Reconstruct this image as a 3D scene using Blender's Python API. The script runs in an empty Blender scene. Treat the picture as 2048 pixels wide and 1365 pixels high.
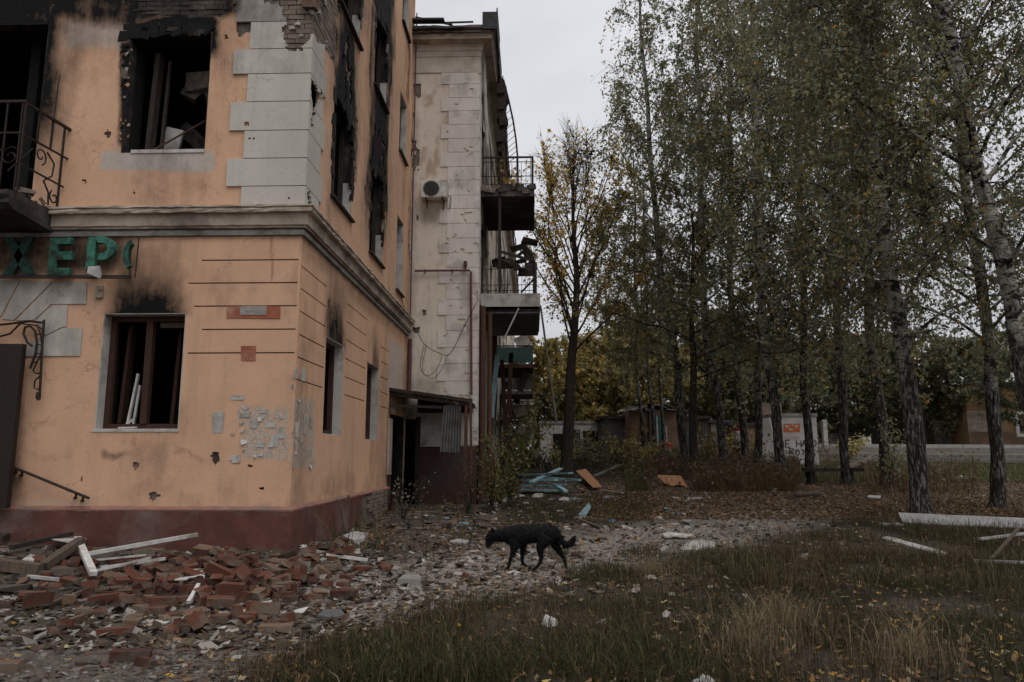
import bpy, math, random
import numpy as np
from mathutils import Vector, Matrix, Euler

random.seed(7)
RNG = np.random.default_rng(11)
scene = bpy.context.scene
col = scene.collection

# ------------------------------------------------------------------ camera, sky, sun, exposure
FPX, CAM_H = 1480.0, 1.4
PITCH, YAW = math.atan(229.5 / FPX), math.atan(42 / FPX)
cam_data = bpy.data.cameras.new('camera')
cam_data.sensor_width = 36.0
cam_data.lens = 36.0 * FPX / 2048.0
cam_data.clip_start, cam_data.clip_end = 0.05, 3000
cam = bpy.data.objects.new('camera', cam_data)
col.objects.link(cam)
cam.location = (0, 0, CAM_H)
cam.rotation_euler = (math.pi / 2 + PITCH, 0, YAW)
scene.camera = cam

SUN_EL, SUN_AZ = 58.0, 38.0          # azimuth: degrees east of the direction behind the camera
world = bpy.data.worlds.new('World')
scene.world = world
world.use_nodes = True
wn, wl = world.node_tree.nodes, world.node_tree.links
wn.clear()
w_out = wn.new('ShaderNodeOutputWorld')
w_bg = wn.new('ShaderNodeBackground')
w_sky = wn.new('ShaderNodeTexSky')
w_sky.sky_type = 'NISHITA'
w_sky.sun_disc = False
w_sky.sun_elevation = math.radians(SUN_EL)
w_sky.sun_rotation = math.radians(180 - SUN_AZ)
w_sky.dust_density = 3.0
w_bg.inputs['Strength'].default_value = 0.1
# an overcast deck over the clear sky: brighter towards the zenith, soft cloud structure
w_tc = wn.new('ShaderNodeTexCoord')
w_sep = wn.new('ShaderNodeSeparateXYZ')
wl.new(w_tc.outputs['Generated'], w_sep.inputs[0])
w_grad = wn.new('ShaderNodeMapRange')
w_grad.inputs['From Min'].default_value = 0.0
w_grad.inputs['From Max'].default_value = 1.0
w_grad.inputs['To Min'].default_value = 6.1
w_grad.inputs['To Max'].default_value = 11.0
wl.new(w_sep.outputs['Z'], w_grad.inputs['Value'])
w_map = wn.new('ShaderNodeMapping')
w_map.inputs['Scale'].default_value = (1.0, 1.0, 2.4)
wl.new(w_tc.outputs['Generated'], w_map.inputs['Vector'])
w_noise = wn.new('ShaderNodeTexNoise')
w_noise.inputs['Scale'].default_value = 2.6
w_noise.inputs['Detail'].default_value = 5.0
w_noise.inputs['Roughness'].default_value = 0.5
w_noise.inputs['Distortion'].default_value = 0.4
wl.new(w_map.outputs[0], w_noise.inputs['Vector'])
w_cr = wn.new('ShaderNodeMapRange')
w_cr.inputs['From Min'].default_value = 0.3
w_cr.inputs['From Max'].default_value = 0.7
w_cr.inputs['To Min'].default_value = 0.86
w_cr.inputs['To Max'].default_value = 1.1
wl.new(w_noise.outputs['Fac'], w_cr.inputs['Value'])
w_mul = wn.new('ShaderNodeMath'); w_mul.operation = 'MULTIPLY'
wl.new(w_grad.outputs[0], w_mul.inputs[0]); wl.new(w_cr.outputs[0], w_mul.inputs[1])
w_tint = wn.new('ShaderNodeMix'); w_tint.data_type = 'RGBA'
w_tint.inputs[6].default_value = (0.94, 0.97, 1.05, 1)
w_tint.inputs[7].default_value = (0.98, 0.985, 1.02, 1)
wl.new(w_cr.outputs[0], w_tint.inputs[0])
w_vec = wn.new('ShaderNodeVectorMath'); w_vec.operation = 'SCALE'
wl.new(w_tint.outputs[2], w_vec.inputs[0]); wl.new(w_mul.outputs[0], w_vec.inputs['Scale'])
w_mix = wn.new('ShaderNodeMix'); w_mix.data_type = 'RGBA'
w_mix.inputs[0].default_value = 0.9
wl.new(w_sky.outputs[0], w_mix.inputs[6]); wl.new(w_vec.outputs[0], w_mix.inputs[7])
wl.new(w_mix.outputs[2], w_bg.inputs['Color'])
wl.new(w_bg.outputs[0], w_out.inputs[0])

sun_data = bpy.data.lights.new('sun', 'SUN')
sun_data.energy = 1.0
sun_data.angle = math.radians(40)
sun_data.color = (1.0, 0.96, 0.9)
sun = bpy.data.objects.new('sun', sun_data)
col.objects.link(sun)
sun.location = (8, -10, 30)
sun.rotation_euler = (math.radians(90 - SUN_EL), 0, math.radians(SUN_AZ))

scene.view_settings.view_transform = 'Standard'
scene.view_settings.look = 'None'
scene.view_settings.exposure = 0.0
scene.view_settings.gamma = 1.0
scene.view_settings.use_curve_mapping = False
scene.cycles.max_bounces = 6
scene.cycles.diffuse_bounces = 3
scene.cycles.transparent_max_bounces = 6

# ------------------------------------------------------------------ photo pixel -> place helpers
_cp, _sp, _cy, _sy = math.cos(PITCH), math.sin(PITCH), math.cos(YAW), math.sin(YAW)

def ray(u, v):
    x = (u - 1024) / FPX; z = (682.5 - v) / FPX
    y2 = _cp - z * _sp; z2 = _sp + z * _cp
    return (x * _cy - y2 * _sy, x * _sy + y2 * _cy, z2)

def on_y(u, v, y):
    d = ray(u, v); k = y / d[1]
    return Vector((d[0] * k, y, CAM_H + d[2] * k))

def on_x(u, v, x):
    d = ray(u, v); k = x / d[0]
    return Vector((x, d[1] * k, CAM_H + d[2] * k))

def project(P):
    P = np.asarray(P, float)
    px = P[..., 0]; py = P[..., 1]; pz = P[..., 2] - CAM_H
    x = px * _cy + py * _sy; y = -px * _sy + py * _cy
    f = np.maximum(y * _cp + pz * _sp, 0.05); up = -y * _sp + pz * _cp
    return 1024 + FPX * x / f, 682.5 - FPX * up / f

# ------------------------------------------------------------------ noise (numpy)
_perm = np.random.default_rng(3).permutation(4096)

def vnoise(x, y, seed=0):
    x = np.asarray(x, float); y = np.asarray(y, float)
    xi = np.floor(x).astype(np.int64); yi = np.floor(y).astype(np.int64)
    fx = x - xi; fy = y - yi
    fx = fx * fx * (3 - 2 * fx); fy = fy * fy * (3 - 2 * fy)
    def h(a, b):
        return _perm[(a * 73 + b * 179 + seed * 331 + _perm[(b * 37 + seed * 101) & 4095]) & 4095] / 4095.0
    return (h(xi, yi) * (1 - fx) + h(xi + 1, yi) * fx) * (1 - fy) + (h(xi, yi + 1) * (1 - fx) + h(xi + 1, yi + 1) * fx) * fy

def fbm(x, y, seed=0, octaves=4):
    t = 0; a = 0.5; s = 0
    for k in range(octaves):
        t = t + a * vnoise(np.asarray(x) * 2 ** k, np.asarray(y) * 2 ** k, seed + k * 7); s += a; a *= 0.5
    return t / s

def sstep(a, lo, hi):
    t = np.clip((np.asarray(a, float) - lo) / (hi - lo), 0, 1)
    return t * t * (3 - 2 * t)

def bump1(a, lo, hi, w):
    return sstep(a, lo - w, lo + w) * (1 - sstep(a, hi - w, hi + w))

# ------------------------------------------------------------------ the lie of the land
def terrain(x, y):
    x = np.asarray(x, float); y = np.asarray(y, float)
    sl = 0.017 + 0.033 * sstep(x, -3.0, 6.0)
    d = np.maximum(y - 8.5, 0)
    d = np.where(d > 42, 42 + (d - 42) * 0.35, d)
    z = sl * d
    z = z + (0.05 * (fbm(x * 0.6, y * 0.6, 5) - 0.5) + 0.03 * (fbm(x * 2.5, y * 2.5, 9) - 0.5)) * (1 - sstep(y, 19, 27)) * (1 - sstep(np.abs(x), 9, 14))
    # heap of fallen masonry along the front wall
    z = z + 0.17 * bump1(x, -9.5, -2.7, 0.5) * bump1(y, 8.0, 10.6, 0.8)
    z = z + 0.14 * np.exp(-(((x + 6.6) / 1.4) ** 2 + ((y - 8.7) / 0.8) ** 2))
    # rubble strip in front of the right-hand wall and the porch
    z = z + 0.1 * bump1(x, -3.6, -1.4, 0.6) * bump1(y, 10.4, 18.6, 0.8)
    return z

def at(u, v, dz=0.0):
    """ground point seen at a photo pixel"""
    d = ray(u, v); k = 5.0
    lo, hi = 1.0, 400.0
    for _ in range(60):
        k = 0.5 * (lo + hi)
        if CAM_H + d[2] * k > float(terrain(d[0] * k, d[1] * k)) + dz: lo = k
        else: hi = k
    return Vector((d[0] * k, d[1] * k, CAM_H + d[2] * k))

# ------------------------------------------------------------------ object helpers
ORG = {}

def tag(o, label=None, cat=None, group=None, kind=None):
    if label: o['label'] = label
    if cat: o['category'] = cat
    if group: o['group'] = group
    if kind: o['kind'] = kind
    return o

def empty(name, loc, label=None, cat=None, group=None):
    o = bpy.data.objects.new(name, None)
    o.empty_display_size = 0.2
    col.objects.link(o)
    o.location = loc
    ORG[o.name] = Vector(loc)
    return tag(o, label, cat, group)

def link_mesh(name, me, mats, parent=None, at_org=None):
    for m in (mats if isinstance(mats, (list, tuple)) else [mats]):
        me.materials.append(m)
    o = bpy.data.objects.new(name, me)
    col.objects.link(o)
    if parent is not None:
        o.parent = parent
        ORG[o.name] = ORG[parent.name]
    else:
        ORG[o.name] = Vector(at_org) if at_org is not None else Vector((0, 0, 0))
        if at_org is not None: o.location = at_org
    return o

def np_mesh(name, V, quads=None, tris=None, mats=None, parent=None, origin=None, attrs=None, tint=None, smooth=False, midx=None):
    V = np.asarray(V, float)
    org = ORG[parent.name] if parent is not None else (Vector(origin) if origin is not None else Vector((0, 0, 0)))
    V = V - np.array(org)[None, :]
    quads = np.zeros((0, 4), int) if quads is None or len(quads) == 0 else np.asarray(quads, int)
    tris = np.zeros((0, 3), int) if tris is None or len(tris) == 0 else np.asarray(tris, int)
    me = bpy.data.meshes.new(name)
    me.vertices.add(len(V)); me.vertices.foreach_set('co', V.astype(np.float32).ravel())
    loops = np.concatenate([quads.ravel(), tris.ravel()])
    me.loops.add(len(loops)); me.loops.foreach_set('vertex_index', loops.astype(np.int32))
    tot = np.concatenate([np.full(len(quads), 4), np.full(len(tris), 3)])
    st = np.concatenate([[0], np.cumsum(tot)[:-1]]) if len(tot) else tot
    me.polygons.add(len(tot))
    me.polygons.foreach_set('loop_start', st.astype(np.int32))
    me.polygons.foreach_set('loop_total', tot.astype(np.int32))
    me.polygons.foreach_set('use_smooth', np.full(len(tot), bool(smooth)))
    if midx is not None: me.polygons.foreach_set('material_index', np.asarray(midx, np.int32))
    for k, a in (attrs or {}).items():
        at_ = me.attributes.new(k, 'FLOAT', 'POINT'); at_.data.foreach_set('value', np.asarray(a, np.float32))
    if tint is not None:
        ca = me.attributes.new('tint', 'FLOAT_COLOR', 'POINT')
        t4 = np.concatenate([np.asarray(tint, np.float32), np.ones((len(V), 1), np.float32)], 1)
        ca.data.foreach_set('color', t4.ravel())
    me.update(calc_edges=True)
    return link_mesh(name, me, mats, parent, org if parent is None else None)

class MB:
    """collects simple shapes into one mesh"""
    def __init__(s): s.V = []; s.Q = []; s.T = []; s.C = []
    def add(s, V, Q=(), T=()):
        b = len(s.V); s.C.append((b, len(s.Q), len(s.T))); s.V += [tuple(v) for v in V]
        s.Q += [[i + b for i in q] for q in Q]; s.T += [[i + b for i in t] for t in T]
        return s
    def box(s, c, size, rot=None, jit=0.0):
        c = Vector(c); hx, hy, hz = size[0] / 2, size[1] / 2, size[2] / 2
        M = rot.to_matrix() if isinstance(rot, Euler) else rot
        V = []
        for sx, sy, sz in ((-1, -1, -1), (1, -1, -1), (1, 1, -1), (-1, 1, -1), (-1, -1, 1), (1, -1, 1), (1, 1, 1), (-1, 1, 1)):
            p = Vector((sx * hx, sy * hy, sz * hz)) + Vector([random.uniform(-jit, jit) for _ in range(3)])
            V.append((M @ p if M is not None else p) + c)
        return s.add(V, [(0, 3, 2, 1), (4, 5, 6, 7), (0, 1, 5, 4), (1, 2, 6, 5), (2, 3, 7, 6), (3, 0, 4, 7)])
    def bb(s, x0, x1, y0, y1, z0, z1):
        return s.box(((x0 + x1) / 2, (y0 + y1) / 2, (z0 + z1) / 2), (abs(x1 - x0), abs(y1 - y0), abs(z1 - z0)))
    def bar(s, a, b, w, h=None, up=(0, 0, 1)):
        a = Vector(a); b = Vector(b); d = b - a; L = d.length
        if L < 1e-6: return s
        d.normalize(); u = Vector(up)
        if abs(d.dot(u)) > 0.98: u = Vector((1, 0, 0))
        x = d.cross(u).normalized(); z = x.cross(d)
        M = Matrix((x, d, z)).transposed()
        return s.box((a + b) / 2, (w, L, h or w), M)
    def tube(s, pts, r, n=6, cap=True):
        pts = [Vector(p) for p in pts]
        rr = r if isinstance(r, (list, tuple, np.ndarray)) else [r] * len(pts)
        V = []; Q = []; T = []
        prev = None
        for i, p in enumerate(pts):
            d = (pts[min(i + 1, len(pts) - 1)] - pts[max(i - 1, 0)]).normalized()
            if prev is None:
                u = Vector((0, 0, 1)) if abs(d.z) < 0.9 else Vector((1, 0, 0))
                x = d.cross(u).normalized()
            else:
                x = (prev - d * prev.dot(d)).normalized()
            y = d.cross(x); prev = x
            for k in range(n):
                a = 2 * math.pi * k / n
                V.append(p + (x * math.cos(a) + y * math.sin(a)) * rr[i])
        for i in range(len(pts) - 1):
            for k in range(n):
                Q.append((i * n + k, i * n + (k + 1) % n, (i + 1) * n + (k + 1) % n, (i + 1) * n + k))
        if cap:
            for base, flip in ((0, True), ((len(pts) - 1) * n, False)):
                for k in range(1, n - 1):
                    t = (base, base + k, base + k + 1)
                    T.append(t[::-1] if flip else t)
        return s.add(V, Q, T)
    def prism(s, poly, off):
        """poly: 3-D points of a planar outline, off: extrusion vector (front is poly, back is poly+off)"""
        poly = [Vector(p) for p in poly]; off = Vector(off); n = len(poly)
        V = poly + [p + off for p in poly]
        T = [(0, k, k + 1) for k in range(1, n - 1)] + [(n, n + k + 1, n + k) for k in range(1, n - 1)]
        Q = [(k, k + n, (k + 1) % n + n, (k + 1) % n) for k in range(n)]
        return s.add(V, Q, T)
    def build_each(s, name, mat, parent=None):
        """every shape collected so far becomes an object of its own"""
        out = []; E = s.C[1:] + [(len(s.V), len(s.Q), len(s.T))]
        for (b, q, t), (b2, q2, t2) in zip(s.C, E):
            m = MB(); m.add(s.V[b:b2], [[i - b for i in f] for f in s.Q[q:q2]], [[i - b for i in f] for f in s.T[t:t2]])
            out.append(m.build(name, mat, parent))
        return out
    def build(s, name, mat, parent=None, origin=None, smooth=False, tint=None):
        return np_mesh(name, np.array([tuple(v) for v in s.V]), s.Q, s.T, mat, parent, origin, smooth=smooth,
                       tint=None if tint is None else np.tile(np.array(tint)[None, :], (len(s.V), 1)))

# ------------------------------------------------------------------ materials
def new_mat(name):
    m = bpy.data.materials.new(name); m.use_nodes = True
    nt = m.node_tree
    return m, nt, nt.nodes['Principled BSDF']

def nd(nt, t, **kw):
    n = nt.nodes.new(t)
    for k, v in kw.items(): setattr(n, k, v)
    return n

def noise(nt, scale, detail=4.0, rough=0.55, coord=None, dist=0.0):
    n = nd(nt, 'ShaderNodeTexNoise')
    n.inputs['Scale'].default_value = scale; n.inputs['Detail'].default_value = detail
    n.inputs['Roughness'].default_value = rough; n.inputs['Distortion'].default_value = dist
    if coord is not None: nt.links.new(coord, n.inputs['Vector'])
    return n.outputs['Fac']

def rng(nt, val, a, b, c=0.0, d=1.0):
    n = nd(nt, 'ShaderNodeMapRange')
    n.inputs['From Min'].default_value = a; n.inputs['From Max'].default_value = b
    n.inputs['To Min'].default_value = c; n.inputs['To Max'].default_value = d
    nt.links.new(val, n.inputs['Value'])
    return n.outputs[0]

def mixc(nt, fac, a, b, mode='MIX'):
    n = nd(nt, 'ShaderNodeMix', data_type='RGBA', blend_type=mode)
    for sock, v in ((0, fac), (6, a), (7, b)):
        if isinstance(v, (int, float)): n.inputs[sock].default_value = v
        elif isinstance(v, tuple): n.inputs[sock].default_value = (v[0], v[1], v[2], 1)
        else: nt.links.new(v, n.inputs[sock])
    return n.outputs[2]

def math2(nt, op, a, b=None):
    n = nd(nt, 'ShaderNodeMath', operation=op)
    for i, v in enumerate((a, b)):
        if v is None: continue
        if isinstance(v, (int, float)): n.inputs[i].default_value = v
        else: nt.links.new(v, n.inputs[i])
    return n.outputs[0]

def attr(nt, name, out='Fac'):
    return nd(nt, 'ShaderNodeAttribute', attribute_name=name).outputs[out]

def objco(nt, scale=None):
    # world position: the same spot keeps the same grain whichever object it belongs to
    tc = nd(nt, 'ShaderNodeNewGeometry').outputs['Position']
    if scale is None: return tc
    mp = nd(nt, 'ShaderNodeMapping'); mp.inputs['Scale'].default_value = scale
    nt.links.new(tc, mp.inputs['Vector'])
    return mp.outputs[0]

def localco(nt, scale=None):
    tc = nd(nt, 'ShaderNodeTexCoord').outputs['Object']
    if scale is None: return tc
    mp = nd(nt, 'ShaderNodeMapping'); mp.inputs['Scale'].default_value = scale
    nt.links.new(tc, mp.inputs['Vector'])
    return mp.outputs[0]

def bump(nt, bsdf, h, strength=0.3, dist=0.02):
    b = nd(nt, 'ShaderNodeBump')
    b.inputs['Strength'].default_value = strength; b.inputs['Distance'].default_value = dist
    nt.links.new(h, b.inputs['Height']); nt.links.new(b.outputs[0], bsdf.inputs['Normal'])

def simple(name, c, c2=None, scale=6.0, rough=0.85, bstr=0.25, metal=0.0, local=False, stretch=None, dirt=None, spec=0.3, dthr=(0.48, 0.66)):
    m, nt, b = new_mat(name)
    co = localco(nt, stretch) if local else objco(nt, stretch)
    f = noise(nt, scale, 6, 0.62, co)
    fc = rng(nt, f, 0.32, 0.68)
    c2 = c2 or tuple(x * 0.6 for x in c)
    colr = mixc(nt, fc, c, c2)
    if dirt:
        d = rng(nt, noise(nt, scale * 0.35, 5, 0.7, co), dthr[0], dthr[1])
        colr = mixc(nt, d, colr, dirt)
    oi = nd(nt, 'ShaderNodeObjectInfo').outputs['Random']
    colr = mixc(nt, 1.0, colr, mixc(nt, oi, (0.85, 0.85, 0.85), (1.12, 1.12, 1.12)), 'MULTIPLY')
    nt.links.new(colr, b.inputs['Base Color'])
    b.inputs['Roughness'].default_value = rough; b.inputs['Metallic'].default_value = metal
    b.inputs['Specular IOR Level'].default_value = spec
    bump(nt, b, noise(nt, scale * 5, 4, 0.6, co), bstr, 0.01)
    return m

M = {}

def tint_mat(name, rough=0.9, transl=0.0, spec=0.2):
    m, nt, b = new_mat(name)
    c = attr(nt, 'tint', 'Color')
    nt.links.new(c, b.inputs['Base Color'])
    b.inputs['Roughness'].default_value = rough; b.inputs['Specular IOR Level'].default_value = spec
    if transl > 0:
        t = nd(nt, 'ShaderNodeBsdfTranslucent'); nt.links.new(c, t.inputs['Color'])
        mx = nd(nt, 'ShaderNodeMixShader'); mx.inputs[0].default_value = transl
        nt.links.new(b.outputs[0], mx.inputs[1]); nt.links.new(t.outputs[0], mx.inputs[2])
        nt.links.new(mx.outputs[0], nt.nodes['Material Output'].inputs['Surface'])
    return m

M['leaf'] = tint_mat('leaf', 0.4, 0.52, 0.6)
M['bright_leaf'] = tint_mat('bright_leaf', 0.5, 0.6, 0.3)
M['blade'] = tint_mat('grass_blade', 0.8, 0.2)
M['chip'] = tint_mat('chip', 0.95)

def wall_mat(name, base, base2, patch):
    """painted plaster with soot, damp, torn paper and chalky patches read from vertex attributes"""
    m, nt, b = new_mat(name)
    co = objco(nt)
    c = mixc(nt, rng(nt, noise(nt, 1.1, 5, 0.6, co), 0.35, 0.65), base, base2)
    c = mixc(nt, rng(nt, noise(nt, 0.5, 3, 0.5, objco(nt, (1, 1, 0.35))), 0.5, 0.72, 0, 0.45), c, patch)
    # rain streaks
    st = noise(nt, 5.0, 4, 0.6, objco(nt, (1.0, 1.0, 0.07)))
    c = mixc(nt, rng(nt, st, 0.52, 0.72, 0, 0.34), c, tuple(x * 0.55 for x in base))
    vo = nd(nt, 'ShaderNodeTexVoronoi', feature='DISTANCE_TO_EDGE'); vo.inputs['Scale'].default_value = 0.9
    wob = nd(nt, 'ShaderNodeVectorMath', operation='ADD'); nz = nd(nt, 'ShaderNodeTexNoise'); nz.inputs['Scale'].default_value = 2.5; nz.inputs['Detail'].default_value = 6
    nt.links.new(co, nz.inputs['Vector']); nt.links.new(co, wob.inputs[0]); nt.links.new(nz.outputs['Color'], wob.inputs[1]); nt.links.new(wob.outputs[0], vo.inputs['Vector'])
    crack = math2(nt, 'MULTIPLY', rng(nt, vo.outputs['Distance'], 0.0025, 0.007, 1.0, 0.0), rng(nt, noise(nt, 0.8, 3, 0.5, co), 0.5, 0.58))
    c = mixc(nt, math2(nt, 'MULTIPLY', crack, 0.42), c, (0.1, 0.07, 0.055))
    big = rng(nt, noise(nt, 0.33, 6, 0.65, objco(nt, (1, 1, 0.7))), 0.42, 0.62, 0, 0.2)
    c = mixc(nt, big, c, tuple(x * 0.6 for x in patch))
    # fine grime and scuffs
    c = mixc(nt, rng(nt, noise(nt, 22, 6, 0.7, co), 0.56, 0.74, 0, 0.35), c, tuple(x * 0.6 for x in base2))
    c = mixc(nt, rng(nt, noise(nt, 55, 3, 0.6, co), 0.66, 0.72, 0, 0.6), c, (0.16, 0.12, 0.1))
    # stale posters: shreds of paper and glue
    pp = attr(nt, 'paper')
    shred = noise(nt, 9.0, 8, 0.78, co, 1.2)
    fine = noise(nt, 34.0, 5, 0.7, objco(nt, (1, 1, 0.6)))
    pm = math2(nt, 'ADD', math2(nt, 'MULTIPLY', shred, 0.55), math2(nt, 'MULTIPLY', fine, 0.45))
    pm = math2(nt, 'ADD', pm, math2(nt, 'MULTIPLY', math2(nt, 'SUBTRACT', pp, 1.0), 0.5))
    sheet = rng(nt, pm, 0.39, 0.49)
    pc = mixc(nt, rng(nt, noise(nt, 60, 3, 0.6, co), 0.4, 0.6), (0.52, 0.5, 0.46), (0.24, 0.225, 0.2))
    pc = mixc(nt, rng(nt, noise(nt, 13, 3, 0.7, co), 0.5, 0.62, 0, 0.7), pc, (0.3, 0.21, 0.16))
    c = mixc(nt, math2(nt, 'MULTIPLY', math2(nt, 'MULTIPLY', sheet, rng(nt, pp, 0.05, 0.3)), rng(nt, noise(nt, 4.0, 4, 0.6, co), 0.35, 0.6, 0.7, 0.95)), c, pc)
    # chalky white repair
    wm = attr(nt, 'chalk')
    c = mixc(nt, math2(nt, 'MULTIPLY', wm, 0.85), c, mixc(nt, noise(nt, 14, 4, 0.6, co), (0.5, 0.48, 0.45), (0.36, 0.33, 0.3)))
    # damp, rust
    c = mixc(nt, math2(nt, 'MULTIPLY', attr(nt, 'rust'), 0.8), c, (0.2, 0.085, 0.05))
    # soot
    so = attr(nt, 'soot')
    sn = noise(nt, 3.2, 7, 0.66, co)
    sk = noise(nt, 6.0, 6, 0.7, objco(nt, (1.0, 1.0, 0.22)))
    sm = math2(nt, 'ADD', so, math2(nt, 'MULTIPLY', math2(nt, 'SUBTRACT', sn, 0.5), 0.6))
    sm = math2(nt, 'ADD', sm, math2(nt, 'MULTIPLY', math2(nt, 'SUBTRACT', sk, 0.5), 0.6))
    sm = math2(nt, 'MULTIPLY', rng(nt, sm, 0.06, 0.92), rng(nt, so, 0.0, 0.08))
    c = mixc(nt, sm, c, (0.0055, 0.005, 0.0048))
    # paint flaked off inside the burnt zone
    fl = rng(nt, noise(nt, 12, 6, 0.75, co, 0.6), 0.63, 0.68)
    fl = math2(nt, 'MULTIPLY', fl, math2(nt, 'MULTIPLY', rng(nt, so, 0.45, 0.7), 0.45))
    c = mixc(nt, fl, c, mixc(nt, noise(nt, 30, 3, 0.6, co), (0.24, 0.21, 0.19), (0.05, 0.045, 0.04)))
    nt.links.new(c, b.inputs['Base Color'])
    b.inputs['Roughness'].default_value = 0.92; b.inputs['Specular IOR Level'].default_value = 0.2
    h = math2(nt, 'ADD', noise(nt, 38, 5, 0.6, co), math2(nt, 'MULTIPLY', noise(nt, 5, 4, 0.5, co), 1.2))
    h = math2(nt, 'ADD', h, math2(nt, 'MULTIPLY', sheet, 0.35))
    bump(nt, b, h, 0.28, 0.012)
    return m

M['peach'] = wall_mat('peach_plaster', (0.67, 0.408, 0.264), (0.58, 0.35, 0.225), (0.49, 0.325, 0.235))
M['white_plaster'] = wall_mat('white_plaster', (0.55, 0.505, 0.455), (0.48, 0.44, 0.40), (0.40, 0.365, 0.33))
M['cream'] = wall_mat('cream_plaster', (0.70, 0.62, 0.53), (0.62, 0.55, 0.47), (0.56, 0.45, 0.33))
M['wing_white'] = wall_mat('pale_quoin_plaster', (0.70, 0.64, 0.59), (0.63, 0.575, 0.53), (0.55, 0.49, 0.44))
M['sooty_brick'] = simple('sooty_wall_brick', (0.05, 0.036, 0.03), (0.022, 0.018, 0.016), 6, 0.95, 0.8, dirt=(0.08, 0.062, 0.052))
M['joint'] = simple('groove_shade_brown', (0.11, 0.065, 0.045), (0.06, 0.038, 0.028), 8, 0.95, 0.3)  # brown stands in for the shade inside the wall grooves
M['core'] = simple('mortar_core', (0.235, 0.19, 0.155), (0.12, 0.095, 0.08), 7, 0.95, 0.6, dirt=(0.06, 0.05, 0.045))
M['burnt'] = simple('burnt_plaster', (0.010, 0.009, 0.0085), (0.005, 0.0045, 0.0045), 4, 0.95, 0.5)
M['brick'] = simple('red_brick', (0.135, 0.05, 0.029), (0.08, 0.032, 0.021), 9, 0.95, 0.9, local=True, dirt=(0.13, 0.098, 0.076), dthr=(0.45, 0.64))
M['pale_brick'] = simple('pale_brick', (0.165, 0.10, 0.065), (0.115, 0.07, 0.046), 9, 0.95, 0.8, local=True, dirt=(0.165, 0.135, 0.108), dthr=(0.44, 0.64))
M['dark_brick'] = simple('sooty_brick', (0.075, 0.028, 0.019), (0.035, 0.016, 0.012), 9, 0.95, 0.7, local=True, dirt=(0.09, 0.07, 0.055))
M['wall_brick'] = simple('wall_brick', (0.24, 0.185, 0.15), (0.15, 0.11, 0.085), 6, 0.95, 0.8, dirt=(0.09, 0.075, 0.065))
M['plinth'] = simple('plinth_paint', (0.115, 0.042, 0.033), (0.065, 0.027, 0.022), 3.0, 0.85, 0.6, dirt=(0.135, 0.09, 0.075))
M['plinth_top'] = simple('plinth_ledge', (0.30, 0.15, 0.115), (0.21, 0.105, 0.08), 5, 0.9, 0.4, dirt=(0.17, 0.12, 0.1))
M['maroon'] = simple('maroon_paint', (0.085, 0.032, 0.028), (0.05, 0.022, 0.02), 2.0, 0.85, 0.4, dirt=(0.06, 0.045, 0.04))
M['cornice'] = simple('cornice_plaster', (0.46, 0.385, 0.31), (0.29, 0.23, 0.18), 3.5, 0.95, 0.7, dirt=(0.17, 0.13, 0.105))
M['lining'] = simple('window_reveal', (0.47, 0.45, 0.42), (0.36, 0.34, 0.315), 4, 0.9, 0.3, dirt=(0.2, 0.17, 0.15))
M['black_lining'] = simple('burnt_reveal', (0.028, 0.024, 0.022), (0.010, 0.009, 0.0085), 9, 0.95, 0.8, dirt=(0.07, 0.058, 0.05))
M['iron'] = simple('black_iron', (0.018, 0.015, 0.014), (0.035, 0.022, 0.016), 20, 0.6, 0.3, metal=0.3)
M['rust'] = simple('rusty_iron', (0.11, 0.05, 0.03), (0.05, 0.028, 0.02), 14, 0.9, 0.5)
M['red_wood'] = simple('red_brown_wood', (0.062, 0.026, 0.016), (0.03, 0.014, 0.010), 12, 0.8, 0.4, stretch=(6, 6, 0.6))
M['old_wood'] = simple('weathered_wood', (0.13, 0.095, 0.07), (0.06, 0.045, 0.035), 9, 0.9, 0.5, stretch=(5, 5, 1))
M['black_wood'] = simple('charred_wood', (0.025, 0.02, 0.018), (0.05, 0.036, 0.028), 12, 0.95, 0.8)
M['white_paint'] = simple('white_paint', (0.58, 0.57, 0.55), (0.44, 0.42, 0.39), 9, 0.65, 0.25, dirt=(0.24, 0.2, 0.17))
M['green_paint'] = simple('flaking_green_paint', (0.04, 0.165, 0.112), (0.012, 0.03, 0.024), 13, 0.75, 0.6, dirt=(0.012, 0.014, 0.012))
M['dark_green_paint'] = simple('burnt_green_paint', (0.022, 0.075, 0.055), (0.010, 0.022, 0.018), 13, 0.8, 0.7, dirt=(0.010, 0.011, 0.010))
M['teal_paint'] = simple('flaking_teal_paint', (0.055, 0.21, 0.15), (0.035, 0.12, 0.09), 15, 0.75, 0.6, dirt=(0.014, 0.02, 0.017))
M['concrete'] = simple('grey_concrete', (0.26, 0.24, 0.22), (0.16, 0.15, 0.135), 5, 0.95, 0.6, dirt=(0.1, 0.088, 0.075))
M['pale_concrete'] = simple('pale_concrete', (0.46, 0.45, 0.44), (0.34, 0.325, 0.31), 4, 0.9, 0.4, dirt=(0.22, 0.19, 0.165))
M['dark_concrete'] = simple('sooty_concrete', (0.045, 0.036, 0.032), (0.022, 0.018, 0.016), 4, 0.95, 0.8, dirt=(0.10, 0.085, 0.075))
M['sheet_metal'] = simple('grey_sheet_metal', (0.16, 0.165, 0.165), (0.09, 0.088, 0.085), 5, 0.55, 0.2, metal=0.5, dirt=(0.08, 0.055, 0.04))
M['slate'] = simple('roof_slate', (0.055, 0.055, 0.06), (0.025, 0.025, 0.026), 6, 0.85, 0.5)
M['green_panel'] = simple('dark_green_panel', (0.04, 0.085, 0.075), (0.03, 0.06, 0.052), 6, 0.6, 0.2)
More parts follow.
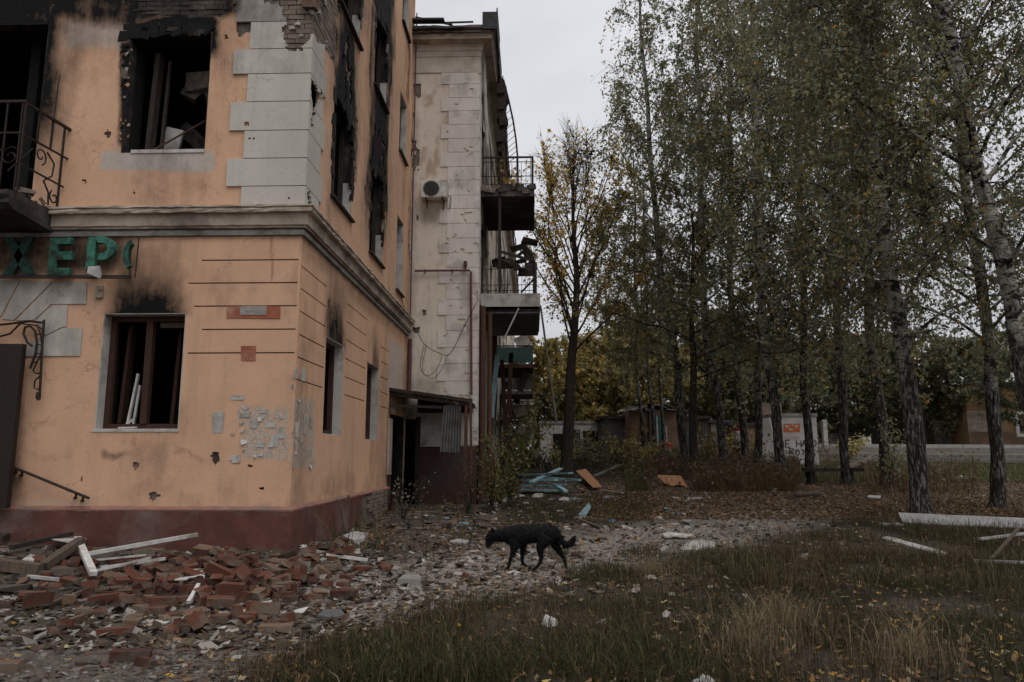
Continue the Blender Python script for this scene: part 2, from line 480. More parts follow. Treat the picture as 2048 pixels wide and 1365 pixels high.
M['blue_paint'] = simple('pale_blue_paint', (0.30, 0.46, 0.50), (0.22, 0.35, 0.39), 8, 0.75, 0.3, dirt=(0.16, 0.17, 0.16))
M['orange_board'] = simple('orange_chipboard', (0.43, 0.215, 0.105), (0.32, 0.16, 0.08), 14, 0.9, 0.5)
M['ac_plastic'] = simple('grey_plastic', (0.62, 0.60, 0.57), (0.52, 0.5, 0.47), 5, 0.5, 0.05, dirt=(0.26, 0.23, 0.2))
M['ac_grille'] = simple('black_grille', (0.06, 0.055, 0.05), (0.04, 0.036, 0.034), 8, 0.5, 0.1)
M['cable'] = simple('black_cable', (0.016, 0.015, 0.015), (0.01, 0.01, 0.01), 10, 0.6, 0.0)
M['pipe'] = simple('maroon_pipe', (0.14, 0.06, 0.055), (0.09, 0.04, 0.036), 10, 0.7, 0.2)
M['plastic'] = simple('white_plastic_film', (0.50, 0.49, 0.475), (0.38, 0.37, 0.35), 12, 0.5, 0.6, dirt=(0.36, 0.32, 0.28))
M['cloth'] = simple('dusty_pale_cloth', (0.46, 0.44, 0.41), (0.33, 0.31, 0.285), 6, 0.95, 0.9, dirt=(0.2, 0.17, 0.145))
M['red_cloth'] = simple('red_cloth', (0.42, 0.028, 0.03), (0.3, 0.02, 0.024), 6, 0.8, 0.4)
M['paper'] = simple('torn_paper', (0.50, 0.485, 0.455), (0.38, 0.365, 0.34), 10, 0.9, 0.2, dirt=(0.27, 0.22, 0.185))
M['grey_plaque'] = simple('grey_plaque', (0.33, 0.30, 0.27), (0.25, 0.22, 0.2), 7, 0.8, 0.2, dirt=(0.2, 0.15, 0.12))
M['red_plaque'] = simple('faded_red_paint', (0.33, 0.105, 0.058), (0.24, 0.075, 0.045), 7, 0.85, 0.3, dirt=(0.38, 0.22, 0.15))
M['orange_wall'] = simple('ochre_wall', (0.30, 0.19, 0.085), (0.24, 0.15, 0.07), 1.5, 0.9, 0.2, dirt=(0.28, 0.2, 0.12))
M['shed_wall'] = simple('brown_shed_board', (0.22, 0.135, 0.095), (0.15, 0.09, 0.06), 2.5, 0.9, 0.3, dirt=(0.11, 0.08, 0.06))
M['grey_wall'] = simple('grey_wall', (0.14, 0.135, 0.13), (0.09, 0.088, 0.085), 1.5, 0.9, 0.2)
M['kiosk_white'] = simple('kiosk_white', (0.50, 0.49, 0.475), (0.43, 0.415, 0.40), 2.0, 0.85, 0.15, dirt=(0.34, 0.31, 0.28))
M['spray_black'] = simple('black_spray_paint', (0.03, 0.03, 0.034), (0.045, 0.045, 0.05), 10, 0.6, 0.0)
M['poster_orange'] = simple('orange_poster', (0.53, 0.13, 0.045), (0.42, 0.1, 0.04), 10, 0.8, 0.05)
M['glass'] = simple('dark_window_glass', (0.03, 0.034, 0.036), (0.02, 0.022, 0.025), 2, 0.12, 0.0, spec=0.6)
M['brass'] = simple('teal_glass_shop_panel', (0.03, 0.16, 0.12), (0.02, 0.1, 0.08), 3, 0.4, 0.0)

def bark(name, pale, dark, white=True):
    m, nt, b = new_mat(name)
    h = attr(nt, 'hgt')
    co = localco(nt)
    marks = noise(nt, 3.0, 5, 0.7, localco(nt, (2.2, 2.2, 11)))
    ridges = noise(nt, 7.0, 5, 0.7, localco(nt, (4, 4, 0.7)), 0.6)
    p = mixc(nt, rng(nt, noise(nt, 5, 3, 0.6, co), 0.35, 0.65), pale, tuple(x * 0.62 for x in pale))
    if white:
        upper = mixc(nt, math2(nt, 'MAXIMUM', rng(nt, marks, 0.53, 0.6), rng(nt, noise(nt, 1.6, 4, 0.7, localco(nt, (1.6, 1.6, 2.6)), 0.8), 0.51, 0.56)), p, dark)
        rough = mixc(nt, rng(nt, ridges, 0.5, 0.62), dark, tuple(x * 0.5 for x in pale))
        mm = math2(nt, 'ADD', rng(nt, h, 0.6, 6.0), math2(nt, 'MULTIPLY', math2(nt, 'SUBTRACT', noise(nt, 3.5, 4, 0.6, co), 0.5), 1.3))
        c = mixc(nt, rng(nt, mm, 0.35, 0.62), rough, upper)
        c = mixc(nt, attr(nt, 'twig'), c, dark)
    else:
        c = mixc(nt, rng(nt, ridges, 0.4, 0.62), dark, pale)
    nt.links.new(c, b.inputs['Base Color'])
    b.inputs['Roughness'].default_value = 0.9; b.inputs['Specular IOR Level'].default_value = 0.15
    bump(nt, b, ridges, 0.8, 0.04)
    return m
M['birch'] = bark('birch_bark', (0.42, 0.385, 0.34), (0.022, 0.018, 0.015))
M['dark_bark'] = bark('dark_bark', (0.075, 0.058, 0.045), (0.018, 0.014, 0.012), False)
# ------------------------------------------------------------------ ground
GRASS_U = np.array([-400, 380, 470, 560, 640, 760, 860, 1000, 1090, 1150, 1300, 1400, 1450, 1600, 1700, 1800, 1900, 2048, 2600])
GRASS_V = np.array([1640, 1420, 1375, 1335, 1300, 1262, 1232, 1192, 1158, 1140, 1118, 1098, 1085, 1058, 1030, 1015, 1010, 1005, 1000])

def grass_amount(x, y):
    """0..1: how grassy a spot is (bottom-right meadow, strip by the shrub, verge before the road)"""
    P = np.stack([x, y, terrain(x, y)], -1)
    u, v = project(P)
    wob = 26 * (fbm(np.asarray(x) * 1.3, np.asarray(y) * 1.3, 21) - 0.5) * np.clip((v - 900) / 120, 0.3, 2)
    near = sstep(v + wob * 2.6 + 30 * (fbm(np.asarray(x) * 3.5, np.asarray(y) * 3.5, 23) - 0.5) - np.interp(u, GRASS_U, GRASS_V), -18, 34)
    near = near * (0.3 + 0.7 * sstep(fbm(np.asarray(x) * 1.1, np.asarray(y) * 1.1, 33), 0.34, 0.56))
    strip = bump1(u, 1015, 1300, 30) * bump1(v + wob, 985, 1045, 14) * 0.8
    far = bump1(u, 1010, 1700, 40) * bump1(v, 880, 962, 10) * 0.9
    verge = bump1(u, 1590, 3000, 30) * bump1(v, 926, 966, 6)
    bits = sstep(fbm(np.asarray(x) * 0.8, np.asarray(y) * 0.8, 51), 0.6, 0.7) * bump1(u, 700, 1500, 40) * bump1(v, 1030, 1120, 15) * 0.5
    return np.clip(np.maximum.reduce([near, strip, far, verge, bits]), 0, 1)

def path_amount(x, y):
    P = np.stack([x, y, terrain(x, y)], -1)
    u, v = project(P)
    wob = 18 * (fbm(np.asarray(x) * 1.1, np.asarray(y) * 1.1, 61) - 0.5)
    lo = np.interp(u, [0, 600, 1000, 1300, 1500, 1700, 2048], [1230, 1150, 1085, 1045, 1010, 1000, 1000])
    hi = np.interp(u, GRASS_U, GRASS_V)
    return np.clip(sstep(v + wob, lo - 20, lo + 25) * (1 - sstep(v + wob, hi - 6, hi + 20)), 0, 1) * (1 - sstep(u, 1450, 1800)) * (.28 + .72 * sstep(u + .9 * (1180 - v), 480, 760))

def lines(a, b, fine0, fine1, step, grow=1.22, big=40):
    L = [fine0]
    while L[-1] < fine1: L.append(L[-1] + step)
    s = step
    while L[-1] < b:
        s = min(s * grow, big); L.append(L[-1] + s)
    s = step; R = [fine0]
    while R[-1] > a:
        s = min(s * grow, big); R.append(R[-1] - s)
    return np.array(R[::-1][:-1] + L)

gx = lines(-300, 400, -8.5, 9.0, 0.085)
gy = lines(-60, 700, 3.6, 20.0, 0.085)
GX, GY = np.meshgrid(gx, gy, indexing='ij')
GZ = terrain(GX, GY)
gr = grass_amount(GX, GY); pa = path_amount(GX, GY)
GZ = GZ + 0.035 * (fbm(GX * 6, GY * 6, 71) - 0.5) * (1 - gr)
n0, n1 = GX.shape
idx = np.arange(n0 * n1).reshape(n0, n1)
quads = np.stack([idx[:-1, :-1], idx[1:, :-1], idx[1:, 1:], idx[:-1, 1:]], -1).reshape(-1, 4)
m, nt, b = new_mat('ground')
co = objco(nt)
ga, pth = attr(nt, 'grass'), attr(nt, 'path')
n_big = noise(nt, 0.7, 5, 0.6, co)
n_mid = noise(nt, 7, 7, 0.7, co)
n_fine = noise(nt, 45, 5, 0.75, co)
dirt = mixc(nt, rng(nt, n_mid, 0.35, 0.65), (0.12, 0.094, 0.075), (0.06, 0.048, 0.039))
dirt = mixc(nt, rng(nt, n_fine, 0.55, 0.66, 0, 0.8), dirt, (0.16, 0.13, 0.105))
grav = mixc(nt, rng(nt, n_mid, 0.35, 0.68), (0.34, 0.30, 0.265), (0.21, 0.18, 0.158))
grav = mixc(nt, rng(nt, n_fine, 0.5, 0.62, 0, 0.8), grav, (0.42, 0.38, 0.345))
grav = mixc(nt, rng(nt, noise(nt, 28, 4, 0.7, co), 0.5, 0.6, 0, 0.85), grav, (0.055, 0.045, 0.038))
soil = mixc(nt, rng(nt, n_mid, 0.35, 0.65), (0.030, 0.025, 0.014), (0.018, 0.0145, 0.0095))
pmask = math2(nt, 'MULTIPLY', pth, rng(nt, n_big, 0.3, 0.55, 0.45, 1.0))
c = mixc(nt, pmask, dirt, grav)
c = mixc(nt, ga, c, soil)
nt.links.new(c, b.inputs['Base Color'])
b.inputs['Roughness'].default_value = 0.95; b.inputs['Specular IOR Level'].default_value = 0.15
bump(nt, b, math2(nt, 'ADD', n_fine, n_mid), 0.9, 0.03)
M['ground'] = m
g = np_mesh('ground', np.stack([GX, GY, GZ], -1).reshape(-1, 3), quads, mats=M['ground'],
            attrs={'grass': gr.ravel(), 'path': pa.ravel()}, smooth=True)
tag(g, kind='structure')

def sheet_on_ground(name, xs, y_of, mat, lift, ny=6):
    """a strip that follows the ground; y_of(x) -> (near y, far y)"""
    V = []; Q = []
    for i, x in enumerate(xs):
        y0, y1 = y_of(x)
        for j in range(ny + 1):
            y = y0 + (y1 - y0) * j / ny
            V.append((x, y, float(terrain(x, y)) + lift))
    for i in range(len(xs) - 1):
        for j in range(ny):
            a = i * (ny + 1) + j
            Q.append((a, a + ny + 1, a + ny + 2, a + 1))
    return np_mesh(name, V, Q, mats=mat, smooth=True)

asph = simple('asphalt', (0.115, 0.107, 0.098), (0.085, 0.08, 0.073), 1.6, 1.0, 0.3, dirt=(0.065, 0.052, 0.04), spec=0.0)
verge_m = simple('verge_soil', (0.115, 0.112, 0.048), (0.14, 0.12, 0.06), 1.8, 0.95, 0.5)
kerb_m = simple('whitewashed_kerb', (0.34, 0.325, 0.3), (0.24, 0.225, 0.2), 3, 0.9, 0.3)
def skew(x): return -0.16 * (x - 20)
xs = np.arange(9.5, 95, 2.0)
tag(sheet_on_ground('road', xs, lambda x: (30.0 + skew(x), 34.6 + skew(x)), asph, 0.03), kind='structure')
tag(sheet_on_ground('road', xs, lambda x: (37.5 + skew(x), 46.0 + skew(x)), asph, 0.03), kind='structure')
tag(sheet_on_ground('grass_verge', xs, lambda x: (34.85 + skew(x), 37.45 + skew(x)), verge_m, 0.05), kind='structure')
kb = MB()
for a, bb_ in zip(xs[:-1], xs[1:]):
    for off in (46.0,):
        p = Vector((a, off + skew(a), float(terrain(a, off + skew(a))) + 0.1)); q = Vector((bb_ - 0.03, off + skew(bb_), float(terrain(bb_, off + skew(bb_))) + 0.1))
        kb.bar(p, q, 0.16, 0.26)
tag(kb.build('road_kerb', kerb_m), kind='structure')
kb = MB()
for a, bb_ in zip(xs[:-1], xs[1:]):
    p = Vector((a, 34.7 + skew(a), float(terrain(a, 34.7 + skew(a))) + 0.04)); q = Vector((bb_ - 0.03, 34.7 + skew(bb_), float(terrain(bb_, 34.7 + skew(bb_))) + 0.04))
    kb.bar(p, q, 0.14, 0.2)
tag(kb.build('median_kerb', M['concrete']), kind='structure')
# ------------------------------------------------------------------ the peach corner building
CX, CY_ = -3.15, 9.7                      # its corner
WY, WX = 18.4, -1.39                      # front plane and side plane of the cream building
BASE = Vector((CX, CY_, 0.2))
house = empty('apartment_building', BASE, 'fire-gutted peach apartment building with white corner quoins and soot above its windows', 'building')

def front(s, z, out=0.0): return (s, CY_ - out, z)
def side(s, z, out=0.0): return (CX + out, s, z)
def wing_front(s, z, out=0.0): return (s, WY - out, z)
def wing_side(s, z, out=0.0): return (WX + out, s, z)

def in_rects(S, Z, rects, pad=0.0):
    r = np.zeros(S.shape, bool)
    for (a, b_, c_, d_) in rects:
        r |= (S > a - pad) & (S < b_ + pad) & (Z > c_ - pad) & (Z < d_ + pad)
    return r

def grid_lines(a, b, step, extra=(), coarse=None):
    L = list(np.arange(a, b, step)) + [b]
    if coarse:
        L = [t for t in L if coarse[0] <= t <= coarse[1]] + [a, b] + list(np.arange(a, coarse[0], 0.4)) + list(np.arange(coarse[1], b, 0.4))
    ex = sorted(set(extra))
    L = [t for t in L if all(abs(t - e) > step * 0.35 for e in ex)]
    return np.array(sorted(set([round(t, 4) for t in L + [e for e in ex if a <= e <= b]])))

def coat(frame, sl, zl, solid_fn, thick, jit, flip=False, fixed_s=(), fixed_z=(), rough=0.0):
    """plaster sheet on a grid: cells where solid_fn is False are missing, their edges have depth"""
    SC, ZC = np.meshgrid((sl[:-1] + sl[1:]) / 2, (zl[:-1] + zl[1:]) / 2, indexing='ij')
    solid = solid_fn(SC, ZC)
    S, Z = np.meshgrid(sl, zl, indexing='ij')
    js = np.array([0 if any(abs(t - f) < 1e-3 for f in fixed_s) else 1 for t in sl])[:, None]
    jz = np.array([0 if any(abs(t - f) < 1e-3 for f in fixed_z) else 1 for t in zl])[None, :]
    inner = np.zeros(S.shape); inner[1:-1, 1:-1] = 1
    S2 = S + RNG.uniform(-jit, jit, S.shape) * js * inner
    Z2 = Z + RNG.uniform(-jit, jit, S.shape) * jz * inner
    O = np.zeros(S.shape) + rough * (fbm(S * 1.5, Z * 1.5, 83) - 0.5)
    n, mm = S.shape
    fx = np.array(frame(0, 0, 1)) - np.array(frame(0, 0, 0))
    def pos(out):
        a = frame(S2, Z2, 0)
        P = np.stack([np.broadcast_to(np.asarray(k, float), S.shape) for k in a], -1)
        return P + fx[None, None, :] * (np.asarray(out)[..., None])
    Vf = pos(O).reshape(-1, 3); Vb = pos(O * 0 - thick).reshape(-1, 3)
    V = np.concatenate([Vf, Vb]); NB = n * mm
    ix = np.arange(NB).reshape(n, mm)
    q = np.stack([ix[:-1, :-1], ix[1:, :-1], ix[1:, 1:], ix[:-1, 1:]], -1)[solid]
    Q = [q]
    pad = np.zeros((solid.shape[0] + 2, solid.shape[1] + 2), bool); pad[1:-1, 1:-1] = solid
    c = pad[1:-1, 1:-1]
    def edge(mask, a, b_):
        A = a[mask]; B = b_[mask]
        Q.append(np.stack([A, B, B + NB, A + NB], -1))
    edge(c & ~pad[:-2, 1:-1], ix[:-1, 1:], ix[:-1, :-1])
    edge(c & ~pad[2:, 1:-1], ix[1:, :-1], ix[1:, 1:])
    edge(c & ~pad[1:-1, :-2], ix[:-1, :-1], ix[1:, :-1])
    edge(c & ~pad[1:-1, 2:], ix[1:, 1:], ix[:-1, 1:])
    Q = np.concatenate(Q)
    if flip: Q = Q[:, ::-1]
    used = np.unique(Q); rm = np.zeros(len(V), int); rm[used] = np.arange(len(used))
    SS = np.concatenate([S.ravel(), S.ravel()])[used]; ZZ = np.concatenate([Z.ravel(), Z.ravel()])[used]
    return V[used], rm[Q], SS, ZZ

def core_wall(name, frame, s0, s1, z0, z1, holes, thick, mat, parent):
    """masonry behind the plaster, with its openings: front skin, back skin and reveals"""
    sl = np.array(sorted({s0, s1, *[h[0] for h in holes], *[h[1] for h in holes]}))
    zl = np.array(sorted({z0, z1, *[h[2] for h in holes], *[h[3] for h in holes]}))
    SC, ZC = np.meshgrid((sl[:-1] + sl[1:]) / 2, (zl[:-1] + zl[1:]) / 2, indexing='ij')
    solid = ~in_rects(SC, ZC, holes)
    mb = MB()
    for i in range(len(sl) - 1):
        for j in range(len(zl) - 1):
            if not solid[i, j]: continue
            a, b_, c_, d_ = sl[i], sl[i + 1], zl[j], zl[j + 1]
            F = [frame(a, c_), frame(b_, c_), frame(b_, d_), frame(a, d_)]
            B = [frame(a, c_, -thick), frame(b_, c_, -thick), frame(b_, d_, -thick), frame(a, d_, -thick)]
            Qs = [(0, 1, 2, 3), (7, 6, 5, 4)]
            if i == 0 or not solid[i - 1, j]: Qs.append((0, 3, 7, 4))
            if i == len(sl) - 2 or not solid[i + 1, j]: Qs.append((1, 5, 6, 2))
            if j == 0 or not solid[i, j - 1]: Qs.append((0, 4, 5, 1))
            if j == len(zl) - 2 or not solid[i, j + 1]: Qs.append((3, 2, 6, 7))
            mb.add(F + B, Qs)
    return mb.build(name, mat, parent)

F_HOLES = [(-5.81, -4.68, 1.74, 3.31), (-5.77, -4.58, 5.60, 7.42), (-8.7, -6.98, 4.86, 7.6), (-8.4, -6.93, 0.76, 2.84),
           (-5.77, -4.58, 9.15, 10.95), (-8.7, -6.98, 8.5, 11.0), (-12.2, -11.0, 1.74, 3.31), (-12.2, -11.0, 5.6, 7.4)]
S_HOLES = [(11.07, 12.14, 1.72, 3.21), (13.9, 14.98, 1.70, 3.17), (16.35, 18.05, 0.25, 2.32),
           (11.0, 12.28, 5.43, 7.2), (13.75, 15.0, 5.3, 7.12), (16.57, 17.4, 5.2, 7.0),
           (11.05, 12.5, 8.78, 10.5), (13.75, 15.0, 8.76, 10.5), (16.57, 17.5, 8.58, 10.1), (16.57, 17.5, 11.9, 13.2)]
TOPZ = 13.9
core_f = core_wall('wall', lambda s, z, o=0: front(s, z, o - 0.03), -14.0, CX - 0.03, 0.0, TOPZ, F_HOLES, 0.42, M['core'], house)
core_s = core_wall('wall', lambda s, z, o=0: side(s, z, o - 0.03), CY_ + 0.03, WY, 0.0, TOPZ, S_HOLES, 0.42, M['core'], house)
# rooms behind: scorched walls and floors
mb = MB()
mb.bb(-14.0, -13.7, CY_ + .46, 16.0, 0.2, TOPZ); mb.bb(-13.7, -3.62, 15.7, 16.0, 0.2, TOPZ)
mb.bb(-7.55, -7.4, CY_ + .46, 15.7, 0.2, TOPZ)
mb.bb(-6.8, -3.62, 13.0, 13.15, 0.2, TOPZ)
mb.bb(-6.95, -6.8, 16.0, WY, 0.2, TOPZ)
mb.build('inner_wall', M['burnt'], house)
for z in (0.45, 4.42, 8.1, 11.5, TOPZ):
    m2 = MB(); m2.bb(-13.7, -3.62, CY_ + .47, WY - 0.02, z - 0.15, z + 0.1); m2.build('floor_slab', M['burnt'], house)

# soot, torn posters and other marks, as shapes on the walls
def soot_front(S, Z):
    P = np.stack([S, np.full(S.shape, CY_), Z], -1); u, v = project(P)
    n = 40 * (fbm(S * 1.4, Z * 1.4, 13) - 0.5)
    a = np.zeros(S.shape)
    # ground-floor window plume
    kf = np.clip((v + n * .5 - 462) / 166, 0, 1)
    a = np.maximum(a, np.exp(-np.abs((u + n * .6 - 293) / (60 + 26 * kf)) ** 4) * kf ** .8 * (1 - sstep(v, 628, 640)) * 1.05)
    # behind the sign
    a = np.maximum(a, (1 - sstep(u + n, 190, 330)) * bump1(v, 430, 552, 22) * 0.8)
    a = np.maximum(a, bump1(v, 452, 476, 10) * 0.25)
    # first-floor window
    a = np.maximum(a, bump1(u + n * .9, 244, 444, 18) * bump1(v + n * .8, 30, 118, 20) * 1.1)
    a = np.maximum(a, bump1(u + n * .35, 238, 280, 7) * bump1(v, 80, 292, 14) * 1.0)
    a = np.maximum(a, bump1(u + n * .3, 412, 436, 10) * bump1(v, 20, 112, 14) * 0.9)
    # burnt-out balcony corner
    a = np.maximum(a, (1 - sstep(u + n * .8, 84, 165)) * (1 - sstep(v, 190, 400)) * 1.0)
    a = np.maximum(a, (1 - sstep(v + n * 1.4, 18, 66)) * (1 - sstep(u, 440, 500)) * 0.9)
    a = np.maximum(a, bump1(u, 250, 480, 20) * (1 - sstep(v + n, 22, 60)) * 0.95)
    a = np.maximum(a, (1 - sstep(u + n, 30, 70)) * bump1(v, 760, 1010, 60) * 0.45)
    a = np.maximum(a, bump1(u + n, 105, 250, 20) * bump1(v + n * .5, 30, 96, 14) * 0.3)
    ring = np.abs(np.hypot((u - 95) / 58.0, (v - 880) / 36.0) - 1)
    a = np.maximum(a, (1 - sstep(ring, 0.05, 0.5)) * 0.13 * (v > 840))
    a = np.maximum(a, (1 - sstep(u + n * 1.4, 90, 250)) * (1 - sstep(v + n, 60, 300)) * .62)
    a = np.maximum(a, np.exp(-((u + n - 340) / 135.0) ** 2) * (1 - sstep(v + n, 40, 150)) * .6)
    # sprayed squiggle
    sq = np.interp(u, [205, 225, 250, 290, 320, 350, 372, 395, 430], [908, 914, 908, 905, 922, 905, 900, 918, 930])
    w = np.interp(u, [200, 215, 245, 300, 400, 440], [8, 7, 4, 3.0, 4.5, 6])
    k = np.interp(u, [198, 206, 240, 262, 300, 330, 372, 405, 432, 440], [0, .5, .42, .22, .15, .22, .28, .16, .08, 0])
    a = np.maximum(a, (1 - sstep(np.abs(v - sq), w * .5, w * 1.9)) * k)
    a = np.maximum(a, 0.26 * sstep(fbm(S * 0.8, Z * 0.55, 111), .52, .78)); a = np.maximum(a, 0.2 * (1 - sstep(Z, .8, 1.5)) * sstep(fbm(S * 2, Z * 2, 113), .4, .7))
    a = np.maximum(a, 0.28 * bump1(u, 100, 320, 20) * bump1(v + n * .2, 85, 95, 10))
    return a

def soot_side(S, Z):
    n = 0.35 * (fbm(S * 1.6, Z * 1.1, 17) - 0.5)
    n2 = 0.75 * (fbm(S * 2.6, Z * 1.1, 19, 5) - 0.5)
    a = np.zeros(S.shape)
    def plume(s0, s1, z0, z1, k, w=0.12, fade=0.5):
        w = w * 2.4
        top = 1 - sstep(Z + n, z1 - fade, z1)
        taper = 0.18 * sstep(Z, z0, z1)
        return bump1(S + n2, s0 + taper, s1 - taper, w) * sstep(Z, z0 - 0.03, z0 + 0.01) * top * k
    a = np.maximum(a, plume(11.05, 12.2, 3.2, 4.45, 0.85, 0.16, 1.0))
    a = np.maximum(a, plume(14.0, 14.9, 3.16, 4.45, 0.8, 0.18, 1.1) * (0.35 + 0.65 * sstep(S, 14.1, 14.8)))
    a = np.maximum(a, plume(10.85, 12.45, 7.18, 8.95, 1.0, 0.12, 0.35))
    a = np.maximum(a, bump1(S + n2, 12.2, 12.5, 0.1) * bump1(Z, 6.3, 7.6, 0.3) * 0.7)
    a = np.maximum(a, bump1(S + n2, 10.85, 11.0, 0.06) * bump1(Z, 6.0, 7.4, 0.3) * 0.8)
    a = np.maximum(a, plume(13.45, 15.35, 6.9, 9.2, 1.0, 0.16, 0.2))
    a = np.maximum(a, bump1(S + n2, 13.35, 13.75, 0.12) * bump1(Z, 5.8, 10.8, 0.7) * 0.8)
    a = np.maximum(a, bump1(S + n2, 15.0, 15.5, 0.14) * bump1(Z, 6.3, 11.0, 0.7) * 0.9)
    a = np.maximum(a, plume(13.3, 15.6, 10.4, 12.9, 1.0, 0.2, 1.0))
    a = np.maximum(a, plume(10.9, 12.7, 10.4, 12.6, 1.0, 0.2, 1.0))
    a = np.maximum(a, bump1(S + n2, 12.5, 13.4, 0.2) * sstep(Z + n, 8.6, 9.8) * 0.5)
    a = np.maximum(a, np.exp(-((S + n2 - 11.65) / 1.0) ** 2) * bump1(Z + n, 6.6, 9.4, 0.5) * 0.75)
    a = np.maximum(a, np.exp(-((S + n2 - 14.35) / 1.15) ** 2) * bump1(Z + n, 5.6, 11.6, 0.7) * 0.85)
    a = np.maximum(a, np.exp(-((S + n2 - 11.7) / .7) ** 2) * bump1(Z + n, 3.0, 4.3, 0.3) * 0.5)
    a = np.maximum(a, bump1(S + n2, 17.4, 17.7, 0.1) * bump1(Z, 10.2, 12.2, 0.4) * 0.6)
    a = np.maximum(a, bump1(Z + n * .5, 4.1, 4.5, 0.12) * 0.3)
    a = np.maximum(a, 0.26 * sstep(fbm(S * 1.1, Z * 0.5, 115), .5, .76)); a = np.maximum(a, 0.28 * (1 - sstep(Z, .8, 1.6)) * sstep(fbm(S * 2, Z * 2, 117), .35, .65))
    a = np.maximum(a, bump1(S, 17.6, 18.6, 0.3) * bump1(Z, 2.2, 3.6, 0.3) * 0.3)
    a = np.maximum(a, bump1(S, 15.9, 16.4, 0.12) * bump1(Z, 0.5, 2.6, 0.3) * 0.45)
    return a

def paper_front(S, Z):
    P = np.stack([S, np.full(S.shape, CY_), Z], -1); u, v = project(P)
    w = 26 * (fbm(S * 4, Z * 4, 25) - 0.5)
    return np.maximum.reduce([
        bump1(u + w, 470, 590, 18) * bump1(v + w, 800, 930, 24) * 0.92, bump1(u + w, 440, 520, 20) * bump1(v + w, 835, 925, 14) * 0.75,
        bump1(u + w, 505, 570, 10) * bump1(v, 785, 815, 8) * 0.6])

def paper_side(S, Z):
    P = np.stack([np.full(S.shape, CX), S, Z], -1); u, v = project(P)
    w = 20 * (fbm(S * 4, Z * 4, 27) - 0.5)
    return np.maximum(bump1(u + w * .6, 578, 634, 8) * bump1(v + w, 785, 945, 16) * 0.95, bump1(u, 584, 612, 6) * bump1(v, 740, 765, 8) * 0.55)

def chalk_front(S, Z):
    P = np.stack([S, np.full(S.shape, CY_), Z], -1); u, v = project(P)
    w = 14 * (fbm(S * 3, Z * 3, 29) - 0.5)
    return np.maximum.reduce([bump1(u + w, 202, 426, 6) * bump1(v + w * .7, 303, 342, 5) * 0.95,
                              bump1(u + w, 128, 250, 16) * bump1(v + w, 46, 94, 9) * 0.75,
                              bump1(u + w, 20, 200, 10) * bump1(v, 1000, 1010, 6) * 0.3])

def chalk_side(S, Z):
    w = 0.16 * (fbm(S * 2, Z * 2, 31) - 0.5)
    return bump1(S + w, 16.0, 17.7, 0.05) * bump1(Z + w, 2.75, 3.95, 0.08) * 0.9

GROOVES = [4.04, 3.72, 3.40, 3.08, 2.76]
GW = 0.009
ARCH_F = (-6.3, -4.25, 3.36, 4.36)

SPOTS = [on_y(u, v, CY_) + Vector((0, 0, r)) * 0 for u, v, r in ()]
SPOT_PX = [(305, 992, 9), (318, 993, 4), (272, 930, 4), (216, 268, 6), (170, 362, 3), (268, 387, 3), (452, 76, 4), (522, 978, 4), (522, 950, 3), (163, 957, 4), (130, 943, 3), (430, 915, 9), (500, 933, 3), (240, 118, 5)]

def solid_front(S, Z):
    P = np.stack([S, np.full(S.shape, CY_), Z], -1); u, v = project(P)
    n = fbm(S * 3.2, Z * 3.2, 41, 5) - 0.5
    ok = ~in_rects(S, Z, F_HOLES)
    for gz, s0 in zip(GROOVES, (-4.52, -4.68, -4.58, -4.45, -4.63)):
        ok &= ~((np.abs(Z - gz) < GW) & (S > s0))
    # paint and plaster blown off round the upper window and near the top corner
    ok &= ~(bump1(u, 275, 450, 14) * (1 - sstep(v, 16, 46)) + n * 0.9 > 0.55)
    ok &= ~(bump1(u, 236, 262, 6) * bump1(v, 80, 290, 30) + n * 2.4 > 1.25)
    ok &= ~(bump1(u, 470, 615, 10) * (1 - sstep(v, 40, 110)) + n * 1.4 > 0.75)
    for (a, b_, r) in SPOT_PX:
        ok &= ~(np.hypot((u - a), (v - b_) * 0.8) + 10 * n < r)
    ok &= ~((S > -3.98) & (Z > 4.82))
    return ok

def solid_side(S, Z):
    n = fbm(S * 3.0, Z * 3.0, 43, 5) - 0.5
    ok = ~in_rects(S, Z, S_HOLES)
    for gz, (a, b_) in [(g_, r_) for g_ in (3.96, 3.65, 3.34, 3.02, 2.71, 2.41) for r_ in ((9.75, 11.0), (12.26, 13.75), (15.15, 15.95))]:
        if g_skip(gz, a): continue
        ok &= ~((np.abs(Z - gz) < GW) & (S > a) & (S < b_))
    ok &= ~((S < 10.27) & (Z > 4.82))
    ok &= ~(bump1(S, 9.6, 11.1, 0.12) * sstep(Z, 7.25, 7.75) + n * 1.5 > 0.72)
    so = soot_side(S, Z)
    ok &= ~((fbm(S * 7, Z * 3.4, 47, 5) + 0.16 * so > 0.78) & (so > 0.5))
    ok &= ~((np.abs(S - 12.52) < 0.05) & (Z > 6.2) & (Z < 7.4) & (n > 0.0))
    ok &= ~(bump1(S, 18.05, 18.5, 0.05) * sstep(fbm(S * 6, Z * 1.2, 49), 0.45, 0.55) > 0.5)
    return ok

def g_skip(gz, a): return gz > 3.9 and a > 15

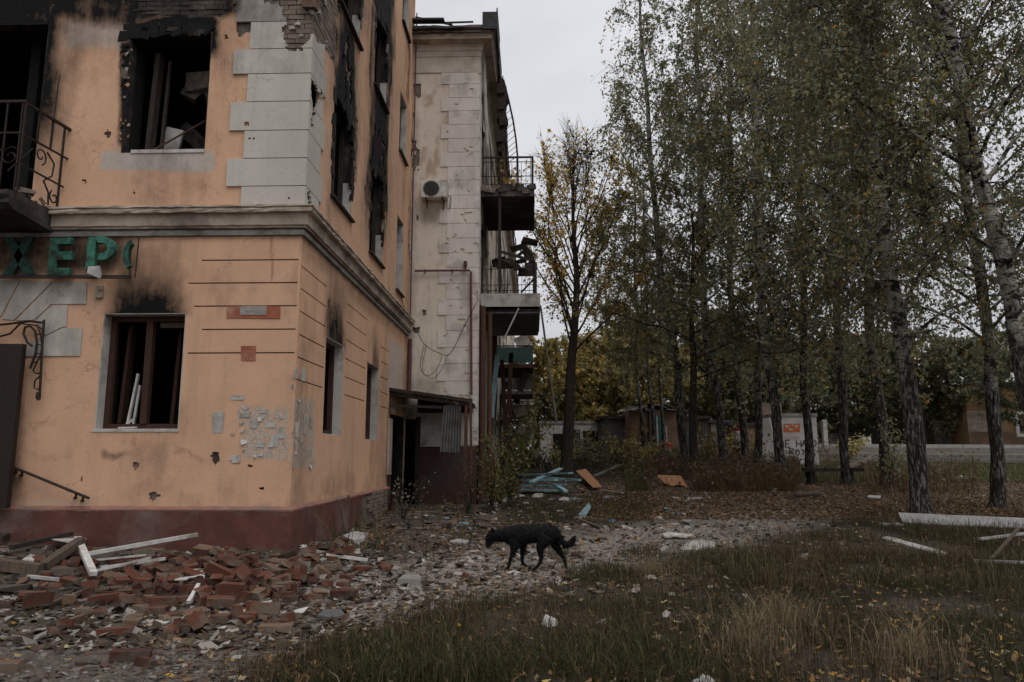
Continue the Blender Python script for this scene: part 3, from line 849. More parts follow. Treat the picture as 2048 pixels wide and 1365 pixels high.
fz = [z for g_ in GROOVES for z in (g_ - GW, g_ + GW)] + [h[k] for h in F_HOLES for k in (2, 3)]
fs = [h[k] for h in F_HOLES for k in (0, 1)] + [-4.52, -4.68, -4.58, -4.45, -4.63]
sl = grid_lines(-14.0, CX, 0.032, fs, coarse=(-7.2, CX)); zl = grid_lines(0.74, TOPZ, 0.032, fz, coarse=(0.74, 8.3))
def arch_cut(fn, rects):
    return lambda S, Z: fn(S, Z) & ~in_rects(S, Z, rects)
V, Q, SS, ZZ = coat(front, sl, zl, solid_front, 0.03, 0.010, fixed_s=fs, fixed_z=fz, rough=0.012)
def rust_front(S, Z):
    P = np.stack([S, np.full(S.shape, CY_), Z], -1); u, v = project(P)
    w = 8 * (fbm(S * 9, Z * 9, 35) - 0.5)
    return np.maximum(bump1(u + w, 541, 546, 2) * bump1(v, 462, 560, 8) * 0.75, bump1(u, 385, 420, 10) * bump1(v, 345, 385, 10) * 0.15)
pf = np_mesh('plaster', V, Q, mats=M['peach'], parent=house,
             attrs={'soot': soot_front(SS, ZZ), 'paper': paper_front(SS, ZZ), 'chalk': chalk_front(SS, ZZ), 'rust': rust_front(SS, ZZ)})
fz2 = [z for g_ in (3.96, 3.65, 3.34, 3.02, 2.71, 2.41) for z in (g_ - GW, g_ + GW)] + [h[k] for h in S_HOLES for k in (2, 3)]
fs2 = [h[k] for h in S_HOLES for k in (0, 1)] + [11.0, 12.26, 13.75, 15.15, 15.95]
sl2 = grid_lines(CY_, WY, 0.06, fs2); zl2 = grid_lines(0.74, TOPZ, 0.055, fz2, coarse=(0.74, 13.3))
V, Q, SS, ZZ = coat(side, sl2, zl2, solid_side, 0.03, 0.012, fixed_s=fs2, fixed_z=fz2, rough=0.012)
ps = np_mesh('plaster', V, Q, mats=M['peach'], parent=house,
             attrs={'soot': soot_side(SS, ZZ), 'paper': paper_side(SS, ZZ), 'chalk': chalk_side(SS, ZZ), 'rust': SS * 0 + bump1(SS, 17.9, 18.4, .05) * 0.3 * bump1(ZZ, 2, 8, .5)})

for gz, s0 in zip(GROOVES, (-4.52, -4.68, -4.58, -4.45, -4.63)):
    mb = MB(); mb.bb(s0, CX - 0.03, CY_ + .022, CY_ + .029, gz - GW, gz + GW); mb.build('joint', M['joint'], house)  # strip added at the groove bottom, its shade painted in
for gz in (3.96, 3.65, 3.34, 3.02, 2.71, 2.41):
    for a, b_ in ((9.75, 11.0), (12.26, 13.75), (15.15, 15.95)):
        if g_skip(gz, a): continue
        mb = MB(); mb.bb(CX - .029, CX - .022, a, b_, gz - GW, gz + GW); mb.build('joint', M['joint'], house)  # same painted shade strips in the side wall grooves
# flat arch stones over the ground-floor front window and the door, as they are cut
def stone(px, out, name='voussoir', mat='white_plaster', soot_fn=soot_front):
    pts = [on_y(u, v, CY_ - out) for u, v in px]
    mb_ = MB(); mb_.prism(pts, (0, out - 0.004, 0))
    Va = np.array([tuple(v) for v in mb_.V])
    o = np_mesh(name, Va, mb_.Q, mb_.T, M[mat], house,
                attrs={'soot': np.clip(soot_fn(Va[:, 0], Va[:, 2]) * .5 + .22, 0, 1), 'paper': Va[:, 0] * 0, 'chalk': Va[:, 0] * 0, 'rust': Va[:, 0] * 0})
    return o
K = 300 / 1365.0
def ck(pts): return [(x * K, 440 + y * K) for x, y in pts]
for pl in ([(484, 568), (788, 571), (780, 765), (464, 767), (310, 910), (142, 918)],
           [(472, 777), (612, 777), (600, 972), (562, 976), (414, 1050), (327, 912)],
           [(567, 985), (748, 982), (728, 1238), (195, 1241), (160, 1170), (417, 1057)],
           [(190, 550), (470, 566), (127, 912), (14, 903)],
           [(-160, 548), (177, 549), (0, 885), (-200, 880)]):
    stone(ck(pl), 0.018)

# quoin stones, each wrapping the corner
QZ = [4.785, 5.075, 5.48, 5.89, 6.32, 6.74, 7.12, 7.54, 7.96, 8.38, 8.8, 9.22, 9.64, 10.06, 10.48, 10.9, 11.32, 11.74, 12.16, 12.58, 13.0, 13.42]
QOUT = 0.032
def quoin_solid_f(S, Z):
    P = np.stack([S, np.full(S.shape, CY_ - QOUT), Z], -1); u, v = project(P)
    n = fbm(S * 4.5, Z * 4.5, 53, 5) - 0.5
    ok = ~(bump1(u, 560, 640, 14) * (1 - sstep(v, 70, 135)) + n * 1.8 > 0.62)
    ok &= ~(bump1(u, 520, 640, 10) * (1 - sstep(v, 0, 36)) + n * 1.2 > 0.7)
    return ok
def quoin_solid_s(S, Z):
    P = np.stack([np.full(S.shape, CX + QOUT), S, Z], -1); u, v = project(P)
    n = fbm(S * 4.5, Z * 4.5, 57, 5) - 0.5
    ok = ~((1 - sstep(v, 62, 112)) + n * 1.5 > 0.6)
    ok &= ~((np.abs(u - np.interp(v, [150, 190, 225, 270], [618, 632, 626, 621])) + n * 24 < np.interp(v, [140, 175, 215, 272], [2, 9, 8, 0])))
    return ok
for i in range(len(QZ) - 1):
    z0, z1 = QZ[i] + 0.012, QZ[i + 1]
    long_ = i % 2 == 1
    x0 = -4.235 if long_ else -4.015
    y1 = 10.44 if long_ else 10.30
    stp = 0.03 if z1 < 8.5 else 0.12
    Vs, Qs, A = [], [], 0
    at_s = []
    for fr, s0, s1, fn, fl, so in ((lambda s, z, o=0: front(s, z, o + QOUT), x0, CX + QOUT, quoin_solid_f, False, soot_front),
                                   (lambda s, z, o=0: side(s, z, o + QOUT), CY_ - QOUT, y1, quoin_solid_s, False, soot_side)):
        f2 = fn if z1 < 8.5 else (lambda S, Z: np.ones(S.shape, bool))
        v_, q_, s_, zz_ = coat(fr, grid_lines(s0, s1, stp), grid_lines(z0, z1, stp), f2, QOUT + 0.004, 0.007, flip=fl, rough=0.004)
        if len(v_) == 0: continue
        Vs.append(v_); Qs.append(q_ + A); A += len(v_)
        at_s.append(np.clip(so(s_, zz_) * 0.55 + (0.42 if z0 > 7.4 else 0.1 if z0 > 6.6 else 0), 0, 1))
    if Vs:
        Vq = np.concatenate(Vs); zr = Vq[:, 0] * 0
        np_mesh('quoin_block', Vq, np.concatenate(Qs), mats=M['white_plaster'], parent=house,
                attrs={'soot': np.concatenate(at_s), 'paper': zr, 'chalk': zr, 'rust': zr})

# bare brickwork where the plaster has gone
def lay_bricks(frame, s0, s1, z0, z1, test, along_x, recess=0.012, mat='wall_brick', name='brick', cap=110, dark=None):
    n = 0
    row = 0; z = z0
    base = None
    while z < z1:
        s = s0 - (0.13 if row % 2 else 0)
        while s < s1:
            a, b_ = max(s, s0), min(s + 0.25, s1)
            if b_ - a > 0.06 and test((a + b_) / 2, z + 0.035) and n < cap:
                w = b_ - a
                mb_ = MB()
                c = Vector(frame((a + b_) / 2, z + 0.034, -0.02 - recess + random.uniform(-0.004, 0.007)))
                size = (w - 0.012, 0.05, 0.064) if along_x else (0.05, w - 0.012, 0.064)
                mb_.box(c, size, None, 0.004)
                mb_.build(name, M[dark] if dark and random.random() < 0.35 else M[mat], house); n += 1
            s += 0.25
        z += 0.075; row += 1
def px_front(s, z): return project((s, CY_, z))
def px_side(s, z): return project((CX, s, z))
lay_bricks(front, -3.75, CX - 0.01, 7.0, 8.15, lambda s, z: (px_front(s, z)[0] > 545 and px_front(s, z)[1] < 110), True)
lay_bricks(side, CY_ + 0.02, 11.0, 7.25, 8.8, lambda s, z: px_side(s, z)[1] < 118, False, cap=130)
lay_bricks(front, -5.95, -4.3, 7.62, 8.15, lambda s, z: True, True, mat='sooty_brick')
# a hanging scrap of red brick at the corner
tag(MB().box((CX - 0.02, CY_ - 0.03, 7.84), (0.16, 0.12, 0.2), None, 0.03).build('brick', M['brick'], house))

# cornice band turning the corner
def sweep(profile, path, name, mat, parent, jit=0.0, step=0.12):
    """profile: list of (out, z); path: list of (x, y, nx, ny) mitre points in order"""
    pts = []
    for (a, b_) in zip(path[:-1], path[1:]):
        L = math.hypot(b_[0] - a[0], b_[1] - a[1]); k = max(1, int(L / step))
        for i in range(k):
            t = i / k
            pts.append(tuple(a[j] + (b_[j] - a[j]) * t for j in range(4)))
    pts.append(path[-1])
    V = []; Q = []; n = len(profile)
    for i, p in enumerate(pts):
        for (o, z) in profile:
            o2 = o + random.uniform(-jit, jit); z2 = z + random.uniform(-jit, jit) * 0.6
            V.append((p[0] + p[2] * o2, p[1] + p[3] * o2, z2))
    for i in range(len(pts) - 1):
        for k in range(n - 1):
            Q.append((i * n + k, (i + 1) * n + k, (i + 1) * n + k + 1, i * n + k + 1))
    return np_mesh(name, V, Q, mats=mat, parent=parent)
corner_path = lambda x0, y1: [(x0, CY_, 0, -1), (CX, CY_, 0, -1), (CX, CY_, 1, -1), (CX, CY_, 1, 0), (CX, y1, 1, 0)]
def mitre(x0, y1): return [(x0, CY_, 0.0, -1.0), (CX - 0.22, CY_, 0.0, -1.0), (CX, CY_, 1.0, -1.0), (CX, CY_ + 0.22, 1.0, 0.0), (CX, y1, 1.0, 0.0)]
# the two ends of the mitre run straight: handled by keeping the corner point doubled
def run(profile, name, mat, jit, x0=-14.0, y1=WY, step=0.1):
    a = sweep(profile, [(x0, CY_, 0.0, -1.0), (CX, CY_, 0.0, -1.0)], name, mat, house, jit, step)
    return a
def cornice_run(profile, name, mat, jit, step=0.1):
    V = []; Q = []; n = len(profile); rows = []
    xs_ = list(np.arange(-14.0, CX - 0.3, step))
    for x in xs_: rows.append([(x, CY_ - o, z) for o, z in profile])
    rows.append([(CX + o, CY_ - o, z) for o, z in profile])
    for y in np.arange(CY_ + 0.3, WY - 0.02, step): rows.append([(CX + o, y, z) for o, z in profile])
    for r in rows:
        for k, p in enumerate(r):
            jj = jit if 0 < k < n - 1 else 0
            V.append((p[0] + random.uniform(-jj, jj), p[1] + random.uniform(-jj, jj), p[2] + random.uniform(-jj, jj) * .8))
    for i in range(len(rows) - 1):
        for k in range(n - 1):
            Q.append((i * n + k, (i + 1) * n + k, (i + 1) * n + k + 1, i * n + k + 1))
    return np_mesh(name, V, Q, mats=mat, parent=house)
cornice_run([(0.0, 4.47), (0.07, 4.475), (0.075, 4.50), (0.10, 4.505), (0.105, 4.655), (0.115, 4.665)], 'cornice', M['cornice'], 0.006)
cornice_run([(0.105, 4.66), (0.17, 4.668), (0.178, 4.70), (0.165, 4.73), (0.19, 4.738), (0.185, 4.765), (0.0, 4.80)], 'cornice', M['cornice'], 0.009)
cornice_run([(0.0, 4.375), (0.045, 4.38), (0.05, 4.43), (0.02, 4.468), (0.0, 4.475)], 'cornice', M['concrete'], 0.003)

# plinth
def plinth_profile(prof, name, mat, jit, y1=16.3, step=0.1):
    V = []; Q = []; n = len(prof); rows = []
    for x in np.arange(-14.0, CX - 0.2, step): rows.append([(x, CY_ - o, z) for o, z in prof])
    rows.append([(CX + o, CY_ - o, z) for o, z in prof])
    for y in np.arange(CY_ + 0.2, y1, step): rows.append([(CX + o, y, z) for o, z in prof])
    for r in rows:
        for p in r: V.append(tuple(c + random.uniform(-jit, jit) for c in p))
    for i in range(len(rows) - 1):
        for k in range(n - 1): Q.append((i * n + k, (i + 1) * n + k, (i + 1) * n + k + 1, i * n + k + 1))
    return np_mesh(name, V, Q, mats=mat, parent=house)
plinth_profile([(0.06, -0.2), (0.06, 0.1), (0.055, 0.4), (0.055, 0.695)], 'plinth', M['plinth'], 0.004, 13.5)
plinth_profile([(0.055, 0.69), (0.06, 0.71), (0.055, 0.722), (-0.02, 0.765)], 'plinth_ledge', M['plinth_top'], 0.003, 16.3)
mb = MB(); mb.bb(CX - .2, CX + 0.02, 13.4, 16.3, -0.2, 0.72); mb.build('plinth', M['core'], house)
mb = MB(); mb.bb(CX - .2, CX + 0.052, 15.95, 16.33, -0.2, 0.70); mb.build('plinth', M['plinth'], house)
lay_bricks(lambda s, z, o=0: (CX + 0.055 + o, s, z), 13.95, 15.95, 0.05, 0.70, lambda s, z: s > 14.6 or vnoise(s * 3, z * 4, 5) > .45, False, recess=0.0, cap=70)

# windows: reveals, sashes, sills
def window(frame, h, lining, sash=None, sill=None, mull=True, depth=0.30, parent=house, label=None, jambs='lrtb', sash_thick=0.07, mull_at=0.5, rev=0.17):
    s0, s1, z0, z1 = h
    t = 0.014
    mb_ = MB()
    def slab(a, b_, c_, d_, o0, o1, mbx):
        P = [frame(a, c_, o0), frame(b_, c_, o0), frame(b_, d_, o0), frame(a, d_, o0), frame(a, c_, o1), frame(b_, c_, o1), frame(b_, d_, o1), frame(a, d_, o1)]
        mbx.add(P, [(0, 1, 2, 3), (7, 6, 5, 4), (0, 4, 5, 1), (1, 5, 6, 2), (2, 6, 7, 3), (3, 7, 4, 0)])
    if 'l' in jambs: slab(s0, s0 + t, z0, z1, -rev, -0.004, mb_)
    if 'r' in jambs: slab(s1 - t, s1, z0, z1, -rev, -0.004, mb_)
    if 't' in jambs: slab(s0 + t, s1 - t, z1 - t, z1, -rev, -0.004, mb_)
    if 'b' in jambs: slab(s0 + t, s1 - t, z0, z0 + t, -rev, -0.004, mb_)
    w = mb_.build('window', lining, parent)
    if label: w['label'] = label
    ib = MB()
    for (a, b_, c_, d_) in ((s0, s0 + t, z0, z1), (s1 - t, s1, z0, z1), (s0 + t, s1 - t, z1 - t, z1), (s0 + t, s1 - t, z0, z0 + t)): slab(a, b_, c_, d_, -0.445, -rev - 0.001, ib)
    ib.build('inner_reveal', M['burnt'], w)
    if sash is not None:
        fr = MB(); k = sash_thick; d0, d1 = -rev - 0.075, -rev - 0.005
        slab(s0 + t, s0 + t + k, z0 + t, z1 - t, d0, d1, fr); slab(s1 - t - k, s1 - t, z0 + t, z1 - t, d0, d1, fr)
        slab(s0 + t + k, s1 - t - k, z0 + t, z0 + t + k, d0, d1, fr); slab(s0 + t + k, s1 - t - k, z1 - t - k, z1 - t, d0, d1, fr)
        f = fr.build('frame', sash, w)
        if mull:
            m_ = MB(); sm = s0 + (s1 - s0) * mull_at
            slab(sm - 0.045, sm + 0.045, z0 + t + k, z1 - t - k, d0 + 0.002, d1 + 0.025, m_); m_.build('mullion', sash, w)
    if sill is not None:
        sb = MB(); slab(s0 - 0.05, s1 + 0.05, z0 - 0.03, z0 + 0.004, -0.12, 0.07, sb); sb.build('sill', sill, w)
    return w
def slab_on(frame, a, b_, c_, d_, o0, o1, name, mat, parent):
    mbx = MB()
    P = [frame(a, c_, o0), frame(b_, c_, o0), frame(b_, d_, o0), frame(a, d_, o0), frame(a, c_, o1), frame(b_, c_, o1), frame(b_, d_, o1), frame(a, d_, o1)]
    mbx.add(P, [(0, 1, 2, 3), (7, 6, 5, 4), (0, 4, 5, 1), (1, 5, 6, 2), (2, 6, 7, 3), (3, 7, 4, 0)])
    return mbx.build(name, mat, parent)

w1 = window(front, F_HOLES[0], M['lining'], M['red_wood'], None, True, 0.30, label='glassless ground-floor window with red-brown sash and white jamb')
s0, s1, z0, z1 = F_HOLES[0]
slab_on(front, s0 + .66, s1 - .09, z1 - .16, z1 - .085, -0.30, -0.245, 'sash_rail', M['old_wood'], w1)
mb = MB(); mb.bar(front(s0 + .30, z0 + .06, -.26), front(s0 + .36, z0 + .78, -.33), 0.045, 0.03); mb.bar(front(s0 + .37, z0 + .05, -.28), front(s0 + .39, z0 + .62, -.34), 0.035, 0.03)
mb.bar(front(s0 + .24, z0 + .03, -.16), front(s0 + .5, z0 + .035, -.12), 0.04, 0.02); mb.bar(front(s0 + .27, z0 + .03, -.18), front(s0 + .36, z0 + .16, -.3), 0.03, 0.025)
mb.build_each('broken_sash', M['white_paint'], w1)
mb = MB(); mb.bar(front(s0 + .78, z0 + .03, -.55), front(s0 + .80, z1 - .15, -.6), 0.10, 0.05); mb.build('casement', M['red_wood'], w1)
mb = MB(); mb.bar(front(s0 + .14, z0 + .1, -.4), front(s0 + .17, z1 - .1, -.45), 0.14, 0.05); mb.build('casement', M['red_wood'], w1)
slab_on(front, s0 - .03, s1 + .005, z0 - .028, z0 - .001, -.01, 0.012, 'sill', M['lining'], w1)

w2 = window(front, F_HOLES[1], M['black_lining'], None, None, False, label='burnt-out upper window with charred jamb and pale patched sill')
s0, s1, z0, z1 = F_HOLES[1]
slab_on(front, s0 + .15, s1 - .0, z0 - .01, z0 + .04, -.2, 0.015, 'sill', M['white_paint'], w2)
mb = MB(); mb.bar(front(s0 + .22, z0 + .1, -.34), front(s0 + .26, z1 - .15, -.36), 0.15, 0.07); mb.bar(front(s0 + .36, z0 + .1, -.4), front(s0 + .39, z1 - .2, -.42), 0.05, 0.04)
mb.build('frame', M['black_wood'], w2)
mb = MB(); mb.tube([front(s0 + .42, z0 + .05, -.05), front(s1 - .02, z0 + .80, -.45)], 0.014, 6); mb.build('iron_rod', M['rust'], w2)
mb = MB(); mb.box(front(s0 + .75, z0 + .45, -.9), (0.9, 0.12, 0.22), Euler((0, 0.75, 0.2))); mb.build('fallen_beam', M['black_lining'], w2)
mb = MB(); mb.box(front(s0 + .42, z0 + .3, -.55), (0.26, 0.05, 0.6), Euler((0.1, 0.25, 0))); mb.build('broken_board', M['lining'], w2)
mb = MB()
for a, b_, c_, sz in ((.72, 1.42, -.7, .3), (.9, 1.28, -.8, .22), (1.05, .98, -.6, .14), (.55, 1.3, -.8, .2)):
    mb.box(front(s0 + a, z0 + b_, c_), (sz * 1.3, .12, sz), Euler((random.uniform(-.4, .4), random.uniform(-1, 1), 0)), 0.05)
mb.build_each('hanging_plaster', M['core'], w2)
mb = MB(); mb.bar(front(s0 + .7, z0 + 1.48, -.8), front(s1, z0 + 1.52, -.8), .1, .12); mb.bar(front(s0 + .8, z0 + .98, -.9), front(s1, z0 + 1.0, -.9), .1, .1); mb.build_each('charred_joist', M['black_lining'], w2)
# blistered paint flakes on the charred jamb
for k in range(18):
    v = random.uniform(85, 292); u = np.interp(v, [85, 292], [257, 246]) + random.uniform(-8, 10)
    p = on_y(u, v, CY_ - 0.02); sz = random.uniform(0.015, 0.045)
    MB().box(p, (sz, 0.006, sz * random.uniform(1, 1.8)), Euler((random.uniform(-.4, .4), random.uniform(-.6, .6), random.uniform(-.6, .6))), sz * .2).build('paint_flake', M['orange_board'] if k % 2 else M['grey_plaque'], house)

for i in (2, 3, 4, 5, 6, 7):
    w_ = window(front, F_HOLES[i], M['black_lining'], M['black_wood'] if i > 3 else None, None, True)
d = MB(); d.bb(-7.18, -6.72, CY_ - 0.24, CY_ - 0.16, 0.74, 2.86); d.build('door', M['iron'], house)['label'] = 'black metal entrance door leaf folded back to the wall'

for i, h in enumerate(S_HOLES):
    if i == 2:
        window(side, h, M['black_lining'], None, None, False, jambs='lrt'); continue
    ground = i < 2
    w_ = window(side, h, M['lining'] if ground or i in (5, 8, 9) else M['black_lining'], M['red_wood'] if ground or i in (5, 8) else M['black_wood'], None if ground else M['black_wood'] if i not in (5, 8) else M['old_wood'], not ground, 0.34, mull_at=0.45, rev=0.15)
    if not ground and i not in (5, 8, 9):
        s0, s1, z0, z1 = h
        # unburnt lower part of the far reveal
        slab_on(side, s1 - .02, s1 - .008, z0 + .02, z0 + (z1 - z0) * .38, -.15, -.006, 'reveal_patch', M['lining'], w_)
        mb = MB()
        for k in range(5): mb.bar(side(random.uniform(s0 + .1, s1 - .1), z0 + .02, -.3), side(random.uniform(s0 + .1, s1 - .1), z0 + random.uniform(.4, 1.2), -random.uniform(.3, .8)), .05, .04)
        mb.build_each('charred_lath', M['black_wood'], w_)

# ragged, blistered edges round the burnt openings of the side wall
for hi in (3, 4, 6, 7):
    s0, s1, z0, z1 = S_HOLES[hi]
    for k in range(26):
        e = random.random()
        if e < .4: s_, z_ = random.uniform(s0, s1), z1 + random.uniform(-.06, .05)
        elif e < .72: s_, z_ = s1 + random.uniform(-.04, .06), random.uniform(z0 + .5, z1)
        else: s_, z_ = s0 + random.uniform(-.06, .03), random.uniform(z0 + .3, z1)
        w_, h_ = random.uniform(.04, .13), random.uniform(.05, .26)
        P = [side(s_ - w_ * random.uniform(.6, 1), z_ - h_ * random.uniform(.2, 1), .012), side(s_ + w_ * random.uniform(.2, 1), z_ - h_ * random.uniform(.6, 1), .012), side(s_ + w_ * random.uniform(.5, 1), z_ + h_ * random.uniform(.1, .8), .02), side(s_ - w_ * random.uniform(.1, .8), z_ + h_ * random.uniform(.4, 1), .016)]
        MB().prism(P, (-.04, 0, 0)).build('charred_flake', M['burnt'] if random.random() < .7 else M['black_lining'] if random.random() < .85 else M['core'], house)
s0, s1, z0, z1 = F_HOLES[1]
for k in range(22):
    s_, z_ = random.uniform(s0 - .08, s1 + .1), z1 + random.uniform(-.05, .1); w_, h_ = random.uniform(.05, .16), random.uniform(.04, .16)
    P = [front(s_ - w_ * random.uniform(.6, 1), z_ - h_ * random.uniform(.2, 1), .012), front(s_ + w_ * random.uniform(.2, 1), z_ - h_ * random.uniform(.6, 1), .012), front(s_ + w_ * random.uniform(.5, 1), z_ + h_ * random.uniform(.1, .8), .02), front(s_ - w_ * random.uniform(.1, .8), z_ + h_ * random.uniform(.4, 1), .016)]
    MB().prism(P, (0, .04, 0)).build('charred_flake', M['burnt'] if random.random() < .8 else M['black_lining'], house)
# small plates and marks on the front wall
def plate(px, out, name, mat, thick=0.012):
    pts = [on_y(u, v, CY_ - out) for u, v in px]
    return MB().prism(pts, (0, thick, 0)).build(name, mat, house)
plate([(453, 613), (480, 613), (480, 637), (453, 637)], 0.012, 'name_board', M['red_plaque'])
plate([(533, 613), (560, 613), (560, 637), (533, 637)], 0.012, 'name_board', M['red_plaque'])
plate([(480, 630.5), (533, 630.5), (533, 637), (480, 637)], 0.012, 'name_board', M['red_plaque'])
plate([(480, 612), (533, 612), (533, 630), (480, 630)], 0.018, 'street_plaque', M['grey_plaque'])
plate([(482, 692), (511, 692), (511, 722), (482, 722)], 0.010, 'red_plaque', M['red_plaque'])
pl = MB()
for k in range(5):
    pl.bar(on_y(492 + k * 6, 622 + (k % 2) * 2, CY_ - 0.019), on_y(496 + k * 6, 625 - (k % 3), CY_ - 0.019), 0.008, 0.002)
pl.build('street_lettering', M['iron'], house)
for (u, v, w, h, rz) in ((436, 845, 22, 42, 0), (475, 796, 26, 9, 1), (472, 919, 17, 14, -2), (490, 829, 20, 12, 3), (528, 822, 12, 9, 8), (540, 850, 18, 10, -3), (548, 884, 16, 20, 2),
                         (508, 850, 12, 12, 5), (560, 866, 14, 22, -2), (520, 890, 18, 9, 2)):
    c_ = on_y(u, v, CY_ - 0.008); kk = 9.7 / FPX
    MB().box(c_, (w * kk, 0.003, h * kk), Euler((0.03, math.radians(rz), 0)), 0.006).build('paper_sheet', M['paper'], house)
for (u, v, w, h) in ((607, 750, 14, 26), (592, 748, 10, 18), (585, 775, 8, 10), (610, 850, 10, 40), (622, 845, 8, 22), (625, 910, 6, 30), (594, 860, 10, 30), (592, 895, 8, 26)):
    c_ = on_x(u, v, CX + 0.008)
    MB().box(c_, (0.003, w * 0.0115, h * 0.0066), Euler((0.05, 0, 0)), 0.006).build('paper_sheet', M['paper'], house)
for k in range(26):
    if k < 16:
        c_ = on_y(random.uniform(460, 572), random.uniform(815, 920), CY_ - 0.014); e = Euler((random.uniform(-.6, .2), random.uniform(-.6, .6), random.uniform(-.5, .5)))
    else:
        c_ = on_x(random.uniform(582, 632), random.uniform(800, 935), CX + 0.014); e = Euler((random.uniform(-.5, .5), random.uniform(-.5, .3), math.pi / 2 + random.uniform(-.5, .5)))
    MB().box(c_, (random.uniform(.03, .08), .002, random.uniform(.02, .06)), e, 0.008).build('paper_scrap', M['paper'], house)

# ------------------------------------------------------------------ balcony above the sign
bal = MB()
bx0, bx1, by = -9.6, -6.56, 8.78
prof = []
rows = []
for x in np.arange(bx0, bx1 + 0.01, 0.1):
    rows.append(x)
V = []; Q = []
for x in rows:
    for (yy, zz) in ((CY_, 4.44), (by + .08, 4.5), (by - .02, 4.56), (by, 4.62), (by - .04, 4.66), (by - .03, 4.72), (CY_, 4.74)):
        V.append((x, yy + random.uniform(-.012, .012), zz + random.uniform(-.01, .01)))
n = 7
for i in range(len(rows) - 1):
    for k in range(n - 1): Q.append((i * n + k, (i + 1) * n + k, (i + 1) * n + k + 1, i * n + k + 1))
bslab = np_mesh('balcony', V, Q, tris=[(len(V) - n, len(V) - n + k, len(V) - n + k + 1) for k in range(1, n - 1)], mats=M['dark_concrete'], parent=house)
bslab['label'] = 'crumbling balcony slab with burnt iron railing'
zt, zm, zb = 5.95, 5.52, 4.80
rl = MB()
for z in (zt, zm): rl.bar((bx1 - .04, by + .06, z), (bx1 + .04, CY_, z), 0.035 if z == zt else .022)
rl.bar((bx1, by + .06, 5.1), (bx1 + .03, CY_ - 0.02, 5.1), .02)
for t in (0.0, .33, .66, .97):
    y_ = by + .06 + (CY_ - by - .1) * t
    rl.bar((bx1, y_, zm if 0 < t < .9 else 4.72), (bx1, y_, zt), .022)
rl.bar((bx1 + .02, CY_ - .1, 4.72), (bx1 + .02, CY_ - .1, zm), .02)
# forged scrolls on the side panel
def scroll(c, ax, up, r0, turns, start, n=22):
    pts = []
    for i in range(n):
        t = i / (n - 1); a = start + turns * 2 * math.pi * t; r = r0 * (1 - .75 * t)
        pts.append(Vector(c) + Vector(ax) * (math.cos(a) * r) + Vector(up) * (math.sin(a) * r))
    return pts
ymid = by + .55
rl.tube(scroll((bx1, ymid - .12, 5.36), (0, 1, 0), (0, 0, 1), .12, 1.2, -1.2), .011, 5)
rl.tube([(bx1, ymid, 5.46), (bx1, ymid + .16, 5.36), (bx1, ymid + .14, 5.18), (bx1, ymid - .02, 5.05), (bx1, ymid + .1, 4.93), (bx1, ymid + .12, 4.76)], .013, 5)
rl.tube(scroll((bx1, ymid + .22, 4.9), (0, 1, 0), (0, 0, 1), .1, 1.1, 2.2), .011, 5)
for x in np.arange(bx0, bx1, .2):
    rl.bar((x, by + .06, 4.72), (x, by + .06, zt), .018)
rl.bar((bx0, by + .06, zt), (bx1, by + .06, zt), .035); rl.bar((bx0, by + .06, zm), (bx1, by + .06, zm), .02)
for x in np.arange(bx0 + .1, bx1 - .1, .4):
    rl.tube(scroll((x, by + .06, 5.2), (1, 0, 0), (0, 0, 1), .13, 1.3, random.uniform(0, 3)), .009, 4)
    rl.bar((x, by + .05, 5.0), (x + .3, by + .05, 5.3), .014)
rl.build('railing', M['iron'], bslab)
db = MB()
for k in range(30):
    db.box((random.uniform(-8.4, bx1 - .05), random.uniform(by + .05, CY_ - .2), 4.77 + random.uniform(0, .07)), (random.uniform(.05, .16), random.uniform(.04, .1), random.uniform(.03, .07)), Euler((random.random(), random.random(), random.random())), .015)
dbo = db.build('plaster_debris', M['core'], bslab); dbo['kind'] = 'stuff'

# ------------------------------------------------------------------ the cream building round the corner
wing = empty('apartment_building', (WX, WY, 0.3), 'cream plastered apartment building with stepped quoins, wrecked balconies and a maroon base', 'building')
W_TOP = 12.55
WHF = [(-3.62, -2.86, 0.2, 2.3)]
core_wall('wall', lambda s, z, o=0: wing_front(s, z, o - 0.03), -9.0, WX - 0.03, 0.0, W_TOP, WHF, 0.4, M['core'], wing)
side_holes = []
for y0 in (19.5, 23.6, 27.0, 30.6, 34.6, 38.2, 42.0, 46.0, 50.0):
    for z0, z1 in ((2.2, 3.8), (5.6, 7.9), (8.55, 10.8)):
        side_holes.append((y0, y0 + 1.3, z0, z1))
core_wall('wall', lambda s, z, o=0: wing_side(s, z, o - 0.03), WY + .03, 56.0, 0.0, W_TOP, side_holes, 0.4, M['core'], wing)
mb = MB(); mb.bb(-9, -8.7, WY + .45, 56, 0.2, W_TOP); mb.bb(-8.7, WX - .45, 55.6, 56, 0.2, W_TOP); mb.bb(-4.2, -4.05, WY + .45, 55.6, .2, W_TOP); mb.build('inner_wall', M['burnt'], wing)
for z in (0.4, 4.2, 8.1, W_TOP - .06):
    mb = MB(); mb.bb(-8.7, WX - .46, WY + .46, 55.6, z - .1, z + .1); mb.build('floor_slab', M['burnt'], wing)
def wing_solid(S, Z):
    n = fbm(S * 3, Z * 3, 91, 5) - 0.5
    ok = ~in_rects(S, Z, WHF)
    ok &= ~(bump1(S + n * .3, -3.3, -2.55, .05) * bump1(Z + n * .5, 11.5, 11.95, .04) * (1 - sstep(S * .5 + Z, 10.35, 10.75)) > 0.5)
    for (a, b_, r) in ((-2.75, 5.0, .07), (-2.95, 4.55, .1), (-2.3, 8.3, .1), (-1.7, 5.2, .05)):
        ok &= ~(np.hypot(S - a, Z - b_) + n * .15 < r)
    ok &= ~((fbm(S * 5, Z * 2, 95, 4) > 0.62) & (S < -2.95))
    return ok
fsw = [-2.86]; 
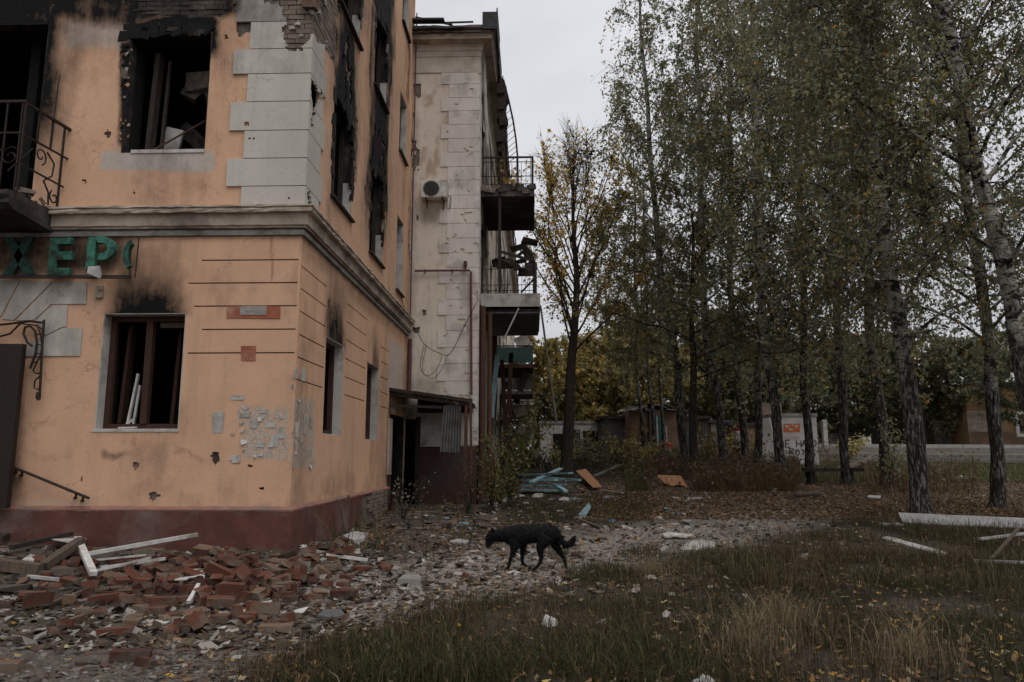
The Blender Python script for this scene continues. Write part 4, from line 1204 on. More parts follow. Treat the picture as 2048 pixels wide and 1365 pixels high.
V, Q, SS, ZZ = coat(wing_front, grid_lines(-9.0, WX, .05, fsw, coarse=(-3.3, WX)), grid_lines(1.62, 11.98, .05, [2.3]), wing_solid, 0.03, .012, rough=.012)
rs = bump1(SS + .2 * (fbm(SS * 5, ZZ * 2, 97) - .5), -2.95, -2.2, .12) * sstep(fbm(SS * 6, ZZ * 2.6, 98), .5, .7) * bump1(ZZ, 8.2, 11.3, .5) * .6
sw = np.clip(bump1(ZZ, 1.6, 2.3, .3) * .25 + bump1(SS, -3.2, -3.0, .08) * .25 + bump1(SS, -3.15, -2.3, .2) * bump1(ZZ, 2.2, 3.3, .25) * .35 + bump1(SS, -2.9, -2.2, .15) * bump1(ZZ, 7.3, 7.85, .2) * .3 + sstep(fbm(SS * 1.5, ZZ * 1.2, 99), .55, .75) * .12, 0, 1)
np_mesh('plaster', V, Q, mats=M['cream'], parent=wing, attrs={'soot': sw, 'paper': SS * 0, 'chalk': SS * 0, 'rust': rs})
V, Q, SS, ZZ = coat(wing_side, grid_lines(WY, 56, .35), grid_lines(0.3, 12.3, .3), lambda S, Z: ~in_rects(S, Z, side_holes) & (fbm(S * .8, Z * .8, 5) < .66), .03, .05, flip=False)
np_mesh('plaster', V, Q, mats=M['cream'], parent=wing, attrs={'soot': np.clip(sstep(fbm(SS * .5, ZZ * .5, 3), .42, .7) * .9 + (1 - sstep(ZZ, 2, 6)) * .4, 0, 1), 'paper': SS * 0, 'chalk': SS * 0, 'rust': SS * 0})
mb = MB(); mb.bb(-2.86, WX + .035, WY - .035, WY - .002, 0.0, 1.63); mb.bb(WX + .002, WX + .035, WY - .035, WY + 8, 0, 1.5); mb.build('plinth', M['maroon'], wing)
QB = [11.55, 11.19, 10.81, 10.43, 10.05, 9.66, 9.28, 8.88, 8.51, 8.1, 7.74, 7.34, 6.95, 6.56, 6.17, 5.75, 5.34, 4.93, 4.53, 4.1, 3.69, 3.25, 2.9, 2.5, 2.08, 1.66]
for i in range(len(QB) - 1):
    z1, z0 = QB[i] - .012, QB[i + 1]
    x0 = -2.40 if i % 2 == 0 else -2.20
    o = .022
    Vs, Qs, A, at_s = [], [], 0, []
    for fr, a, b_, fl in ((lambda s, z, q=0: wing_front(s, z, q + o), x0, WX + o, False), (lambda s, z, q=0: wing_side(s, z, q + o), WY - o, WY + (.75 if i % 2 == 0 else .5), False)):
        def sol(S, Z):
            nn = fbm(S * 5 + i, Z * 5, 101, 5)
            return ~((nn > .70) & (S > WX - .5)) & ~((nn > .76))
        v_, q_, s_, z_ = coat(fr, grid_lines(a, b_, .05), grid_lines(z0, z1, .05), sol, o + .003, .008, flip=fl, rough=.003)
        Vs.append(v_); Qs.append(q_ + A); A += len(v_); at_s.append(np.clip(.05 + sstep(fbm(s_ * 3, z_ * 3, 102), .5, .75) * .22, 0, 1))
    Vq = np.concatenate(Vs); zr = Vq[:, 0] * 0
    np_mesh('quoin_block', Vq, np.concatenate(Qs), mats=M['wing_white'], parent=wing, attrs={'soot': np.concatenate(at_s), 'paper': zr, 'chalk': zr, 'rust': zr})
# frieze and eaves, mitred round the corner
def wing_run(prof, name, mat, jit=0.004, step=.2, y1=56.0):
    V = []; Q = []; n = len(prof); rows = []
    for x in np.arange(-3.3, WX - .2, .12): rows.append([(x, WY - a, z) for a, z in prof])
    rows.append([(WX + a, WY - a, z) for a, z in prof])
    for y in np.arange(WY + .25, y1, .5): rows.append([(WX + a, y, z) for a, z in prof])
    for r in rows:
        for p in r: V.append(tuple(c + random.uniform(-jit, jit) for c in p))
    for i in range(len(rows) - 1):
        for k in range(n - 1): Q.append((i * n + k, (i + 1) * n + k, (i + 1) * n + k + 1, i * n + k + 1))
    return np_mesh(name, V, Q, mats=mat, parent=wing)
M['wing_soffit'] = simple('cream_frieze', (0.66, 0.60, 0.53), (0.55, 0.49, 0.43), 2.5, 0.9, 0.3, dirt=(0.42, 0.36, 0.3))
o_ = wing_run([(0.0, 11.5), (.03, 11.52), (.03, 11.95), (.05, 11.97), (.05, 12.1), (.08, 12.13), (.08, 12.22), (.13, 12.26)], 'frieze', M['wing_soffit'], .003)
wing_run([(.13, 12.26), (.34, 12.30), (.36, 12.36), (.40, 12.40)], 'eaves', M['cornice'], .006)
wing_run([(.40, 12.40), (.43, 12.44), (.40, 12.50), (.46, 12.54), (.44, 12.62), (.2, 12.66), (-.3, 12.72)], 'eaves', M['dark_concrete'], .014)
mb = MB()
for k in range(14):
    y0 = WY - .42 + k * 1.6
    mb.box((WX + .47 + random.uniform(-.02, .03), y0 + .8, 12.86 + random.uniform(-.05, .05) - .06 * (k % 3)), (.03, 1.5, .5 + .1 * (k % 2)), Euler((0, random.uniform(-.1, .1), 0)))
mb.bb(WX + .1, WX + .5, WY - .46, WY - .42, 12.5, 12.98)
mb.build_each('parapet_sheet', M['slate'], wing)
mb = MB(); mb.bar((-3.1, WY - .2, 13.02), (-2.1, WY - .3, 12.72), .06, .03); mb.bar((-2.5, WY - .3, 12.78), (-1.55, WY - .2, 12.86), .05, .03); mb.bar((-3.15, WY - .35, 12.82), (-2.3, WY - .4, 12.78), .22, .05)
mb.build_each('roof_batten', M['slate'], wing)
# torn eave hanging down the side, with a bent ladder-like rail
mb = MB()
for k in range(16):
    z = 12.35 - k * .25; y_ = WY + 2.2
    xa, xb = WX + .40 + random.uniform(-.05, .05), WX + .52 + .12 * math.sin(k * .45) + random.uniform(-.05, .07)
    ya, yb = y_ - random.uniform(.1, .25), y_ + random.uniform(.15, .3)
    mb.prism([(xa, ya, z - .17), (xb - .04, ya, z - .17 + random.uniform(-.05, .05)), (xb + .03, ya, z + .02), (xb - .02, ya, z + .17 + random.uniform(-.03, .05)), (xa, ya, z + .17)], (0, yb - ya, 0))
mb.build('charred_eave', M['black_wood'], wing)
rail_pts = [on_y(u, v, 20.6) for u, v in ((1007, 160), (1016, 195), (1026, 240), (1032, 280), (1035, 312), (1036, 372))]
mb = MB(); mb.tube(rail_pts, .03, 6)
for k in range(14):
    t = k / 13; i = min(int(t * 4), 3); f_ = t * 4 - i
    p = rail_pts[i].lerp(rail_pts[i + 1], f_)
    mb.tube([p, p + Vector((-.26 - .1 * t, .35, -.13))], .011, 4)
mb.build('bent_rail', M['iron'], wing)
# downpipes and side cladding at the corner
mb = MB(); mb.tube([(WX + .12, WY + .25, 5.2), (WX + .12, WY + .25, 0.4)], .07, 8); mb.tube([(WX + .28, WY + .5, 5.1), (WX + .28, WY + .5, .5)], .06, 8); mb.build_each('downpipe', M['rust'], wing)
mb = MB(); mb.bb(WX + .03, WX + .07, WY + .3, WY + 1.2, 1.5, 5.25); mb.build('side_panel', M['iron'], wing)
mb = MB(); mb.tube([(WX + .07, WY + .5, 12.2), (WX + .16, WY + .7, 10), (WX + .22, WY + .9, 8.6)], .05, 8); mb.build('downpipe', M['lining'], wing)

def balcony(y0, y1, z, xo, fascia_h, slab_mat, rail=1.0, panel=None, label=None, bars=True, seed=0, fascia_mat=None):
    rr = random.Random(seed)
    V = []; Q = []; ys = np.linspace(y0, y1, 9); xs_ = np.linspace(WX + .03, xo, 9)
    mb_ = MB()
    # slab with crumbled edge
    pr = lambda: rr.uniform(-.02, .02)
    for i in range(8):
        mb_.add([(xs_[i], y0 + pr(), z), (xs_[i + 1], y0 + pr(), z), (xs_[i + 1], y0 + pr(), z + fascia_h), (xs_[i], y0 + pr(), z + fascia_h)], [(0, 1, 2, 3)])
        mb_.add([(xo + pr(), ys[i], z), (xo + pr(), ys[i + 1], z), (xo + pr(), ys[i + 1], z + fascia_h), (xo + pr(), ys[i], z + fascia_h)], [(0, 1, 2, 3)])
    mb_.add([(WX + .03, y0, z), (WX + .03, y1, z), (xo, y1, z), (xo, y0, z)], [(0, 1, 2, 3)])
    mb_.add([(WX + .03, y0, z + fascia_h), (xo, y0, z + fascia_h), (xo, y1, z + fascia_h), (WX + .03, y1, z + fascia_h)], [(0, 1, 2, 3)])
    mb_.add([(WX + .03, y1, z), (WX + .03, y1, z + fascia_h), (xo, y1, z + fascia_h), (xo, y1, z)], [(0, 1, 2, 3)])
    s = mb_.build('balcony', slab_mat, wing)
    if label: s['label'] = label
    zt_ = z + fascia_h + rail
    r = MB()
    if bars:
        r.bar((WX + .05, y0 + .05, zt_), (xo - .04, y0 + .05, zt_), .05, .04); r.bar((xo - .04, y0 + .05, zt_), (xo - .04, y1, zt_), .05, .04)
        for zz in (zt_ - .13, z + fascia_h + .32, z + fascia_h + .1):
            r.bar((WX + .05, y0 + .05, zz), (xo - .04, y0 + .05, zz), .018); r.bar((xo - .04, y0 + .05, zz), (xo - .04, y1, zz), .018)
        for x in np.arange(WX + .1, xo - .05, .125):
            r.bar((x, y0 + .05, z + fascia_h + .02), (x + rr.uniform(-.012, .012), y0 + .05, zt_ - (.13 if rr.random() < .7 else 0)), .013)
        for y in np.arange(y0 + .2, y1, .14): r.bar((xo - .04, y, z + fascia_h + .02), (xo - .04, y, zt_), .013)
        r.bar((xo - .05, y0 + .05, z + fascia_h), (xo - .05, y0 + .05, zt_ + .01), .06)
        r.bar((WX + .55, y0 + .06, z + fascia_h), (WX + .5, y0 + .06, zt_), .03)
        r.build('railing', M['iron'], s)
    if panel is not None:
        p = MB(); p.bb(WX + .08, xo - .02, y0 - .02, y0 + .02, z + fascia_h + .05, zt_ - .05); p.bb(xo - .03, xo + .01, y0 + .03, y1, z + fascia_h + .05, zt_ - .05); p.build('balcony_panel', panel, s)
    return s
b1 = balcony(18.85, 21.9, 8.22, 0.06, .26, M['dark_concrete'], .85, label='sooty crumbling top balcony with thin iron bars', seed=1)
for k in range(9):
    MB().box((WX + .15 + k * .15 + random.uniform(-.04, .04), 18.84, 8.42 + random.uniform(-.06, .05)), (.2, .06, random.uniform(.1, .2)), Euler((0, random.uniform(-.3, .3), 0)), .03).build('loose_render', M['core'] if k < 3 else M['dark_concrete'], b1)
b2 = balcony(18.85, 22.7, 5.12, 0.17, .04, M['black_lining'], .01, bars=False, label='middle balcony with white fascia and a sagging iron rail', seed=2)
mb = MB(); mb.bb(WX + .04, .2, 18.80, 18.84, 5.22, 5.57); mb.bb(.165, .2, 18.84, 22.7, 5.2, 5.57); mb.build('fascia', M['lining'], b2)
mb = MB(); mb.bb(WX + .05, .18, 18.86, 22.6, 5.50, 5.55); mb.build('deck', M['dark_concrete'], b2)
mb = MB()
for k in range(7): mb.bb(WX + .05, .16, 18.9 + k * .53, 18.9 + k * .53 + .46, 5.06, 5.11)
mb.build_each('soffit_board', M['sheet_metal'], b2)
r = MB(); z = 5.57
r.bar((.08, 18.9, z), (.08, 18.9, 6.42), .07); r.bar((-.86, 18.9, z), (-.86, 18.9, 8.2), .07); r.bar((-.86, 18.9, 6.72), (.08, 18.9, 6.45), .05, .07)
for x in np.arange(WX + .1, .05, .1): r.bar((x, 18.92, z), (x + random.uniform(-.03, .03), 18.92, 6.2 + random.uniform(0, .25)), .013)
for zz in (z + .1, z + .25, 6.25): r.bar((WX + .06, 18.92, zz), (.06, 18.92, zz + random.uniform(-.03, .03)), .016)
r.bar((-.3, 18.95, z + .05), (.1, 19.0, z + .5), .05); r.bar((.04, 18.9, 6.4), (.04, 22.5, 6.4), .04)
for y in np.arange(19.1, 22.5, .2): r.bar((.06, y, z), (.06, y, 6.4), .013)
r.build('railing', M['iron'], b2)
mb = MB()
for k in range(16): mb.box((-.5 + random.uniform(-.45, .5), 19.6 + random.uniform(-.3, 1.5), 6.5 + random.uniform(0, .7)), (random.uniform(.2, .5), .1, random.uniform(.05, .2)), Euler((random.uniform(-.6, .6), random.uniform(-.8, .8), random.uniform(-.5, .5))), .04)
mb.build_each('burnt_board', M['black_wood'], b2)
mb = MB(); mb.bar((-.82, 18.83, 4.2), (-.36, 18.82, 5.18), .035); mb.build('loose_batten', M['lining'], b2)
mb = MB()
for k in range(26):
    y_ = random.uniform(23, 34); z_ = random.uniform(2.0, 5.6)
    mb.box((random.uniform(WX + .3, -.15), y_, z_), (random.uniform(.1, .5), random.uniform(.03, .3), random.uniform(.04, .6)), Euler((random.uniform(-.4, .4), random.uniform(-.5, .5), random.uniform(-.4, .4))), .02)
for k, o in enumerate(mb.build_each('dangling_board', M['old_wood'], wing)):
    if k % 3 == 1: o.data.materials[0] = M['sheet_metal']
    if k % 5 == 2: o.data.materials[0] = M['lining']
b4 = balcony(24.5, 27.8, 4.30, 0.0, .12, M['maroon'], .62, panel=M['green_panel'], label='balcony with dark green panel front', seed=4)
b6 = balcony(31.0, 34.0, 3.95, 0.0, .14, M['concrete'], .66, panel=M['sheet_metal'], label='far balcony with grey sheet front', seed=6)
b7 = balcony(37.5, 40.5, 3.95, 0.0, .16, M['lining'], .7, panel=M['lining'], label='far pale balcony', seed=7)
b8 = balcony(44.0, 47.0, 3.9, 0.0, .25, M['dark_concrete'], .9, label='farthest balcony with open bars', seed=8)
mb = MB(); mb.box((WX + .33, 20.3, 3.3), (.13, .03, 1.75), Euler((0, .09, 0))); mb.build('hanging_board', M['blue_paint'], wing)
mb = MB(); mb.box((WX + .22, 20.9, 3.2), (.16, .04, 3.2), Euler((0, .05, 0))); mb.box((WX + .52, 22.4, 3.0), (.12, .04, 2.6), Euler((0, -.06, 0))); mb.box((WX + .62, 24.5, 3.6), (.14, .04, 2.4), Euler((0, .04, 0))); mb.build_each('hanging_board', M['red_wood'], wing)
mb = MB()
for k in range(12): mb.bar((WX + .35 + random.uniform(0, 1.0), 35 + random.uniform(-1, 2), 1.9 + random.uniform(0, .5)), (WX + .5 + random.uniform(0, 1.0), 35 + random.uniform(-1, 2), 2.4 + random.uniform(0, .9)), .1, .05)
mb.build_each('collapsed_board', M['old_wood'], wing)
# ------------------------------------------------------------------ things fixed to the walls
sg = empty('shop_sign', on_y(130, 555, CY_ - .1), 'broken shop sign of flaking green letters on iron rails under the cornice', 'sign')
OUT = .13
def P_(u, v, o=OUT): return on_y(u, v, CY_ - o)
def letter(strokes, polys=()):
    mb_ = MB()
    for (a, b_, w) in strokes:
        A, B = P_(*a), P_(*b_); mb_.bar(A, B, .07, w, up=(0, 1, 0))
    return mb_
def stroke_poly(px, depth=.075):
    return MB().prism([P_(u, v, OUT + .035) for u, v in px], (0, depth, 0))
def join(*mbs):
    r = MB()
    for m_ in mbs: r.add(m_.V, m_.Q, m_.T)
    return r
XL = join(stroke_poly([(8, 474), (25, 474), (66, 548), (48, 552)]), stroke_poly([(50, 473), (66, 473), (24, 551), (4, 551)], .07))
XL.build('letter', M['dark_green_paint'], sg)
EL = join(stroke_poly([(101, 476), (116, 476), (111, 549), (94, 550)]), stroke_poly([(116, 476), (143, 475), (142, 488), (115.2, 489)]), stroke_poly([(114, 504), (143, 502), (142, 519), (113, 521)]), stroke_poly([(111.5, 536), (138, 536), (137, 551), (111, 552)]))
EL.build('letter', M['green_paint'], sg)
def arc_poly(cu, cv, ru, rv, wu, a0, a1, n=12):
    o = []; i_ = []
    for k in range(n + 1):
        a = math.radians(a0 + (a1 - a0) * k / n)
        o.append((cu + ru * math.cos(a), cv - rv * math.sin(a))); i_.append((cu + (ru - wu) * math.cos(a), cv - (rv - wu * .9) * math.sin(a)))
    mbs = []
    for k in range(n): mbs.append(stroke_poly([o[k], o[k + 1], i_[k + 1], i_[k]]))
    return join(*mbs)
join(stroke_poly([(176, 475), (192, 474), (187, 535), (170, 540)]), arc_poly(200, 496, 30, 24, 15, -100, 110)).build('letter', M['teal_paint'], sg)
arc_poly(272, 512, 27, 36, 10, 118, 225, 8).build('letter', M['green_paint'], sg)
mb = MB()
for v in (551.5, 555.5): mb.bar(P_(-60, v, .16), P_(262, v + 1, .16), .02)
for u in (30, 120, 182, 250): mb.bar(P_(u, 553, .16), on_y(u, 553, CY_), .015)
mb.bar(P_(262, 480, .12), P_(259, 556, .14), .016); mb.bar(P_(278, 474, .06), P_(270, 556, .1), .012)
mb.build('rail', M['iron'], sg)
rg = MB().box(P_(188, 545, .2), (.2, .06, .12), Euler((.2, .15, .1)), .04).build('white_rag', M['plastic']); 
tag(rg, 'white torn rag caught on the sign rail beside the letter Р', 'rag')
sp = MB().box(P_(199, 584, .02), (.1, .05, .16), None, .01).box(P_(200, 578, .06), (.03, .05, .04), None, .01).build('electric_socket', M['cornice'])
tag(sp, 'broken pale electric box hanging under the sign rail', 'electric box')

br = empty('awning_bracket', on_y(83, 795, CY_ - .05), 'wrought iron scroll bracket on the wall beside the entrance door', 'iron bracket')
def b_(u, v, o=.10): return on_y(u, v, CY_ - o)
mb = MB()
mb.tube([b_(88, 640), b_(84, 700), b_(79, 798)], .016, 6)
mb.tube([b_(-60, 662), b_(-20, 652), b_(20, 648), b_(60, 643), b_(88, 646)], .016, 6)
mb.tube([b_(-60, 690), b_(-10, 676), b_(20, 668), b_(40, 648)], .013, 6)
mb.tube([b_(88, 660), b_(78, 655), b_(66, 650), b_(40, 648)], .010, 5)
pts = [(64, 692), (55, 686), (47, 668), (50, 655), (60, 652), (70, 662), (74, 685), (72, 705), (66, 722), (60, 738)]
mb.tube([b_(*p) for p in pts], .016, 6)
mb.tube([b_(*p) for p in [(74, 650), (81, 668), (84, 690), (82, 710), (74, 724), (66, 742), (70, 746), (79, 748)]], .011, 5)
mb.tube([b_(*p) for p in [(80, 752), (70, 762), (68, 776), (76, 780), (82, 772)]], .011, 5)
for (a, c_) in (((72, 670), (82, 668)), ((74, 690), (84, 690)), ((71, 708), (82, 708)), ((64, 726), (74, 724))): mb.bar(b_(*a), b_(*c_), .03, .012)
mb.tube([b_(0, 700), b_(-15, 680), b_(-12, 660)], .012, 5)
mb.build('scroll', M['iron'], br)
MB().tube([b_(77, 785, .11), b_(75, 795, .12), b_(79, 800, .11)], .025, 6).build('finial', M['iron'], br)

hr = empty('handrail', on_y(100, 970, CY_ - .1), 'dark iron handrail sloping down the wall above the plinth', 'handrail')
MB().tube([on_y(-60, 900, CY_ - .12), on_y(10, 928, CY_ - .12), on_y(178, 997, CY_ - .12)], .018, 8).build('rail', M['iron'], hr)
for u, v in ((32, 938), (44, 943), (152, 988), (166, 994)):
    mb = MB(); mb.bar(on_y(u, v, CY_ - .12), on_y(u, v + 8, CY_ - .11), .02); mb.bar(on_y(u, v + 8, CY_ - .11), on_y(u - 3, v + 8, CY_), .03); mb.build('bracket', M['iron'], hr)

# cables on the front wall
mb = MB(); mb.tube([on_y(*p, CY_ - .015) for p in ((106, 235), (118, 160), (117, 175), (112, 172))][:0] or [on_y(120, 150, CY_ - .02), on_y(116, 172, CY_ - .03), on_y(109, 230, CY_ - .02), on_y(106, 262, CY_ - .02), on_y(102, 285, CY_ - .02)], .008, 5)
tag(mb.build('wire', M['cable']), 'loose dark wire hanging beside the burnt balcony', 'wire')

# air conditioner on the cream wall
ac = empty('air_conditioner', on_y(870, 407, WY - .2), 'grey outdoor air conditioner unit with round black fan on cream wall', 'air conditioner')
x0, x1 = on_y(846, 388, WY)[0], on_y(897, 388, WY)[0]; z0, z1 = on_y(870, 406, WY)[2], on_y(870, 370, WY)[2]
mb = MB(); mb.bb(x0, x1, WY - .34, WY - .06, z0 + .03, z1); mb.bb(x0 + .02, x1 - .02, WY - .35, WY - .34, z0 + .05, z1 - .02); mb.build('case', M['ac_plastic'], ac)
fc = Vector((x0 + .26, WY - .352, (z0 + z1) / 2 + .015)); rad = .2
mb = MB(); ring = [fc + Vector((math.cos(a), 0, math.sin(a))) * rad for a in np.linspace(0, 2 * math.pi, 25)[:-1]]
mb.prism(ring, (0, .004, 0)); mb.build('fan', M['ac_grille'], ac)
mb = MB()
for r_ in (.06, .11, .16, .21): mb.tube([fc + Vector((math.cos(a) * r_, -.012, math.sin(a) * r_)) for a in np.linspace(0, 2 * math.pi, 25)], .004, 4, cap=False)
for k in range(8): a = k * math.pi / 4; mb.bar(fc + Vector((0, -.012, 0)), fc + Vector((math.cos(a) * rad, -.012, math.sin(a) * rad)), .006)
mb.build('grille', M['ac_grille'], ac)
mb = MB(); mb.bar((x0 + .12, WY - .02, z0), (x0 + .12, WY - .36, z0 + .015), .04, .03); mb.bar((x1 - .12, WY - .02, z0), (x1 - .12, WY - .36, z0 + .015), .04, .03)
mb.bar((x0 + .12, WY - .04, z0 - .16), (x0 + .12, WY - .04, z0), .04, .02); mb.bar((x1 - .12, WY - .04, z0 - .2), (x1 - .12, WY - .04, z0), .04, .02); mb.build('bracket', M['rust'], ac)
mb = MB(); mb.tube([(x1, WY - .2, z0 + .12), (x1 + .08, WY - .16, z0 + .1), (x1 + .06, WY - .06, z0 - .12), (x1 + .02, WY, z0 - .2)], .022, 6); mb.build('hose', M['ac_plastic'], ac)

# gas pipe
gp = empty('gas_pipe', on_y(940, 800, WY - .08), 'maroon gas pipe running along and down the cream wall', 'pipe')
MB().tube([on_y(829, 542, WY - .1), on_y(938, 541, WY - .1), on_y(942, 545, WY - .1), on_y(943, 790, WY - .1)], .028, 8).build('pipe', M['pipe'], gp)
for u, v in ((850, 542), (905, 542)):
    MB().bar(on_y(u, v - 3, WY - .1), on_y(u, v + 4, WY), .03).build('clamp', M['rust'], gp)
for v in (600, 680, 760): MB().bar(on_y(943, v, WY - .1), on_y(943, v, WY), .04, .03).build('clamp', M['rust'], gp)
MB().box(on_y(931, 528, WY - .06), (.09, .1, .12), None, .01).tube([on_y(931, 530, WY - .1), on_y(931, 541, WY - .1)], .02, 6).build('valve', M['rust'], gp)
dp = MB(); dp.tube([(CX + .07, WY - .1, 4.3), (CX + .07, WY - .1, 2.9)], .05, 8); dp.tube([(CX + .06, WY - .1, 4.45), (CX + .06, WY - .1, 13.2)], .018, 6)
tag(dp.build('drainpipe', M['pipe']), 'thin reddish drainpipe in the angle between peach and cream walls', 'pipe')

def cable(pts, label, r=.009, n=24):
    """smooth curve through points"""
    P = [Vector(p) for p in pts]; out = []
    for i in range(len(P) - 1):
        p0 = P[max(i - 1, 0)]; p1 = P[i]; p2 = P[i + 1]; p3 = P[min(i + 2, len(P) - 1)]
        for k in range(8):
            t = k / 8
            out.append(.5 * ((2 * p1) + (p2 - p0) * t + (2 * p0 - 5 * p1 + 4 * p2 - p3) * t * t + (3 * p1 - p0 - 3 * p2 + p3) * t ** 3))
    out.append(P[-1])
    return tag(MB().tube(out, r, 5).build('cable', M['cable']), label, 'cable', 'cables hung between the buildings')
cable([on_x(799, 582, CX + .05), on_x(812, 625, CX + .06), on_y(829, 655, 18.0), on_y(850, 690, 18.2), on_y(880, 707, 18.2), on_y(901, 707, 18.2), on_y(930, 650, 18.2), on_y(956, 600, 18.3)], 'dark cable swagged from the peach wall to the cream corner')
cable([on_y(848, 690, 18.2), on_y(841, 735, 18.2), on_y(856, 752, 18.2), on_y(876, 735, 18.2), on_y(884, 710, 18.2)], 'inner loop of dark cable drooping on the cream wall', .007)
cable([on_y(852, 692, 18.22), on_y(845, 742, 18.22), on_y(866, 757, 18.2), on_y(884, 738, 18.2), on_y(896, 708, 18.2)], 'outer loop of dark cable drooping on the cream wall', .006)
cable([on_y(1070, 307, 20), on_y(1118, 311, 24), on_y(1300, 322, 40)], 'thin wire leaving the top balcony towards the trees', .008)
lp = MB(); q0, q1 = on_y(1081, 612, 27), on_y(1113, 845, 27); lp.tube([q0, q1], [.035, .05], 8)
tag(lp.build('leaning_pole', M['concrete']), 'thin pale pole leaning beside the wrecked balconies', 'pole')

# ------------------------------------------------------------------ porch in the angle
po = empty('porch', (-2.3, 16.3, .3), 'burnt lean-to porch with a torn roof in the corner between the buildings', 'porch')
PY = 16.2
r0, r1 = on_y(776, 781, PY), on_y(936, 803, PY)
for k in range(9):
    t = k / 9; y = PY - .1 + t * 2.2
    for j in range(3):
        if (k, j) in ((2, 1), (3, 1), (5, 2)): continue
        a = r0.lerp(r1, j / 3); b2_ = r0.lerp(r1, (j + 1) / 3)
        MB().add([(a[0] + .01, y, a[2] + random.uniform(-.03, .02)), (b2_[0], y, b2_[2] + random.uniform(-.03, .02)), (b2_[0], y + .25, b2_[2] + random.uniform(-.01, .05)), (a[0] + .01, y + .25, a[2] + random.uniform(-.01, .05)),
                  (a[0] + .01, y, a[2] + .06), (b2_[0], y, b2_[2] + .05), (b2_[0], y + .25, b2_[2] + .07), (a[0] + .01, y + .25, a[2] + .07)],
                 [(0, 3, 2, 1), (4, 5, 6, 7), (0, 1, 5, 4), (1, 2, 6, 5), (2, 3, 7, 6), (3, 0, 4, 7)]).build('roof_plank', M['black_wood'] if random.random() < .7 else M['old_wood'], po)
mb = MB(); mb.bar(r0 + Vector((0, 0, -.06)), r1 + Vector((.02, 0, -.06)), .08, .1); mb.bar(on_y(776, 812, PY), on_y(885, 815, PY), .05, .06); mb.bar(r0 + Vector((.04, 0, -.1)), r0 + Vector((.04, 2.1, 0)), .06); mb.bar(r1 + Vector((-.04, 0, -.1)), r1 + Vector((-.04, 2.1, 0)), .06); mb.build_each('roof_beam', M['black_wood'], po)
for k in range(12):
    u = random.uniform(785, 930); p = on_y(u, np.interp(u, [776, 936], [783, 806]), PY - .03)
    MB().box(p, (random.uniform(.1, .3), .03, random.uniform(.03, .1)), Euler((0, random.uniform(-.3, .5), random.uniform(-.4, .4))), .02).build('splintered_lath', M['old_wood'] if k % 2 else M['black_wood'], po)
def post(u0, v0, u1, v1, w, name='post', mat='black_wood', y=PY):
    p = on_y(u1, v1, y); p.z = float(terrain(p.x, p.y)) - .05
    MB().bar(on_y(u0, v0, y), p, w).build(name, M[mat], po)
post(777, 782, 779, 1000, .07); post(933, 806, 929, 1000, .07, mat='rust'); post(941, 806, 944, 1000, .05, mat='rust')
pts_ = [on_y(888, 811, PY - .01), on_y(923, 808, PY - .01), on_y(921, 906, PY - .01), on_y(880, 904, PY - .01)]
cs = MB(); N = 14
for k in range(N):
    t0, t1 = k / N, (k + 1) / N; o0 = .015 * math.cos(k * math.pi); o1 = .015 * math.cos((k + 1) * math.pi)
    a = pts_[0].lerp(pts_[1], t0); b2_ = pts_[0].lerp(pts_[1], t1); c_ = pts_[3].lerp(pts_[2], t1); d_ = pts_[3].lerp(pts_[2], t0)
    for p, o in ((a, o0), (b2_, o1), (c_, o1), (d_, o0)): p.y -= o
    cs.add([a, b2_, c_, d_], [(0, 3, 2, 1)])
    cs.add([q + Vector((0, .004, 0)) for q in (a, b2_, c_, d_)], [(0, 1, 2, 3)])
cs.build('metal_sheet', M['sheet_metal'], po)['label'] = 'grey corrugated metal sheet hanging at the porch front'
mb = MB()
mb.bb(-2.86, -2.05, WY - .08, WY - .04, 1.62, 2.25); mb.build('whitewashed_panel', M['lining'], po)
mb = MB(); mb.bb(-2.86, -1.5, WY - .12, WY - .06, 2.45, 2.8); mb.build('burnt_lintel', M['black_wood'], po)
mb = MB(); mb.bb(CX + .01, CX + .06, 15.98, 16.3, 1.0, 2.2); mb.build('peeled_jamb', M['cornice'], po)
mb = MB(); mb.bb(-2.9, -2.78, WY - .1, WY - .03, .25, 2.35); mb.build('door_frame', M['black_wood'], po)
sb = MB(); sb.box((CX + .12, 16.05, .35), (.05, .5, .5), Euler((.2, .25, .3)), .02)
tag(sb.build('broken_slab', M['plinth']), 'broken maroon render slab leaning at the plinth end by the porch', 'slab')

# ------------------------------------------------------------------ fallen bricks
def brick_mesh(seed, frac=1.0):
    rr = random.Random(seed)
    L = .25 * frac
    bm_v = []
    # a chipped block: a 3 x 2 x 2 lattice of corners, knocked about
    X = np.linspace(-L / 2, L / 2, 4); mb_ = MB(); ring = []
    for i, x in enumerate(X):
        k = .011
        e = .018 if i in (0, 3) and frac < 1 else 0.006
        r_ = []
        for (y, z) in ((-.06, -.0325), (.06, -.0325), (.06, .0325), (-.06, .0325)):
            r_.append((x + rr.uniform(-e, e) * 1.6, y + rr.uniform(-e, e) * (1 if i in (0, 3) else .5), z + rr.uniform(-e, e) * .7))
        ring.append(r_)
    V = [p for r_ in ring for p in r_]; Q = []
    for i in range(3):
        for k in range(4): Q.append((i * 4 + k, (i + 1) * 4 + k, (i + 1) * 4 + (k + 1) % 4, i * 4 + (k + 1) % 4))
    Q += [(0, 1, 2, 3), (15, 14, 13, 12)]
    mb_.add(V, Q)
    return mb_
PROTO = {}
def brick_proto(kind, matname, i):
    key = (kind, matname, i)
    if key not in PROTO:
        o = brick_mesh(i * 17 + 3, {'w': 1.0, 'h': .55, 'q': .34}[kind]).build('brick', M[matname])
        PROTO[key] = [o, False]
    return PROTO[key]
